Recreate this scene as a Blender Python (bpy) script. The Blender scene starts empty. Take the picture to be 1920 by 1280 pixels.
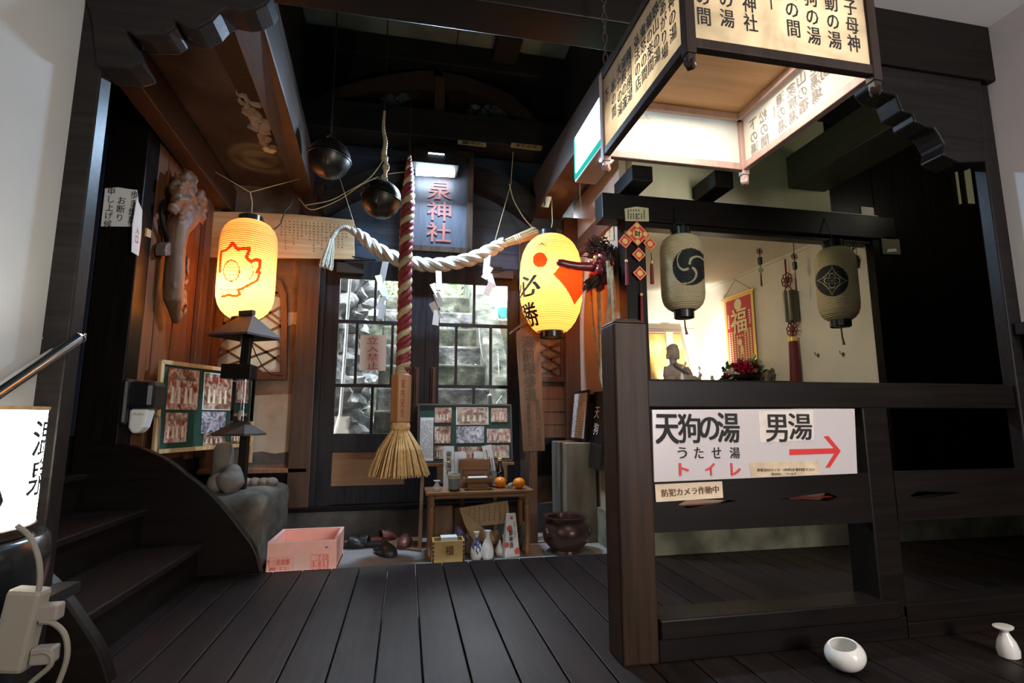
import bpy, bmesh, math, random
import numpy as np
from mathutils import Vector, Matrix, noise as mnoise
PI = math.pi
random.seed(7)
SC = bpy.context.scene
COL = SC.collection

# ------------------------------------------------------------------ camera, world, exposure, large lights
FPX = 981.45; YAW = 0.19853; PITCH = 0.14407; ROLL = -0.0014; EYE = 0.90     # frame taken as 1920 x 1280
def cam_axes():
    cy, sy, cp, sp = math.cos(YAW), math.sin(YAW), math.cos(PITCH), math.sin(PITCH)
    f = np.array([sy*cp, cy*cp, sp]); r = np.array([cy, -sy, 0.0]); u = np.cross(r, f)
    return (r*math.cos(ROLL)+u*math.sin(ROLL), -r*math.sin(ROLL)+u*math.cos(ROLL), f)
CR, CU, CF = cam_axes(); CO = np.array([0.0, 0.0, EYE])
cd = bpy.data.cameras.new('camera'); cam = bpy.data.objects.new('camera', cd); COL.objects.link(cam)
cd.sensor_width = 36.0; cd.lens = FPX/1920*36.0; cd.clip_start = 0.02; cd.clip_end = 200
cam.matrix_world = Matrix(((CR[0], CU[0], -CF[0], 0), (CR[1], CU[1], -CF[1], 0), (CR[2], CU[2], -CF[2], EYE), (0, 0, 0, 1)))
SC.camera = cam
vs = SC.view_settings
SC.display_settings.display_device = 'sRGB'
vs.view_transform = 'Standard'; vs.look = 'None'; vs.exposure = 0.0; vs.gamma = 1.0; vs.use_curve_mapping = False
SC.cycles.use_denoising = True
SC.cycles.max_bounces = 8; SC.cycles.diffuse_bounces = 4; SC.cycles.glossy_bounces = 4
SC.cycles.transparent_max_bounces = 12; SC.cycles.sample_clamp_indirect = 3.0
SC.cycles.caustics_reflective = False; SC.cycles.caustics_refractive = False
w = bpy.data.worlds.new('sky'); SC.world = w; w.use_nodes = True
bg = w.node_tree.nodes['Background']; bg.inputs['Color'].default_value = (0.82, 0.92, 1.0, 1); bg.inputs['Strength'].default_value = 25.0
def light(name, kind, loc, power, color, size=0.1, size_y=None, target=None, spot=None):
    d = bpy.data.lights.new(name, kind); d.energy = power; d.color = color
    if kind == 'AREA':
        d.size = size
        if size_y: d.shape = 'RECTANGLE'; d.size_y = size_y
    elif kind in ('POINT', 'SPOT'):
        d.shadow_soft_size = size
        if kind == 'SPOT': d.spot_size = spot or 1.2; d.spot_blend = 0.5
    o = bpy.data.objects.new(name, d); COL.objects.link(o); o.location = loc
    if target is not None:
        o.rotation_euler = (Vector(target)-Vector(loc)).to_track_quat('-Z', 'Y').to_euler()
    return o
WARM = (1.0, 0.57, 0.22); COOL = (0.50, 0.72, 1.0); WHITE = (1.0, 0.95, 0.86)
light('hall_top_fill', 'AREA', (1.0, -1.2, 2.8), 8.0, (0.93, 0.95, 1.0), 1.2, 0.5, target=(1.0, -1.2, 0))  # unseen area light added overhead as weak fill for the hall
light('rear_hall_fill', 'AREA', (2.43, -2.40, 1.6), 175.0, (1.0, .95, .93), .82, 1.9, target=(.3, 3.2, .8))  # added area light before the blank rear wall, standing in for hall daylight
light('alcove_fill', 'AREA', (2.0, 3.68, 2.43), 9.0, (1.0, 0.90, 0.68), 0.4, 0.15, target=(2.2, 4.2, 0))  # unseen light added behind the header to brighten the alcove
light('right_panel_fill', 'POINT', (4.1, 2.7, 2.75), 5.0, (1.0, .97, .78), .08)  # unseen light added to brighten the pale panels at far right
light('altar_spotlight', 'SPOT', (3.02, 5.22, 1.33), 85.0, (1.0, 0.96, 0.86), 0.04, target=(3.5, 5.85, 1.62), spot=1.9)

# ------------------------------------------------------------------ measuring: a sight line through a photo pixel met with a wall, floor or depth plane
def ray(x, y): return CR*(x-960)/FPX+CU*(640-y)/FPX+CF
def onp(x, y, ax, v):
    d = ray(x, y); t = (v-CO[ax])/d[ax]; return Vector(CO+d*t)
def PX(x, y, v): return onp(x, y, 0, v)
def PY(x, y, v): return onp(x, y, 1, v)
def PZ(x, y, v): return onp(x, y, 2, v)
def pix(p):
    d = np.array(p)-CO; k = d@CF
    return (960+FPX*(d@CR)/k, 640-FPX*(d@CU)/k)

# ------------------------------------------------------------------ mesh helpers
class MB:
    def __init__(s): s.v = []; s.f = []; s.m = []; s.mi = 0
    def add(s, vs, fs):
        b = len(s.v); s.v += [tuple(p) for p in vs]
        for f in fs: s.f.append(tuple(i+b for i in f)); s.m.append(s.mi)
        return s
    def box(s, x0, x1, y0, y1, z0, z1):
        return s.add([(x0,y0,z0),(x1,y0,z0),(x1,y1,z0),(x0,y1,z0),(x0,y0,z1),(x1,y0,z1),(x1,y1,z1),(x0,y1,z1)],
                     [(0,3,2,1),(4,5,6,7),(0,1,5,4),(1,2,6,5),(2,3,7,6),(3,0,4,7)])
    def cbox(s, c, size): return s.box(c[0]-size[0]/2, c[0]+size[0]/2, c[1]-size[1]/2, c[1]+size[1]/2, c[2]-size[2]/2, c[2]+size[2]/2)
    def hexa(s, a, b): # two quads of 4 points -> solid
        return s.add(list(a)+list(b), [(3,2,1,0),(4,5,6,7),(0,1,5,4),(1,2,6,5),(2,3,7,6),(3,0,4,7)])
    def prism(s, pts, d): # polygon of 3-D points extruded by the vector d
        n = len(pts); d = Vector(d); q = [Vector(p) for p in pts]
        s.add(q+[p+d for p in q], [tuple(range(n))[::-1], tuple(range(n, 2*n))]+[(i, (i+1) % n, (i+1) % n+n, i+n) for i in range(n)])
        return s
    def beam(s, a, b, wx, wz, up=(0,0,1)): # bar of rectangular section between two points
        a = Vector(a); b = Vector(b); d = (b-a).normalized(); r = d.cross(Vector(up))
        if r.length < 1e-4: r = d.cross(Vector((1,0,0)))
        r.normalize(); u = r.cross(d); r = r*wx/2; u = u*wz/2
        return s.hexa([a-r-u, a+r-u, a+r+u, a-r+u], [b-r-u, b+r-u, b+r+u, b-r+u])
    def tube(s, pts, r, seg=8, cap=True):
        pts = [Vector(p) for p in pts]; n = len(pts)
        rr = r if isinstance(r, (list, tuple)) else [r]*n
        prev = None; vs = []
        for i, p in enumerate(pts):
            t = (pts[min(i+1, n-1)]-pts[max(i-1, 0)])
            if t.length < 1e-9: t = Vector((0,0,1))
            t.normalize()
            if prev is None:
                a = Vector((0,0,1)) if abs(t.z) < .9 else Vector((1,0,0)); x = t.cross(a).normalized()
            else:
                x = prev-t*prev.dot(t)
                x = x.normalized() if x.length > 1e-6 else t.orthogonal().normalized()
            prev = x; y = t.cross(x)
            for k in range(seg):
                an = 2*PI*k/seg; vs.append(p+(x*math.cos(an)+y*math.sin(an))*rr[i])
        fs = [(i*seg+k, i*seg+(k+1) % seg, (i+1)*seg+(k+1) % seg, (i+1)*seg+k) for i in range(n-1) for k in range(seg)]
        if cap: fs += [tuple(range(seg))[::-1], tuple((n-1)*seg+k for k in range(seg))]
        return s.add(vs, fs)
    def lathe(s, prof, c=(0,0,0), seg=32, cap=True, axis=None):
        vs = []; n = len(prof)
        for r, z in prof:
            for k in range(seg):
                a = 2*PI*k/seg; vs.append(Vector((r*math.cos(a), r*math.sin(a), z)))
        if axis is not None:
            q = Vector((0,0,1)).rotation_difference(Vector(axis).normalized()); vs = [q @ p for p in vs]
        vs = [p+Vector(c) for p in vs]
        fs = [(i*seg+k, i*seg+(k+1) % seg, (i+1)*seg+(k+1) % seg, (i+1)*seg+k) for i in range(n-1) for k in range(seg)]
        if cap:
            if prof[0][0] > 1e-5: fs.append(tuple(range(seg))[::-1])
            if prof[-1][0] > 1e-5: fs.append(tuple((n-1)*seg+k for k in range(seg)))
        return s.add(vs, fs)
    def ell(s, c, r, seg=16, rings=10, jit=0, rot=None, seed=0):
        prof = [(math.sin(PI*i/rings), -math.cos(PI*i/rings)) for i in range(rings+1)]
        vs = []
        for a, z in prof:
            for k in range(seg):
                p = Vector((a*math.cos(2*PI*k/seg), a*math.sin(2*PI*k/seg), z))
                if jit: p = p*(1+jit*mnoise.noise(p*1.7+Vector((seed*3.1, seed*1.7, 0))))
                p = Vector((p.x*r[0], p.y*r[1], p.z*r[2]))
                if rot: p = rot @ p
                vs.append(p+Vector(c))
        fs = [(i*seg+k, i*seg+(k+1) % seg, (i+1)*seg+(k+1) % seg, (i+1)*seg+k) for i in range(rings) for k in range(seg)]
        return s.add(vs, fs)
    def quad(s, a, b, c, d): return s.add([a, b, c, d], [(0,1,2,3)])
    def sheet(s, a, b, c, d, t): # thin slab on four corners, thickness t to the back of the face normal
        a, b, c, d = map(Vector, (a, b, c, d)); n = (b-a).cross(d-a).normalized()*t
        return s.hexa([a-n, b-n, c-n, d-n], [a, b, c, d])
    def xform(s, M, start=0): s.v[start:] = [tuple(M @ Vector(p)) for p in s.v[start:]]; return s
    def rot(s, c, axis, ang):
        c = Vector(c); return s.xform(Matrix.Translation(c) @ Matrix.Rotation(ang, 4, axis) @ Matrix.Translation(-c))
WL = {}
def wl(o): return WL.get(o.name, Vector((0,0,0))) if o else Vector((0,0,0))
def build(mb, name, mats, parent=None, smooth=False, bevel=0.0, base=None):
    me = bpy.data.meshes.new(name)
    if parent is not None: off = wl(parent)
    else:
        a = np.array(mb.v); off = Vector(base) if base is not None else Vector(((a[:,0].min()+a[:,0].max())/2, (a[:,1].min()+a[:,1].max())/2, a[:,2].min()))
    me.from_pydata([(p[0]-off[0], p[1]-off[1], p[2]-off[2]) for p in mb.v], [], mb.f)
    if not isinstance(mats, (list, tuple)): mats = [mats]
    for m in mats: me.materials.append(m)
    me.polygons.foreach_set('material_index', mb.m)
    b = bmesh.new(); b.from_mesh(me); bmesh.ops.remove_doubles(b, verts=b.verts, dist=1e-6); bmesh.ops.recalc_face_normals(b, faces=b.faces)
    b.to_mesh(me); b.free()
    if smooth:
        me.polygons.foreach_set('use_smooth', [True]*len(me.polygons))
        me.set_sharp_from_angle(angle=smooth if smooth is not True else 0.7)
    o = bpy.data.objects.new(name, me); COL.objects.link(o)
    if parent is not None: o.parent = parent; WL[o.name] = off
    else: o.location = off; WL[o.name] = off
    if bevel:
        md = o.modifiers.new('bevel', 'BEVEL'); md.width = bevel; md.segments = 2; md.limit_method = 'ANGLE'; md.angle_limit = 0.6
    return o
def tag(o, label, cat, group=None, kind=None):
    o['label'] = label; o['category'] = cat
    if group: o['group'] = group
    if kind: o['kind'] = kind
    return o
def thing(name, loc, label, cat, group=None):
    o = bpy.data.objects.new(name, None); o.empty_display_size = 0.05; COL.objects.link(o); o.location = loc
    WL[o.name] = Vector(loc); return tag(o, label, cat, group)
def struct(mb, name, mats, parent=None, label=None, **k):
    o = build(mb, name, mats, parent, **k)
    if parent is None: o['kind'] = 'structure'
    return o
def remesh(o, vox, smooth_it=4):
    md = o.modifiers.new('remesh', 'REMESH'); md.mode = 'VOXEL'; md.voxel_size = vox; md.use_smooth_shade = True
    if smooth_it:
        s = o.modifiers.new('smooth', 'SMOOTH'); s.iterations = smooth_it; s.factor = 0.5
    return o
DEP = None
def text_geo(body, bold=0.0, res=2, space_line=1.0):
    c = bpy.data.curves.new('t', 'FONT'); c.body = body; c.align_x = 'CENTER'; c.resolution_u = res; c.offset = bold; c.space_line = space_line
    o = bpy.data.objects.new('t', c); COL.objects.link(o)
    me = bpy.data.meshes.new_from_object(o.evaluated_get(bpy.context.evaluated_depsgraph_get()))
    V = np.array([v.co[:2] for v in me.vertices]); F = [tuple(p.vertices) for p in me.polygons]
    bpy.data.objects.remove(o); bpy.data.curves.remove(c); bpy.data.meshes.remove(me)
    lo, hi = V.min(0), V.max(0); V = (V-(lo+hi)/2)/(hi-lo)
    return V, F, (hi-lo)
def text(body, c, right, up, w, h, mat, parent, name='lettering', bold=0.0, lift=0.0012, res=2, fn=None, thick=0.0008):
    """lettering of size w x h centred on c in the plane of right and up, as a thin mesh"""
    V, F, sz = text_geo(body, 0.0, res)
    if bold: # thicker brush strokes: the glyph outlines laid over themselves a hair apart
        n0 = len(V); q = .62*bold; sh = [(0,0),(q,q*.6),(-q,q*.6),(q,-q*.6),(-q,-q*.6)]
        F = [tuple(i+k*n0 for i in f) for k in range(5) for f in F]; V = np.concatenate([V+np.array([a/max(sz[0],.3), b/max(sz[1],.3)]) for a, b in sh])
    right = Vector(right).normalized(); up = Vector(up).normalized(); n = right.cross(up).normalized(); c = Vector(c)
    mb = MB()
    if fn: pts = [fn(x*w, y*h) for x, y in V]
    else: pts = [c+right*(x*w)+up*(y*h)+n*(lift+(.00025*(i*5//len(V)) if bold else 0)) for i, (x, y) in enumerate(V)]
    mb.add(pts, F)
    return build(mb, name, mat, parent)
def vert(s): return '\n'.join(s)

# ------------------------------------------------------------------ materials
MATS = {}
def nt(name):
    m = bpy.data.materials.new(name); m.use_nodes = True; t = m.node_tree; b = t.nodes['Principled BSDF']; MATS[name] = m
    return m, t, b
def rgb(c): return (c[0], c[1], c[2], 1)
def plain(name, col, rough=0.6, metal=0.0, spec=0.5, var=0.0, scale=8.0, bump=0.0, bscale=40.0, coat=0.0):
    m, t, b = nt(name); b.inputs['Base Color'].default_value = rgb(col); b.inputs['Roughness'].default_value = rough
    b.inputs['Metallic'].default_value = metal; b.inputs['Specular IOR Level'].default_value = spec
    if coat: b.inputs['Coat Weight'].default_value = coat; b.inputs['Coat Roughness'].default_value = 0.15
    tc = t.nodes.new('ShaderNodeTexCoord')
    if var:
        n = t.nodes.new('ShaderNodeTexNoise'); n.inputs['Scale'].default_value = scale; n.inputs['Detail'].default_value = 5
        r = t.nodes.new('ShaderNodeValToRGB'); r.color_ramp.elements[0].position = .3; r.color_ramp.elements[1].position = .7
        r.color_ramp.elements[0].color = rgb([c*(1-var) for c in col]); r.color_ramp.elements[1].color = rgb([min(1, c*(1+var)) for c in col])
        t.links.new(tc.outputs['Object'], n.inputs['Vector']); t.links.new(n.outputs['Fac'], r.inputs['Fac']); t.links.new(r.outputs['Color'], b.inputs['Base Color'])
    if bump:
        n = t.nodes.new('ShaderNodeTexNoise'); n.inputs['Scale'].default_value = bscale; n.inputs['Detail'].default_value = 6
        bp = t.nodes.new('ShaderNodeBump'); bp.inputs['Strength'].default_value = bump; bp.inputs['Distance'].default_value = 0.01
        t.links.new(tc.outputs['Object'], n.inputs['Vector']); t.links.new(n.outputs['Fac'], bp.inputs['Height']); t.links.new(bp.outputs['Normal'], b.inputs['Normal'])
    return m
def wood(name, c1, c2, rough=0.45, axis='y', scale=6.0, bump=0.15, coat=0.0, planks=None):
    """grain along axis; planks=(axis, width) varies the tone board by board"""
    m, t, b = nt(name); L = t.links.new; tc = t.nodes.new('ShaderNodeTexCoord'); mp = t.nodes.new('ShaderNodeMapping')
    mp.inputs['Scale'].default_value = [scale*(0.12 if a == axis else 2.2) for a in 'xyz']
    n = t.nodes.new('ShaderNodeTexNoise'); n.inputs['Scale'].default_value = 3; n.inputs['Detail'].default_value = 8; n.inputs['Roughness'].default_value = .65
    r = t.nodes.new('ShaderNodeValToRGB'); e = r.color_ramp.elements; e[0].position = .32; e[1].position = .68; e[0].color = rgb(c1); e[1].color = rgb(c2)
    L(tc.outputs['Object'], mp.inputs['Vector']); L(mp.outputs['Vector'], n.inputs['Vector']); L(n.outputs['Fac'], r.inputs['Fac'])
    out = r.outputs['Color']
    if planks:
        sx = t.nodes.new('ShaderNodeSeparateXYZ'); L(tc.outputs['Object'], sx.inputs[0])
        q = t.nodes.new('ShaderNodeMath'); q.operation = 'DIVIDE'; q.inputs[1].default_value = planks[1]; L(sx.outputs['XYZ'.index(planks[0].upper())], q.inputs[0])
        fl = t.nodes.new('ShaderNodeMath'); fl.operation = 'FLOOR'; L(q.outputs[0], fl.inputs[0])
        wn = t.nodes.new('ShaderNodeTexWhiteNoise'); wn.noise_dimensions = '1D'; L(fl.outputs[0], wn.inputs['W'])
        mr = t.nodes.new('ShaderNodeMapRange'); mr.inputs['To Min'].default_value = .75; mr.inputs['To Max'].default_value = 1.25; L(wn.outputs['Value'], mr.inputs['Value'])
        vm = t.nodes.new('ShaderNodeVectorMath'); vm.operation = 'SCALE'; L(out, vm.inputs[0]); L(mr.outputs['Result'], vm.inputs['Scale']); out = vm.outputs['Vector']
    L(out, b.inputs['Base Color'])
    n2 = t.nodes.new('ShaderNodeTexNoise'); n2.inputs['Scale'].default_value = 2.0; n2.inputs['Detail'].default_value = 4; L(tc.outputs['Object'], n2.inputs['Vector'])
    mr2 = t.nodes.new('ShaderNodeMapRange'); mr2.inputs['To Min'].default_value = max(.05, rough-.12); mr2.inputs['To Max'].default_value = min(1, rough+.15)
    L(n2.outputs['Fac'], mr2.inputs['Value']); L(mr2.outputs['Result'], b.inputs['Roughness'])
    bp = t.nodes.new('ShaderNodeBump'); bp.inputs['Strength'].default_value = bump; bp.inputs['Distance'].default_value = .004
    L(n.outputs['Fac'], bp.inputs['Height']); L(bp.outputs['Normal'], b.inputs['Normal'])
    if max(c2) < .05: b.inputs['Specular IOR Level'].default_value = .14
    if coat: b.inputs['Coat Weight'].default_value = coat; b.inputs['Coat Roughness'].default_value = .2
    return m
def ramp3(name, cols, pos, scale=4.0, rough=.8, tex='noise', detail=8, bump=.2, dist=.01, stretch=(1,1,1), distort=0.0):
    m, t, b = nt(name); L = t.links.new; tc = t.nodes.new('ShaderNodeTexCoord'); mp = t.nodes.new('ShaderNodeMapping'); mp.inputs['Scale'].default_value = stretch
    L(tc.outputs['Object'], mp.inputs['Vector'])
    if tex == 'noise':
        n = t.nodes.new('ShaderNodeTexNoise'); n.inputs['Detail'].default_value = detail; n.inputs['Distortion'].default_value = distort; o = n.outputs['Fac']
    else:
        n = t.nodes.new('ShaderNodeTexVoronoi'); o = n.outputs['Color']
    n.inputs['Scale'].default_value = scale; L(mp.outputs['Vector'], n.inputs['Vector'])
    r = t.nodes.new('ShaderNodeValToRGB'); e = r.color_ramp.elements
    e[0].position = pos[0]; e[0].color = rgb(cols[0]); e[1].position = pos[-1]; e[1].color = rgb(cols[-1])
    for c, p in list(zip(cols, pos))[1:-1]: x = e.new(p); x.color = rgb(c)
    L(o, r.inputs['Fac']); L(r.outputs['Color'], b.inputs['Base Color']); b.inputs['Roughness'].default_value = rough
    if bump:
        bp = t.nodes.new('ShaderNodeBump'); bp.inputs['Strength'].default_value = bump; bp.inputs['Distance'].default_value = dist
        L(o, bp.inputs['Height']); L(bp.outputs['Normal'], b.inputs['Normal'])
    return m
def emit(name, col, strength):
    m = bpy.data.materials.new(name); m.use_nodes = True; t = m.node_tree; t.nodes.clear()
    e = t.nodes.new('ShaderNodeEmission'); e.inputs['Color'].default_value = rgb(col); e.inputs['Strength'].default_value = strength
    o = t.nodes.new('ShaderNodeOutputMaterial'); t.links.new(e.outputs[0], o.inputs['Surface']); return m
def paper(name, col, trans=0.5, glow=0.0, glowcol=None, var=0.0, scale=6.0):
    """paper that lets a lamp behind it shine through; glow is the lamp-lit paper's own light"""
    m = bpy.data.materials.new(name); m.use_nodes = True; t = m.node_tree; t.nodes.clear(); L = t.links.new
    d = t.nodes.new('ShaderNodeBsdfDiffuse'); tr = t.nodes.new('ShaderNodeBsdfTranslucent'); mx = t.nodes.new('ShaderNodeMixShader'); mx.inputs[0].default_value = trans
    o = t.nodes.new('ShaderNodeOutputMaterial'); L(d.outputs[0], mx.inputs[1]); L(tr.outputs[0], mx.inputs[2])
    for n in (d, tr): n.inputs['Color'].default_value = rgb(col)
    if var:
        tc = t.nodes.new('ShaderNodeTexCoord'); n = t.nodes.new('ShaderNodeTexNoise'); n.inputs['Scale'].default_value = scale; n.inputs['Detail'].default_value = 8; n.inputs['Distortion'].default_value = 1.2
        r = t.nodes.new('ShaderNodeValToRGB'); e = r.color_ramp.elements; e[0].position = .28; e[1].position = .6
        e[0].color = rgb([c*(1-var) for c in col]); e[1].color = rgb(col)
        L(tc.outputs['Object'], n.inputs['Vector']); L(n.outputs['Fac'], r.inputs['Fac'])
        for q in (d, tr): L(r.outputs['Color'], q.inputs['Color'])
    last = mx.outputs[0]
    if glow:
        e = t.nodes.new('ShaderNodeEmission'); e.inputs['Color'].default_value = rgb(glowcol or col); e.inputs['Strength'].default_value = glow
        a = t.nodes.new('ShaderNodeAddShader'); L(last, a.inputs[0]); L(e.outputs[0], a.inputs[1]); last = a.outputs[0]
    L(last, o.inputs['Surface']); return m
def clear_glass(name, tint=(1,1,1), refl=0.08):
    m = bpy.data.materials.new(name); m.use_nodes = True; t = m.node_tree; t.nodes.clear(); L = t.links.new
    a = t.nodes.new('ShaderNodeBsdfTransparent'); a.inputs['Color'].default_value = rgb(tint)
    g = t.nodes.new('ShaderNodeBsdfGlossy'); g.inputs['Roughness'].default_value = .04
    fr = t.nodes.new('ShaderNodeFresnel'); fr.inputs['IOR'].default_value = 1.45; mx = t.nodes.new('ShaderNodeMixShader'); o = t.nodes.new('ShaderNodeOutputMaterial')
    L(fr.outputs[0], mx.inputs[0]); L(a.outputs[0], mx.inputs[1]); L(g.outputs[0], mx.inputs[2]); L(mx.outputs[0], o.inputs['Surface']); return m
DW = ((.0042, .003, .0025), (.010, .007, .0055))
m_deck = wood('deck wood', (.0082, .0053, .0046), (.0195, .0126, .011), .50, 'y', 5, .25, planks=('x', .165)); m_deck.node_tree.nodes['Principled BSDF'].inputs['Specular IOR Level'].default_value = .16
m_dx = wood('dark wood along x', *DW, .38, 'x'); m_dy = wood('dark wood along y', *DW, .38, 'y'); m_dz = wood('dark wood upright', *DW, .36, 'z')
m_brk = wood('sooty carved bracket', (.008, .007, .007), (.018, .015, .014), .35, 'x')
m_gloss = wood('polished dark post', (.019, .0105, .0065), (.046, .026, .0165), .42, 'z', 5, .08)
m_glossx = wood('polished dark rail', (.005, .0036, .003), (.012, .0082, .007), .40, 'x', 5, .08)
m_soot = wood('sooty beam', (.010, .010, .010), (.028, .026, .025), .55, 'x')
m_brown = wood('brown wood upright', (.085, .028, .010), (.18, .066, .023), .5, 'z', 5, .2)
m_browny = wood('brown beam', (.030, .014, .009), (.062, .031, .018), .55, 'y', 5)
m_frame = wood('red brown frame wood', (.06, .025, .012), (.11, .048, .022), .5, 'z')
m_dbrown = wood('dim brown post', (.035, .018, .010), (.075, .038, .020), .45, 'z', 5, .12)
m_lite = wood('pale pine', (.40, .25, .11), (.62, .42, .20), .5, 'x', 5)
m_litez = wood('pale pine upright', (.40, .25, .11), (.62, .42, .20), .5, 'z', 5)
m_table = wood('varnished table wood', (.20, .085, .03), (.36, .17, .06), .32, 'x', 6, .06, coat=.3)
m_tabz = wood('varnished table leg wood', (.20, .085, .03), (.36, .17, .06), .32, 'z', 6, .06, coat=.3)
m_signw = wood('weathered signboard', (.17, .085, .05), (.27, .15, .085), .75, 'z', 6)
m_plank = wood('pale hanging plank', (.42, .30, .15), (.62, .46, .25), .6, 'x', 4)
m_handle = wood('hexagon grip wood', (.34, .15, .05), (.50, .25, .09), .55, 'z', 5)
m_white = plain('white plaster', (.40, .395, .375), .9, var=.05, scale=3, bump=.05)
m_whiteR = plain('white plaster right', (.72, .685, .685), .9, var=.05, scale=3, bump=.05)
m_alc = plain('alcove plaster', (.80, .75, .66), .9, var=.06, scale=3, bump=.06)
m_green = plain('grey green board', (.80, .72, .46), .8, var=.15, scale=3)
m_ceil = ramp3('ceiling board in green light', [(.08, .11, .09), (.15, .19, .16), (.19, .23, .19)], (.3, .5, .7), 2.5, .8, bump=.05)  # green glow of the exit sign is put into the board colour
m_mott = ramp3('mottled old plaster', [(.075, .052, .038), (.15, .105, .075), (.27, .20, .145)], (.30, .5, .72), 4.5, .9, bump=.25)
m_peel = ramp3('pale bare plaster', [(.33, .27, .2), (.47, .41, .32), (.55, .49, .4)], (.3, .5, .7), 3.5, .9, bump=.2)
m_conc = ramp3('mossy concrete', [(.10, .10, .07), (.20, .19, .13), (.30, .28, .19)], (.3, .5, .7), 6, .9, bump=.3)
m_grey = plain('grey concrete', (.27, .25, .23), .85, var=.15, scale=6, bump=.15)
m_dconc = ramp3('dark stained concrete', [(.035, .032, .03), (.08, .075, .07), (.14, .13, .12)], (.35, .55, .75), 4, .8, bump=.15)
m_rock = ramp3('rough rock', [(.03, .026, .02), (.085, .072, .052), (.21, .18, .13)], (.3, .5, .75), 5, .9, bump=.8, dist=.04)
m_carv = plain('grey carved stone', (.15, .125, .10), .85, var=.2, scale=9, bump=.2)
m_orock = ramp3('outdoor rock', [(.03, .03, .028), (.13, .13, .125), (.40, .40, .38)], (.3, .5, .72), 5, .9, bump=1.0, dist=.08)
m_moss = ramp3('mossy stone', [(.03, .032, .024), (.10, .105, .07), (.24, .25, .20)], (.35, .55, .7), 6, .95, bump=.9, dist=.05)
m_leaf = plain('leaf green', (.42, .52, .30), .6, var=.4, scale=10)
m_leafd = plain('dark leaf', (.05, .13, .05), .55, var=.3, scale=10)
m_black = plain('black plastic', (.012, .012, .013), .3)
m_bmat = plain('black lacquer', (.012, .013, .014), .22)
m_iron = plain('dark iron', (.05, .04, .035), .5, .6)
m_bell = plain('aged bronze bell', (.05, .043, .036), .36, .85, var=.25, scale=5)
m_pot = plain('brown bronze pot', (.085, .045, .035), .28, .5, var=.2, scale=5)
m_chrome = plain('chrome', (.75, .75, .75), .12, 1.0)
m_brass = plain('brass', (.6, .42, .15), .3, .9)
m_ink = plain('black ink', (.012, .011, .011), .8)
m_inkg = plain('faded ink', (.10, .08, .06), .85)
m_red = plain('red paint', (.62, .025, .025), .5)
m_redtx = plain('red brush ink', (.60, .12, .10), .7)
m_plred = plain('dull red lettering', (.16, .035, .025), .5)
m_wp = plain('white paper', (.80, .77, .72), .8)
m_cream = plain('cream paper', (.72, .62, .45), .85, var=.15, scale=14)
m_craft = plain('brown kraft paper', (.42, .28, .14), .8, var=.12, scale=6)
m_bag = plain('brown bag', (.20, .11, .06), .7, var=.2, scale=8)
m_straw = plain('golden straw', (.66, .41, .16), .7, var=.25, scale=30)
m_rope = plain('hemp rope', (.60, .58, .47), .85, var=.2, scale=25, bump=.4, bscale=120)
m_ropec = plain('cream cord', (.46, .37, .21), .8, var=.15, scale=25, bump=.4, bscale=120)
m_roper = plain('red cord', (.19, .014, .02), .55, var=.2, scale=25, bump=.3, bscale=120)
m_hair = plain('pale horsehair', (.42, .30, .16), .7, var=.3, scale=30)
m_fur = plain('dark brown fur', (.045, .025, .014), .85, var=.4, scale=30)
m_mask = plain('red lacquer mask', (.17, .018, .022), .3, var=.2, scale=8)
m_pink = plain('pink foam', (.90, .47, .38), .75, var=.04, scale=20, bump=.06, bscale=200)
m_ltan = plain('yellow wood box', (.55, .36, .13), .5, var=.1, scale=14)
m_ceram = plain('white ceramic', (.75, .73, .68), .18, coat=.3)
m_cblue = plain('indigo glaze', (.05, .08, .20), .25)
m_cgrey = plain('blue grey glaze', (.26, .31, .30), .25, var=.15, scale=12)
m_cbrn = plain('brown glaze', (.10, .045, .02), .25)
m_orange = plain('orange peel', (.85, .24, .01), .42, bump=.15, bscale=150)
m_bottle = plain('dark bottle glass', (.008, .006, .005), .08, coat=.5)
m_gold = plain('gold foil', (.85, .58, .16), .35, .35)
m_goldp = ramp3('gold painted screen', [(.55, .22, .06), (.72, .48, .14), (.85, .68, .30)], (.3, .5, .65), 5, .5, bump=0)
m_silk = plain('red silk', (.55, .02, .03), .5)
m_dred = plain('dark red cord', (.14, .015, .018), .6)
m_jade = plain('dark jade', (.02, .05, .05), .25)
m_jadel = plain('pale jade', (.45, .65, .42), .3)
m_bud = plain('grey stone buddha', (.30, .25, .225), .75, var=.2, scale=20, bump=.1)
m_magenta = plain('crimson petals', (.50, .02, .07), .5, var=.25, scale=30)
m_purple = plain('purple petals', (.25, .12, .5), .5)
m_wpet = plain('cream petals', (.78, .72, .58), .6)
m_shoeb = plain('black vinyl slipper', (.018, .017, .016), .42)
m_shoer = plain('brown vinyl slipper', (.13, .035, .022), .42)
m_greenb = plain('dark green felt', (.008, .045, .027), .7)
m_card = plain('corrugated brown card', (.26, .15, .08), .8)
m_door = wood('black door wood', (.012, .012, .014), (.03, .028, .03), .36, 'z')
m_doorp = wood('brown door panel', (.22, .11, .045), (.33, .17, .07), .5, 'x')
m_blue = wood('blue black door', (.010, .014, .024), (.022, .028, .045), .42, 'z')
m_curt = None
m_teal = emit('teal sign edge', (.02, .62, .50), 1.0)
m_signlit = emit('lit sign face', (.50, 1.0, .90), 5.0)
m_tube = emit('fluorescent tube', (.66, .83, 1.0), 60.0)
m_winplate = emit('lamp window and plate glow', (.75, .82, 1.0), 5.0)  # exit sign window; also makes the strip lamp's nameplate glow
m_glass = clear_glass('window glass')
m_pipe = plain('white pipe', (.75, .75, .72), .4)
m_signwh = plain('white acrylic sign', (.58, .525, .52), .25)
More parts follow.
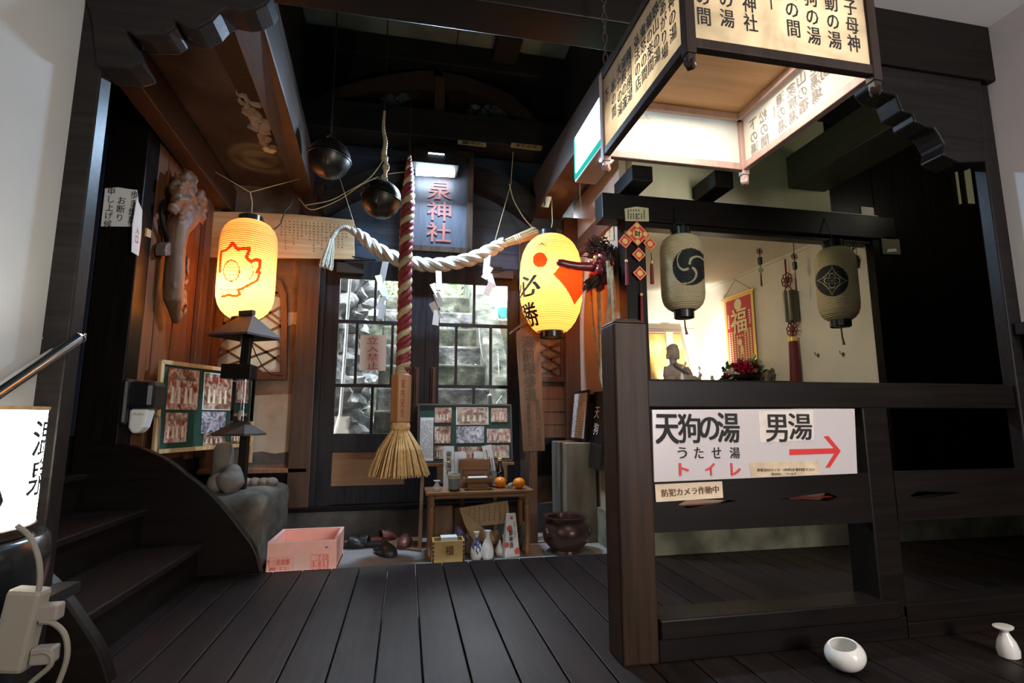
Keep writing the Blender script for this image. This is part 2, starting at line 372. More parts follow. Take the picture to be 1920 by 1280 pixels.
m_tan = plain('yellowed paper', (.62, .48, .32), .8, var=.25, scale=14)
m_tag = plain('yellowed paper tag', (.50, .36, .18), .8, var=.2, scale=20)
m_lanoff = plain('unlit lantern paper', (.46, .385, .225), .75)
m_lanblk = plain('lantern black paint', (.012, .014, .014), .6)
m_lanline = plain('lantern pale lines', (.45, .40, .25), .7)
GW = (1.0, .52, .16)
m_curt = paper('lattice backing paper', (.78, .74, .62), .5, var=.18, scale=8)
m_pl = paper('lit lantern paper', (.90, .54, .22), .62, .08, GW)
m_plr = paper('red painted lit paper', (.50, .03, .008), .6, .03, (1, .12, .02))
m_pll = paper('thin red line on lit paper', (.22, .02, .01), .5)
m_box = paper('washi panel', (.62, .50, .33), .5, var=.45, scale=5)
m_boxlit = paper('lamplit washi panel', (.86, .80, .68), .5, var=.08, scale=7)  # same washi, with lamplight on the inner faces put into the colour
m_andon = paper('floor lantern paper', (.85, .82, .75), .5, 6.0, (1, .95, .84))
m_framelit = wood('lamplit lamp frame', (.26, .16, .13), (.36, .23, .19), .5, 'z')  # rosy lamplight on the frame's far bars is put into the colour
m_darkbacklit = wood('black wood and backlit lamp frame', (.02, .013, .010), (.04, .026, .02), .5, 'z')  # backlit shade put into the near lamp bars' colour; real black wood elsewhere
m_lampbd = wood('lamp board', (.34, .18, .07), (.46, .26, .11), .55, 'x', 3, .08)
PHR = ramp3('photo of red shrine', [(.05, .015, .012), (.33, .08, .05), (.50, .30, .22), (.72, .62, .52)], (.3, .45, .55, .72), 16, .35, bump=0, stretch=(1.6, 1.6, .9), distort=1)
PHG = ramp3('photo of grey woods', [(.03, .03, .035), (.18, .17, .20), (.42, .40, .45), (.75, .74, .76)], (.3, .45, .56, .72), 20, .35, bump=0, distort=1.5)
PHB = ramp3('photo of brown shrine', [(.03, .02, .015), (.20, .11, .06), (.42, .27, .18), (.70, .60, .48)], (.3, .45, .56, .72), 18, .35, bump=0, distort=1)
# ================================================================== THE SETTING
GZ = -0.07                                        # shrine ground, a little below the deck
# deck of boards running towards the shrine
mb = MB(); x = 0.083-0.165*22
while x < 5.0:
    mb.box(x+.003, x+.162, -2.5, 3.47, -.035, 0.0); x += .165
struct(mb, 'floor', m_deck, bevel=.0025)
mb = MB(); mb.box(-3.0, 5.2, -2.6, 3.44, -.45, -.30); struct(mb, 'floor', m_dconc)
mb = MB(); mb.box(-1.7, 1.62, 3.475, 4.75, -.45, GZ); struct(mb, 'floor', m_grey)
# near hall: white walls, ceiling, wall behind the camera
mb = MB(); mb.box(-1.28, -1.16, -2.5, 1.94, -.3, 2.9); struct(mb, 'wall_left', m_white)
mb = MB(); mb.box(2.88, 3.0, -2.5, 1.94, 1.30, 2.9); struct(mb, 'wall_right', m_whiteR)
mb = MB(); mb.box(2.86, 3.0, -2.5, 1.94, -.3, 1.30); struct(mb, 'wall_right', m_dy)
mb = MB(); mb.box(2.82, 2.90, -2.4, 1.94, 1.28, 1.34); struct(mb, 'trim_1', m_dy, bevel=.004)
mb = MB(); mb.box(-1.28, 3.0, -2.62, -2.5, -.3, 2.9); struct(mb, 'wall_rear', m_white)
mb = MB(); mb.box(-1.3, 3.02, -2.62, 1.95, 2.88, 3.0); struct(mb, 'ceiling', m_whiteR)
# frame of the opening: beam, two posts, scalloped brackets
mb = MB(); mb.box(-1.2, 2.90, 1.90, 2.08, 2.58, 2.885); struct(mb, 'trim_2', m_dx, bevel=.006)
for i, (a, b) in enumerate(((-1.165, -1.085), (2.80, 2.89))):
    mb = MB(); mb.box(a, b, 1.94, 2.01 if a < 0 else 2.0, -.03, 2.60); struct(mb, 'trim_%d' % (3+i), m_brk, bevel=.006)
def bracket(n, pts, Y0, Y1):
    q = [PY(x, y, Y0) for x, y in pts]
    mb = MB(); mb.prism(q, (0, Y1-Y0, 0)); struct(mb, 'trim_%d' % n, m_brk, bevel=.008)
bracket(5, [(150,-40),(172,40),(180,122),(240,126),(268,118),(250,90),(235,55),(250,62),(312,63),(330,50),(326,36),(345,48),(368,53),(398,38),(412,22),(428,14),(455,20),(478,17),(500,6),(512,-12)], 1.92, 2.04)
bracket(6, [(1620,100),(1640,158),(1655,172),(1680,178),(1684,188),(1692,208),(1712,214),(1716,228),(1738,238),(1752,240),(1762,255),(1770,270),(1768,290),(1800,304),(1852,302),(1838,120)], 1.92, 2.04)
# upper wall over the opening and casing of the tall bay (keeps daylight out)
mb = MB(); mb.box(-1.1, 1.6, 2.09, 2.19, 2.7, 4.5); struct(mb, 'wall_front', m_soot)
mb = MB(); mb.box(-1.08, -.94, 2.1, 4.8, 2.9, 4.5); struct(mb, 'wall_left', m_soot)
mb = MB(); mb.box(1.40, 1.52, 2.1, 4.8, 2.9, 4.5); struct(mb, 'wall_right', m_soot)
mb = MB()
for x0, x1 in ((-1.05,.365),(.373,1.5)):
    for y0, y1 in ((2.0,3.3),(3.306,4.1),(4.106,4.85)): mb.box(x0, x1, y0, y1, 4.30, 4.34)
mb.box(-1.1, 1.6, 2.0, 4.85, 4.345, 4.4)
struct(mb, 'ceiling', m_ceil)
mb = MB(); mb.box(.70, .92, 4.05, 4.4, 4.16, 4.30); struct(mb, 'trim_7', m_soot, bevel=.005)
# rafters running towards the shrine
mb = MB()
a, b = PY(487,17,2.2), PY(428,34,2.2); c, d = PY(590,376,4.55), PY(553,362,4.55)
mb.hexa([a, b, b+Vector((0,0,.22)), a+Vector((0,0,.22))], [c, d, d+Vector((0,0,.26)), c+Vector((0,0,.26))])
struct(mb, 'trim_8', m_browny, bevel=.006)
mb = MB(); mb.hexa([(1.20,2.1,2.86),(1.40,2.1,2.86),(1.40,2.1,3.12),(1.20,2.1,3.12)], [(1.10,4.55,2.75),(1.385,4.55,2.75),(1.385,4.55,3.1),(1.10,4.55,3.1)])
struct(mb, 'trim_9', m_browny, bevel=.006)
# left bay: plaster ceiling with a broken patch, end wall of boards, corner post
mb = MB()
mb.hexa([(-1.66,2.1,2.98),(-.70,2.1,2.98),(-.70,2.1,3.1),(-1.66,2.1,3.1)], [(-1.66,4.7,2.86),(-.84,4.7,2.86),(-.84,4.7,3.1),(-1.66,4.7,3.1)])
ce = struct(mb, 'ceiling', ramp3('brown stained plaster', [(.018,.014,.011),(.05,.040,.031),(.085,.070,.057)], (.3,.5,.7), 3.0, .9, bump=.1))
mb = MB()
for i in range(26):
    t = i/25; px_, py_ = 462+50*t+random.uniform(-14,10), 185+95*t+random.uniform(-8,8)
    p = PZ(px_, py_, 2.90-.01*t); mb.ell(p+Vector((0,0,.015)), (random.uniform(.02,.05), random.uniform(.03,.07), .03), 8, 5, .5, seed=i)
build(mb, 'broken_plaster', m_peel, ce, smooth=True)
mb = MB(); mb.box(-2.9, -1.6, 2.05, 3.5, 2.9, 3.1); mb.box(-1.75, -1.6, 3.4, 4.8, 2.75, 3.1); struct(mb, 'ceiling', m_soot)
mb = MB(); random.seed(3)
y = 3.56
for wdt in (.13, .02, .24, .03, .22, .10, .16, .16):
    dx = .012 if wdt < .05 else random.uniform(0, .006)
    mb.box(-1.72, -1.60-dx, y, y+wdt-.003, .55, 2.9); y += wdt
struct(mb, 'wall_left', m_brown, bevel=.002)
mb = MB(); mb.box(-1.72, -1.585, 3.5, 4.7, -.1, .62); struct(mb, 'baseboard_left', m_dy)
mb = MB(); mb.box(-1.60, -1.56, 4.30, 4.42, .6, 2.88); struct(mb, 'trim_10', m_frame, bevel=.004)
mb = MB(); mb.box(-1.60, -1.54, 4.50, 4.60, .6, 2.88); struct(mb, 'trim_11', m_frame, bevel=.004)
mb = MB(); mb.box(-1.815, -1.60, 3.40, 3.555, 0, 3.0); struct(mb, 'trim_12', m_dz, bevel=.006)
mb = MB(); mb.beam((-1.52,2.9,2.80), (-1.52,4.6,2.70), .12, .22); struct(mb, 'trim_13', m_browny, bevel=.005)
# head of the stairs: dark door
mb = MB(); mb.box(-2.9, -1.8, 3.46, 3.56, .3, 3.0); struct(mb, 'wall_left', m_dz)
mb = MB(); mb.box(-2.85, -2.75, 2.0, 3.5, 0, 3.0); struct(mb, 'wall_left', m_dz)
mb = MB(); mb.box(-2.9, -1.16, 1.95, 2.04, 0, 3.0); struct(mb, 'wall_left', m_dz)
mb = MB(); mb.box(-2.30, -1.83, 3.425, 3.455, .80, 2.62); dr = struct(mb, 'door_1', m_blue, bevel=.004)
mb = MB()
for x0, x1 in ((-2.27,-2.08),(-2.05,-1.86)): mb.box(x0, x1, 3.412, 3.43, .9, 1.55); mb.box(x0, x1, 3.412, 3.43, 1.65, 2.5)
build(mb, 'door_panel', m_blue, dr, bevel=.004)
# ---- shrine front
mb = MB(); mb.box(-1.72, -1.43, 4.6, 4.72, -.1, 3.2); mb.box(-1.06, -.78, 4.6, 4.72, -.1, 3.2); mb.box(-1.43, -1.06, 4.6, 4.72, -.1, 1.29); mb.box(-1.43, -1.06, 4.6, 4.72, 1.90, 3.2); wp = struct(mb, 'wall_back', m_mott)
def patch(pts, Y, m, name='bare_patch'):
    q = [PY(x, y, Y) for x, y in pts]; mb = MB(); mb.prism(q, (0, .004, 0)); build(mb, name, m, wp)
patch([(462,742),(505,740),(553,738),(552,845),(515,850),(490,846),(462,850),(455,800)], 4.596, m_peel)
patch([(541,585),(572,586),(570,600),(560,611),(550,607),(540,611)], 4.596, m_peel)
patch([(448,853),(550,851),(552,868),(448,870)], 4.595, m_dconc, 'dark_strip')  # darker strip of wall just above the ledge
mb = MB(); mb.box(-1.56, -.76, 4.50, 4.62, .47, .505); struct(mb, 'trim_14', m_signw, bevel=.004)
mb = MB(); mb.box(-1.58, -.9, 4.54, 4.61, -.1, .47); struct(mb, 'baseboard_back', m_dx)
mb = MB(); mb.box(-.905, -.735, 4.50, 4.66, .18, 2.9); struct(mb, 'trim_15', m_dbrown, bevel=.006)
mb = MB(); mb.box(-.735, -.695, 4.52, 4.66, .18, 2.34); struct(mb, 'trim_16', m_door, bevel=.003)
mb = MB(); mb.box(.975, 1.11, 4.50, 4.66, .18, 2.6); struct(mb, 'trim_17', m_dbrown, bevel=.006)
mb = MB(); mb.box(1.40, 1.56, 4.48, 4.66, .0, 2.75); struct(mb, 'trim_18', m_frame, bevel=.006)
mb = MB(); mb.box(1.10, 1.42, 4.6, 4.7, .0, 2.75); struct(mb, 'wall_back', m_mott)
mb = MB()
for i in range(4): mb.box(1.11, 1.41, 4.575+.004*(i % 2), 4.60, .72+.115*i, .72+.115*i+.11)
struct(mb, 'wall_back', m_signw, bevel=.002)
mb = MB(); mb.box(1.10, 1.42, 4.55, 4.6, .4, .715); struct(mb, 'baseboard_back', m_dx)
mb = MB(); mb.box(-1.60, 1.60, 4.50, 4.68, -.1, .17); struct(mb, 'baseboard_back', m_dconc)
mb = MB(); mb.box(-.90, 1.0, 4.46, 4.70, .17, .205); struct(mb, 'trim_19', m_dx, bevel=.004)
# lattice windows
def lattice(n, outline, inner, bars, Y, mfr, frame_w):
    p = build(MB().prism([PY(x, y, Y+.03) for x, y in outline], (0, .01, 0)), 'window_%d' % n, m_curt); p['kind'] = 'structure'
    q = [PY(x, y, Y) for x, y in outline]; r = [PY(x, y, Y) for x, y in inner]; k = len(q); dy = Vector((0, .05, 0)); mb = MB()
    for i in range(k):
        j = (i+1) % k
        mb.add([q[i], q[j], r[j], r[i], q[i]+dy, q[j]+dy, r[j]+dy, r[i]+dy], [(0,1,2,3),(4,7,6,5),(0,4,5,1),(2,6,7,3)])
    build(mb, 'window_frame', mfr, p, bevel=.003)
    mb = MB()
    for a, b in bars: mb.beam(PY(*a, Y+.018), PY(*b, Y+.018), .016, .018)
    build(mb, 'window_lattice', mfr, p)
arch_o = [(385,712),(394,660),(402,600),(408,560),(420,530),(445,514),(480,508),(508,514),(528,527),(537,550),(539,600),(538,650),(537,712)]
arch_i = [(402,697),(410,655),(417,600),(421,565),(432,543),(452,527),(480,522),(503,527),(519,540),(526,560),(527,600),(526,650),(526,697)]
bars = [((410,612),(527,545)),((413,640),(527,575)),((408,668),(527,610)),((404,693),(527,650)),((470,697),(527,665)),
        ((500,533),(527,556)),((470,560),(527,600)),((415,562),(527,640)),((412,600),(527,679)),((408,647),(490,697)),((425,540),(527,612))]
lattice(1, arch_o, arch_i, bars, 4.565, m_frame, .02)
sq_o = [(1003,716),(1003,628),(1062,628),(1060,716)]; sq_i = [(1011,706),(1011,634),(1053,634),(1051,706)]
lattice(2, sq_o, sq_i, [((1011,662),(1053,640)),((1011,684),(1053,662)),((1011,704),(1053,686)),((1011,640),(1053,664)),((1011,660),(1053,686)),((1011,682),(1048,706))], 4.56, m_frame, .02)
# double glass door
def leaf(n, x0, x1, gx0, gx1, mull):
    Y0, Y1 = 4.535, 4.575; mb = MB()
    mb.box(x0, gx0, Y0, Y1, .21, 2.24); mb.box(gx1, x1, Y0, Y1, .21, 2.24); mb.box(gx0, gx1, Y0, Y1, 2.08, 2.24)
    mb.box(gx0, gx1, Y0, Y1, .62, .77); mb.box(gx0, gx1, Y0, Y1, .21, .355)
    d = struct(mb, 'door_%d' % n, m_door, bevel=.003)
    mb = MB(); mb.box(gx0, gx1, Y0+.015, Y1-.01, .35, .625); build(mb, 'door_panel', m_doorp, d)
    mb = MB(); t = .014
    for z in (1.705, 1.165): mb.box(gx0, gx1, Y0+.004, Y1-.004, z-t, z+t)
    for k, (za, zb) in enumerate(((1.705,2.08),(1.165,1.705),(.77,1.165))):
        for mx_ in mull[k]: mb.box(mx_-t*.8, mx_+t*.8, Y0+.006, Y1-.006, za, zb)
    build(mb, 'glazing_bar', m_door, d)
    mb = MB(); mb.box(gx0, gx1, Y0+.018, Y0+.022, .77, 2.08); build(mb, 'glass_pane', m_glass, d)
    return d
X_ = lambda px, y: PY(px, y, 4.55).x
dL = leaf(2, -.695, .1478, -.577, .004, ((X_(704,560),), (X_(668,660), X_(735,660)), (X_(697,770),)))
dR = leaf(3, .1482, .975, .268, .872, ((X_(889,560),), (X_(855,660), X_(920,660)), (X_(888,770),)))
for d, px_ in ((dL, 781), (dR, 812)):
    c = PY(px_, 725, 4.5); mb = MB(); mb.box(c.x-.022, c.x+.022, 4.51, 4.535, c.z-.17, c.z+.17); mb.box(c.x-.008, c.x+.008, 4.485, 4.512, c.z-.16, c.z+.16)
    build(mb, 'door_handle', m_frame, d, bevel=.004)
for d, a, b, e in ((dL, (632,493), (682,514), (706,506)), (dR, (918,507), (962,524), (888,512))):
    p, q, r = PY(*a, 4.5), PY(*b, 4.5), PY(*e, 4.5); mb = MB()
    mb.box(min(p.x,q.x), max(p.x,q.x), 4.47, 4.535, q.z, p.z); mb.beam(((p.x+q.x)/2, 4.46, p.z+.02), (r.x, 4.42, p.z+.025), .02, .012)
    mb.beam((r.x, 4.42, p.z+.02), (p.x, 4.50, p.z+.075), .02, .012)
    build(mb, 'door_closer', m_iron, d, bevel=.004)
# wall above the door, beams, arch and carved strut
mb = MB()
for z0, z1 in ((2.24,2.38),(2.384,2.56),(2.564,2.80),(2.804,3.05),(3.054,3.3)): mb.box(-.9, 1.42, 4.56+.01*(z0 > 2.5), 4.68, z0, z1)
struct(mb, 'wall_back', wood('wall board in blue lamplight', (.022,.032,.048), (.05,.07,.10), .5, 'x'))  # the strip lamp's blue light is put into the dark board colour
mb = MB(); mb.box(-1.65, 1.5, 4.6, 4.8, 3.2, 4.4); struct(mb, 'wall_back', m_soot)
mb = MB(); mb.box(-1.0, 1.42, 4.30, 4.56, 3.31, 3.57); struct(mb, 'trim_20', m_soot, bevel=.01)
mb = MB(); mb.box(-1.0, 1.42, 4.38, 4.58, 4.08, 4.29); struct(mb, 'trim_21', m_soot, bevel=.01)
def arc_band(pts_top, pts_bot, Y0, Y1, n, m):
    t = [PY(*p, Y0) for p in pts_top]; b = [PY(*p, Y0) for p in pts_bot]; mb = MB(); dy = Vector((0, Y1-Y0, 0))
    for i in range(len(t)-1): mb.hexa([t[i], t[i+1], b[i+1], b[i]], [t[i]+dy, t[i+1]+dy, b[i+1]+dy, b[i]+dy])
    return struct(mb, 'trim_%d' % n, m, bevel=0)
arc_band([(600,365),(640,338),(690,318),(740,308),(820,306),(900,312),(950,330),(985,352),(1012,380)], [(606,398),(655,368),(700,350),(750,340),(820,338),(890,346),(935,366),(970,390),(1000,412)], 4.40, 4.57, 22, m_soot)
arc_band([(572,200),(620,168),(680,150),(740,138),(785,132),(815,132)], [(600,204),(650,182),(700,172),(750,170),(785,168),(815,172)], 4.42, 4.6, 23, m_browny)
arc_band([(830,134),(870,142),(920,160),(960,178),(990,205),(1015,236)], [(830,172),(870,170),(910,182),(945,202),(968,222),(985,238)], 4.42, 4.6, 24, m_browny)
mb = MB(); p = PY(815,148,4.45); q = PY(833,222,4.45); mb.box(p.x, q.x, 4.40, 4.6, q.z, p.z); struct(mb, 'trim_25', m_frame, bevel=.005)
mb = MB()
for i in range(26):
    s_ = i % 2; t = random.random(); cx, cy = ((690+70*t, 200-18*t+random.uniform(-8,8)) if s_ else (880+80*t, 205+12*t+random.uniform(-9,9)))
    p = PY(cx, cy, 4.5); mb.ell(p, (random.uniform(.03,.06), .05, random.uniform(.025,.045)), 8, 6, .5, seed=i)
struct(mb, 'trim_26', plain('grey carved wood', (.09,.10,.11), .6), smooth=True)
# right wall of the shrine bay
mb = MB(); mb.box(1.53, 1.62, 3.5, 4.6, -.1, 3.1); struct(mb, 'wall_right', plain('tan panel', (.50,.36,.25), .55, var=.08, scale=3))
mb = MB(); mb.box(1.50, 1.535, 3.5, 4.5, 2.36, 2.52); struct(mb, 'trim_27', m_frame, bevel=.004)
mb = MB(); mb.box(1.505, 1.535, 3.5, 4.5, 1.02, 1.09); struct(mb, 'trim_28', m_dy, bevel=.004)
mb = MB(); mb.box(1.36, 1.62, 3.4, 4.62, 3.05, 3.3); struct(mb, 'wall_right', m_soot)
# ---- alcove seen through the opening on the right
mb = MB(); mb.box(1.33, 3.82, 3.345, 3.50, 2.30, 2.49); struct(mb, 'trim_29', m_dx, bevel=.006)
mb = MB(); mb.box(1.60, 3.65, 3.375, 3.47, 2.262, 2.302); struct(mb, 'trim_30', m_dx, bevel=.003)
mb = MB(); mb.box(1.50, 1.65, 3.35, 3.50, 0, 2.31); struct(mb, 'trim_31', m_dz, bevel=.006)
mb = MB(); mb.box(3.598, 3.77, 3.36, 3.43, 0, 2.31); struct(mb, 'trim_32', m_dz, bevel=.006)
mb = MB(); mb.box(3.60, 3.72, 3.43, 6.12, .2, 2.6); struct(mb, 'wall_right', m_alc)
mb = MB(); mb.box(1.55, 3.72, 6.03, 6.15, .2, 2.6); struct(mb, 'wall_back', m_alc)
mb = MB(); mb.box(1.55, 1.65, 3.5, 6.1, .2, 2.6); struct(mb, 'wall_left', m_alc)
mb = MB(); mb.box(1.55, 3.72, 3.40, 6.15, 2.47, 2.52); struct(mb, 'ceiling', m_alc)
mb = MB(); mb.box(3.585, 3.60, 3.52, 6.03, 2.44, 2.47); struct(mb, 'trim_33', m_alc)
mb = MB(); mb.box(1.65, 3.59, 6.018, 6.03, 2.005, 2.02); struct(mb, 'trim_34', m_alc)
mb = MB(); mb.box(1.5, 5.1, 3.38, 6.1, -.3, .20); struct(mb, 'baseboard_back', m_conc)
mb = MB(); mb.box(1.5, 5.1, 3.345, 3.40, -.03, .205); struct(mb, 'baseboard_back', m_conc)
# above the header: pale panel, beam towards the hall, bracket blocks
mb = MB(); mb.box(1.60, 3.30, 3.42, 3.50, 2.48, 3.35); struct(mb, 'wall_back', m_green)
mb = MB(); a = PY(1490,346,3.35); mb.box(a.x, a.x+.34, 2.1, 3.48, a.z, a.z+.26); struct(mb, 'trim_35', wood('olive beam', (.055,.055,.035), (.09,.088,.06), .55, 'y'), bevel=.006)  # whole beam in one olive wood tone
for i, (xa, xb, yt, yb) in enumerate(((1185,1217,308,340), (1340,1369,318,352))):
    p, q = PY(xa, yt, 3.12), PY(xb, yb, 3.12); mb = MB(); mb.box(p.x, q.x+.03, 3.12, 3.44, q.z, p.z); struct(mb, 'trim_%d' % (36+i), m_dy, bevel=.005)
mb = MB(); mb.box(1.5, 5.1, 2.05, 6.2, 3.30, 3.45); struct(mb, 'ceiling', m_soot)
mb = MB(); mb.box(3.73, 5.1, 3.44, 3.56, .2, 3.35); mb.box(3.28, 3.74, 3.44, 3.56, 2.53, 3.35); struct(mb, 'wall_back', m_dz)
mb = MB(); mb.box(5.0, 5.12, 1.9, 3.6, -.1, 3.4); struct(mb, 'wall_right', m_dy)
mb = MB(); mb.box(2.89, 5.1, 1.96, 2.06, 2.3, 3.4); mb.box(1.4, 5.1, 2.0, 2.10, 2.87, 3.4); struct(mb, 'wall_front', m_soot)
mb = MB(); mb.box(2.99, 5.1, 1.90, 2.0, -.1, 2.4); struct(mb, 'wall_front', m_dx)
mb = MB()
for xa, xb in ((1784,1797),(1801,1822)):
    p, q = PY(xa, 255, 3.43), PY(xb, 382, 3.43); mb.box(p.x, q.x+.03, 3.425, 3.445, q.z, p.z)
struct(mb, 'wall_back', m_green)
# ---- outside the door
mb = MB(); mb.box(-5, 6, 4.85, 6.0, .0, .22); struct(mb, 'floor', m_moss)
rng = random.Random(5)
def rock(mb, c, r, seed):
    R = Matrix.Rotation(rng.uniform(0,6.3) if r[0] > .2 else 0.0, 3, 'Z'); n0 = len(mb.v); mb.ell(c, r, 28, 18, .75, R, seed)
    for i in range(n0, len(mb.v)):
        p = Vector(mb.v[i]); p += (p-Vector(c)).normalized()*r[0]*(.16*mnoise.noise(p*6+Vector((seed,0,0)))+.10*mnoise.noise(p*16)); mb.v[i] = tuple(p)
mb = MB(); k = 0
for row in range(8):
    for i in range(7):
        z = .38+row*.38; yy = 5.35+i*.5; k += 1
        xx = -.56-.02*row-.02*i+rng.uniform(-.05,.05)
        rock(mb, (xx-.18, yy+.3*(row % 2), z), (rng.uniform(.26,.36), rng.uniform(.30,.42), rng.uniform(.2,.27)), k)
mb.box(-1.9, -.95, 5.9, 8.1, 0, 2.6)
struct(mb, 'wall_left', m_orock, smooth=True)
mb = MB(); mb2 = MB()
for row in range(7):
    for i in range(6):
        k += 1; rock(mb2 if i < 2 else mb, ((1.40 if i < 2 else 1.72+.06*row)+rng.uniform(-.03,.03), 5.3+i*.65, .35+row*.36), ((.13 if i < 2 else rng.uniform(.26,.38)), rng.uniform(.3,.36), rng.uniform(.2,.24)), k)
mb.box(1.75, 3.4, 6.3, 10.5, 0, 2.4)
struct(mb, 'wall_right', m_orock, smooth=True)
mb2.box(1.42, 1.54, 4.9, 6.2, 0, 2.4); struct(mb2, 'wall_right', m_orock, smooth=True)
st = thing('stone_stair', (.5, 6.8, .2), 'mossy grey stone steps climbing the slope beyond the glass door', 'stairs')
for i in range(9):
    mb = MB(); y0 = 5.04+.28*i; z1 = .43+.27*i
    for xa, xb in ((-.32, .15+.1*(i % 3)), (.16+.1*(i % 3), .98)):
        a = len(mb.v); mb.box(xa, xb, y0+rng.uniform(-.02,.02), y0+.45, z1-.42, z1+rng.uniform(-.012,.012))
    build(mb, 'step', m_orock if i % 2 else m_moss, st, bevel=.025)
mb = MB(); mb.hexa([(.985,5.0,.2),(1.17,5.0,.2),(1.17,5.0,.62),(.985,5.0,.62)], [(.80,7.8,2.5),(1.14,7.8,2.5),(1.14,7.8,3.3),(.80,7.8,3.3)]); build(mb, 'side_slab', m_moss, st, bevel=.02)
mb = MB()
for i in range(160):
    s_ = rng.randrange(9); x = rng.uniform(-.25, .9); y0 = 5.09+.28*s_+rng.uniform(0,.2); z = .432+.27*s_+.012
    a = rng.uniform(0,6.3); l = rng.uniform(.025,.05); dx, dy = math.cos(a)*l, math.sin(a)*l
    mb.add([(x-dx,y0-dy,z),(x+dy*.5,y0-dx*.5,z+.012),(x+dx,y0+dy,z),(x-dy*.5,y0+dx*.5,z+.015)], [(0,1,2,3)])
tag(build(mb, 'fallen_leaves', plain('yellow fallen leaf', (.55,.40,.16), .7, var=.4, scale=3)), 'fallen yellow leaves scattered on the stone steps outside', 'leaves', kind='stuff')
def bush(c, r, n, m, label, seed):
    g = random.Random(seed); mb = MB()
    for i in range(n):
        d = Vector((g.gauss(0,1), g.gauss(0,1), g.gauss(0,1))).normalized()*g.uniform(.5,1.0); p = Vector(c)+Vector((d.x*r[0], d.y*r[1], d.z*r[2]))
        a = Vector((g.gauss(0,1), g.gauss(0,1), g.gauss(0,.5))).normalized()*g.uniform(.05,.11); b = a.cross(Vector((g.gauss(0,1), g.gauss(0,1), g.gauss(0,1)))).normalized()*.03
        mb.add([p-a, p+b, p+a, p-b], [(0,1,2,3)])
    for i in range(6):
        d = Vector((g.uniform(-1,1)*r[0], g.uniform(-1,1)*r[1], r[2]*.6)); mb.tube([Vector(c)-Vector((0,0,r[2]+.3)), Vector(c)+d*.4, Vector(c)+d], [.02,.012,.004], 5)
    tag(build(mb, 'bush', m), label, 'bush')
bush((-.35, 7.9, 3.0), (.55,.3,.4), 420, m_leaf, 'pale green leafy bush at the top of the stone steps, left side', 1)
bush((.85, 7.9, 3.0), (.5,.3,.45), 420, m_leaf, 'leafy bush at the top of the steps behind the right door leaf', 2)
bush((1.75, 7.2, 3.2), (.3,.6,.35), 500, m_leafd, 'darker bush growing over the right-hand rocks outside', 3)
mb = MB(); mb.box(-6, 8, 8.15, 8.6, 0, 2.45); struct(mb, 'wall_back', m_moss)
p0 = [PY(x, y, 4.95) for x, y in ((662,470),(656,530),(651,600),(647,660),(642,725),(638,775),(628,810),(618,840))]
tag(build(MB().tube(p0, .014, 8), 'drain_pipe', m_pipe, smooth=True), 'white pipe running down outside the left door glass', 'pipe')
tag(build(MB().tube([PY(x, y, 6.2) for x, y in ((897,600),(900,640),(905,670),(912,690),(918,705))], .008, 6), 'garden_hose', m_pipe), 'thin white hose on the mossy slab outside the right door', 'hose')
tag(build(MB().tube([PY(x, y, 5.0) for x, y in ((925,775),(932,755),(941,742),(945,757),(938,775))], .008, 6), 'rope_loop', m_pipe), 'loop of white cord outside the lower right pane', 'cord')
mb = MB(); c = PY(913,585,6.85); c.x = 1.0+.25; mb.lathe([(.055,-.08),(.065,-.07),(.07,.06),(.05,.08),(0,.09)], c, 16); tag(build(mb, 'plastic_bucket', plain('teal plastic', (.05,.45,.38), .4), smooth=True), 'teal plastic bucket among the plants outside the right door', 'bucket')
# small stone figure outside
mb = MB(); c = PY(932,715,5.9); mb.ell(c, (.06,.06,.12)); mb.ell(c+Vector((0,0,.15)), (.05,.05,.06)); mb.ell(c-Vector((0,0,.12)), (.10,.10,.1)); mb.box(c.x-.12, c.x+.12, c.y-.12, c.y+.12, .2, c.z-.15)
tag(remesh(build(mb, 'stone_figure', m_orock), .012), 'small weathered stone figure outside the right door glass', 'statue')

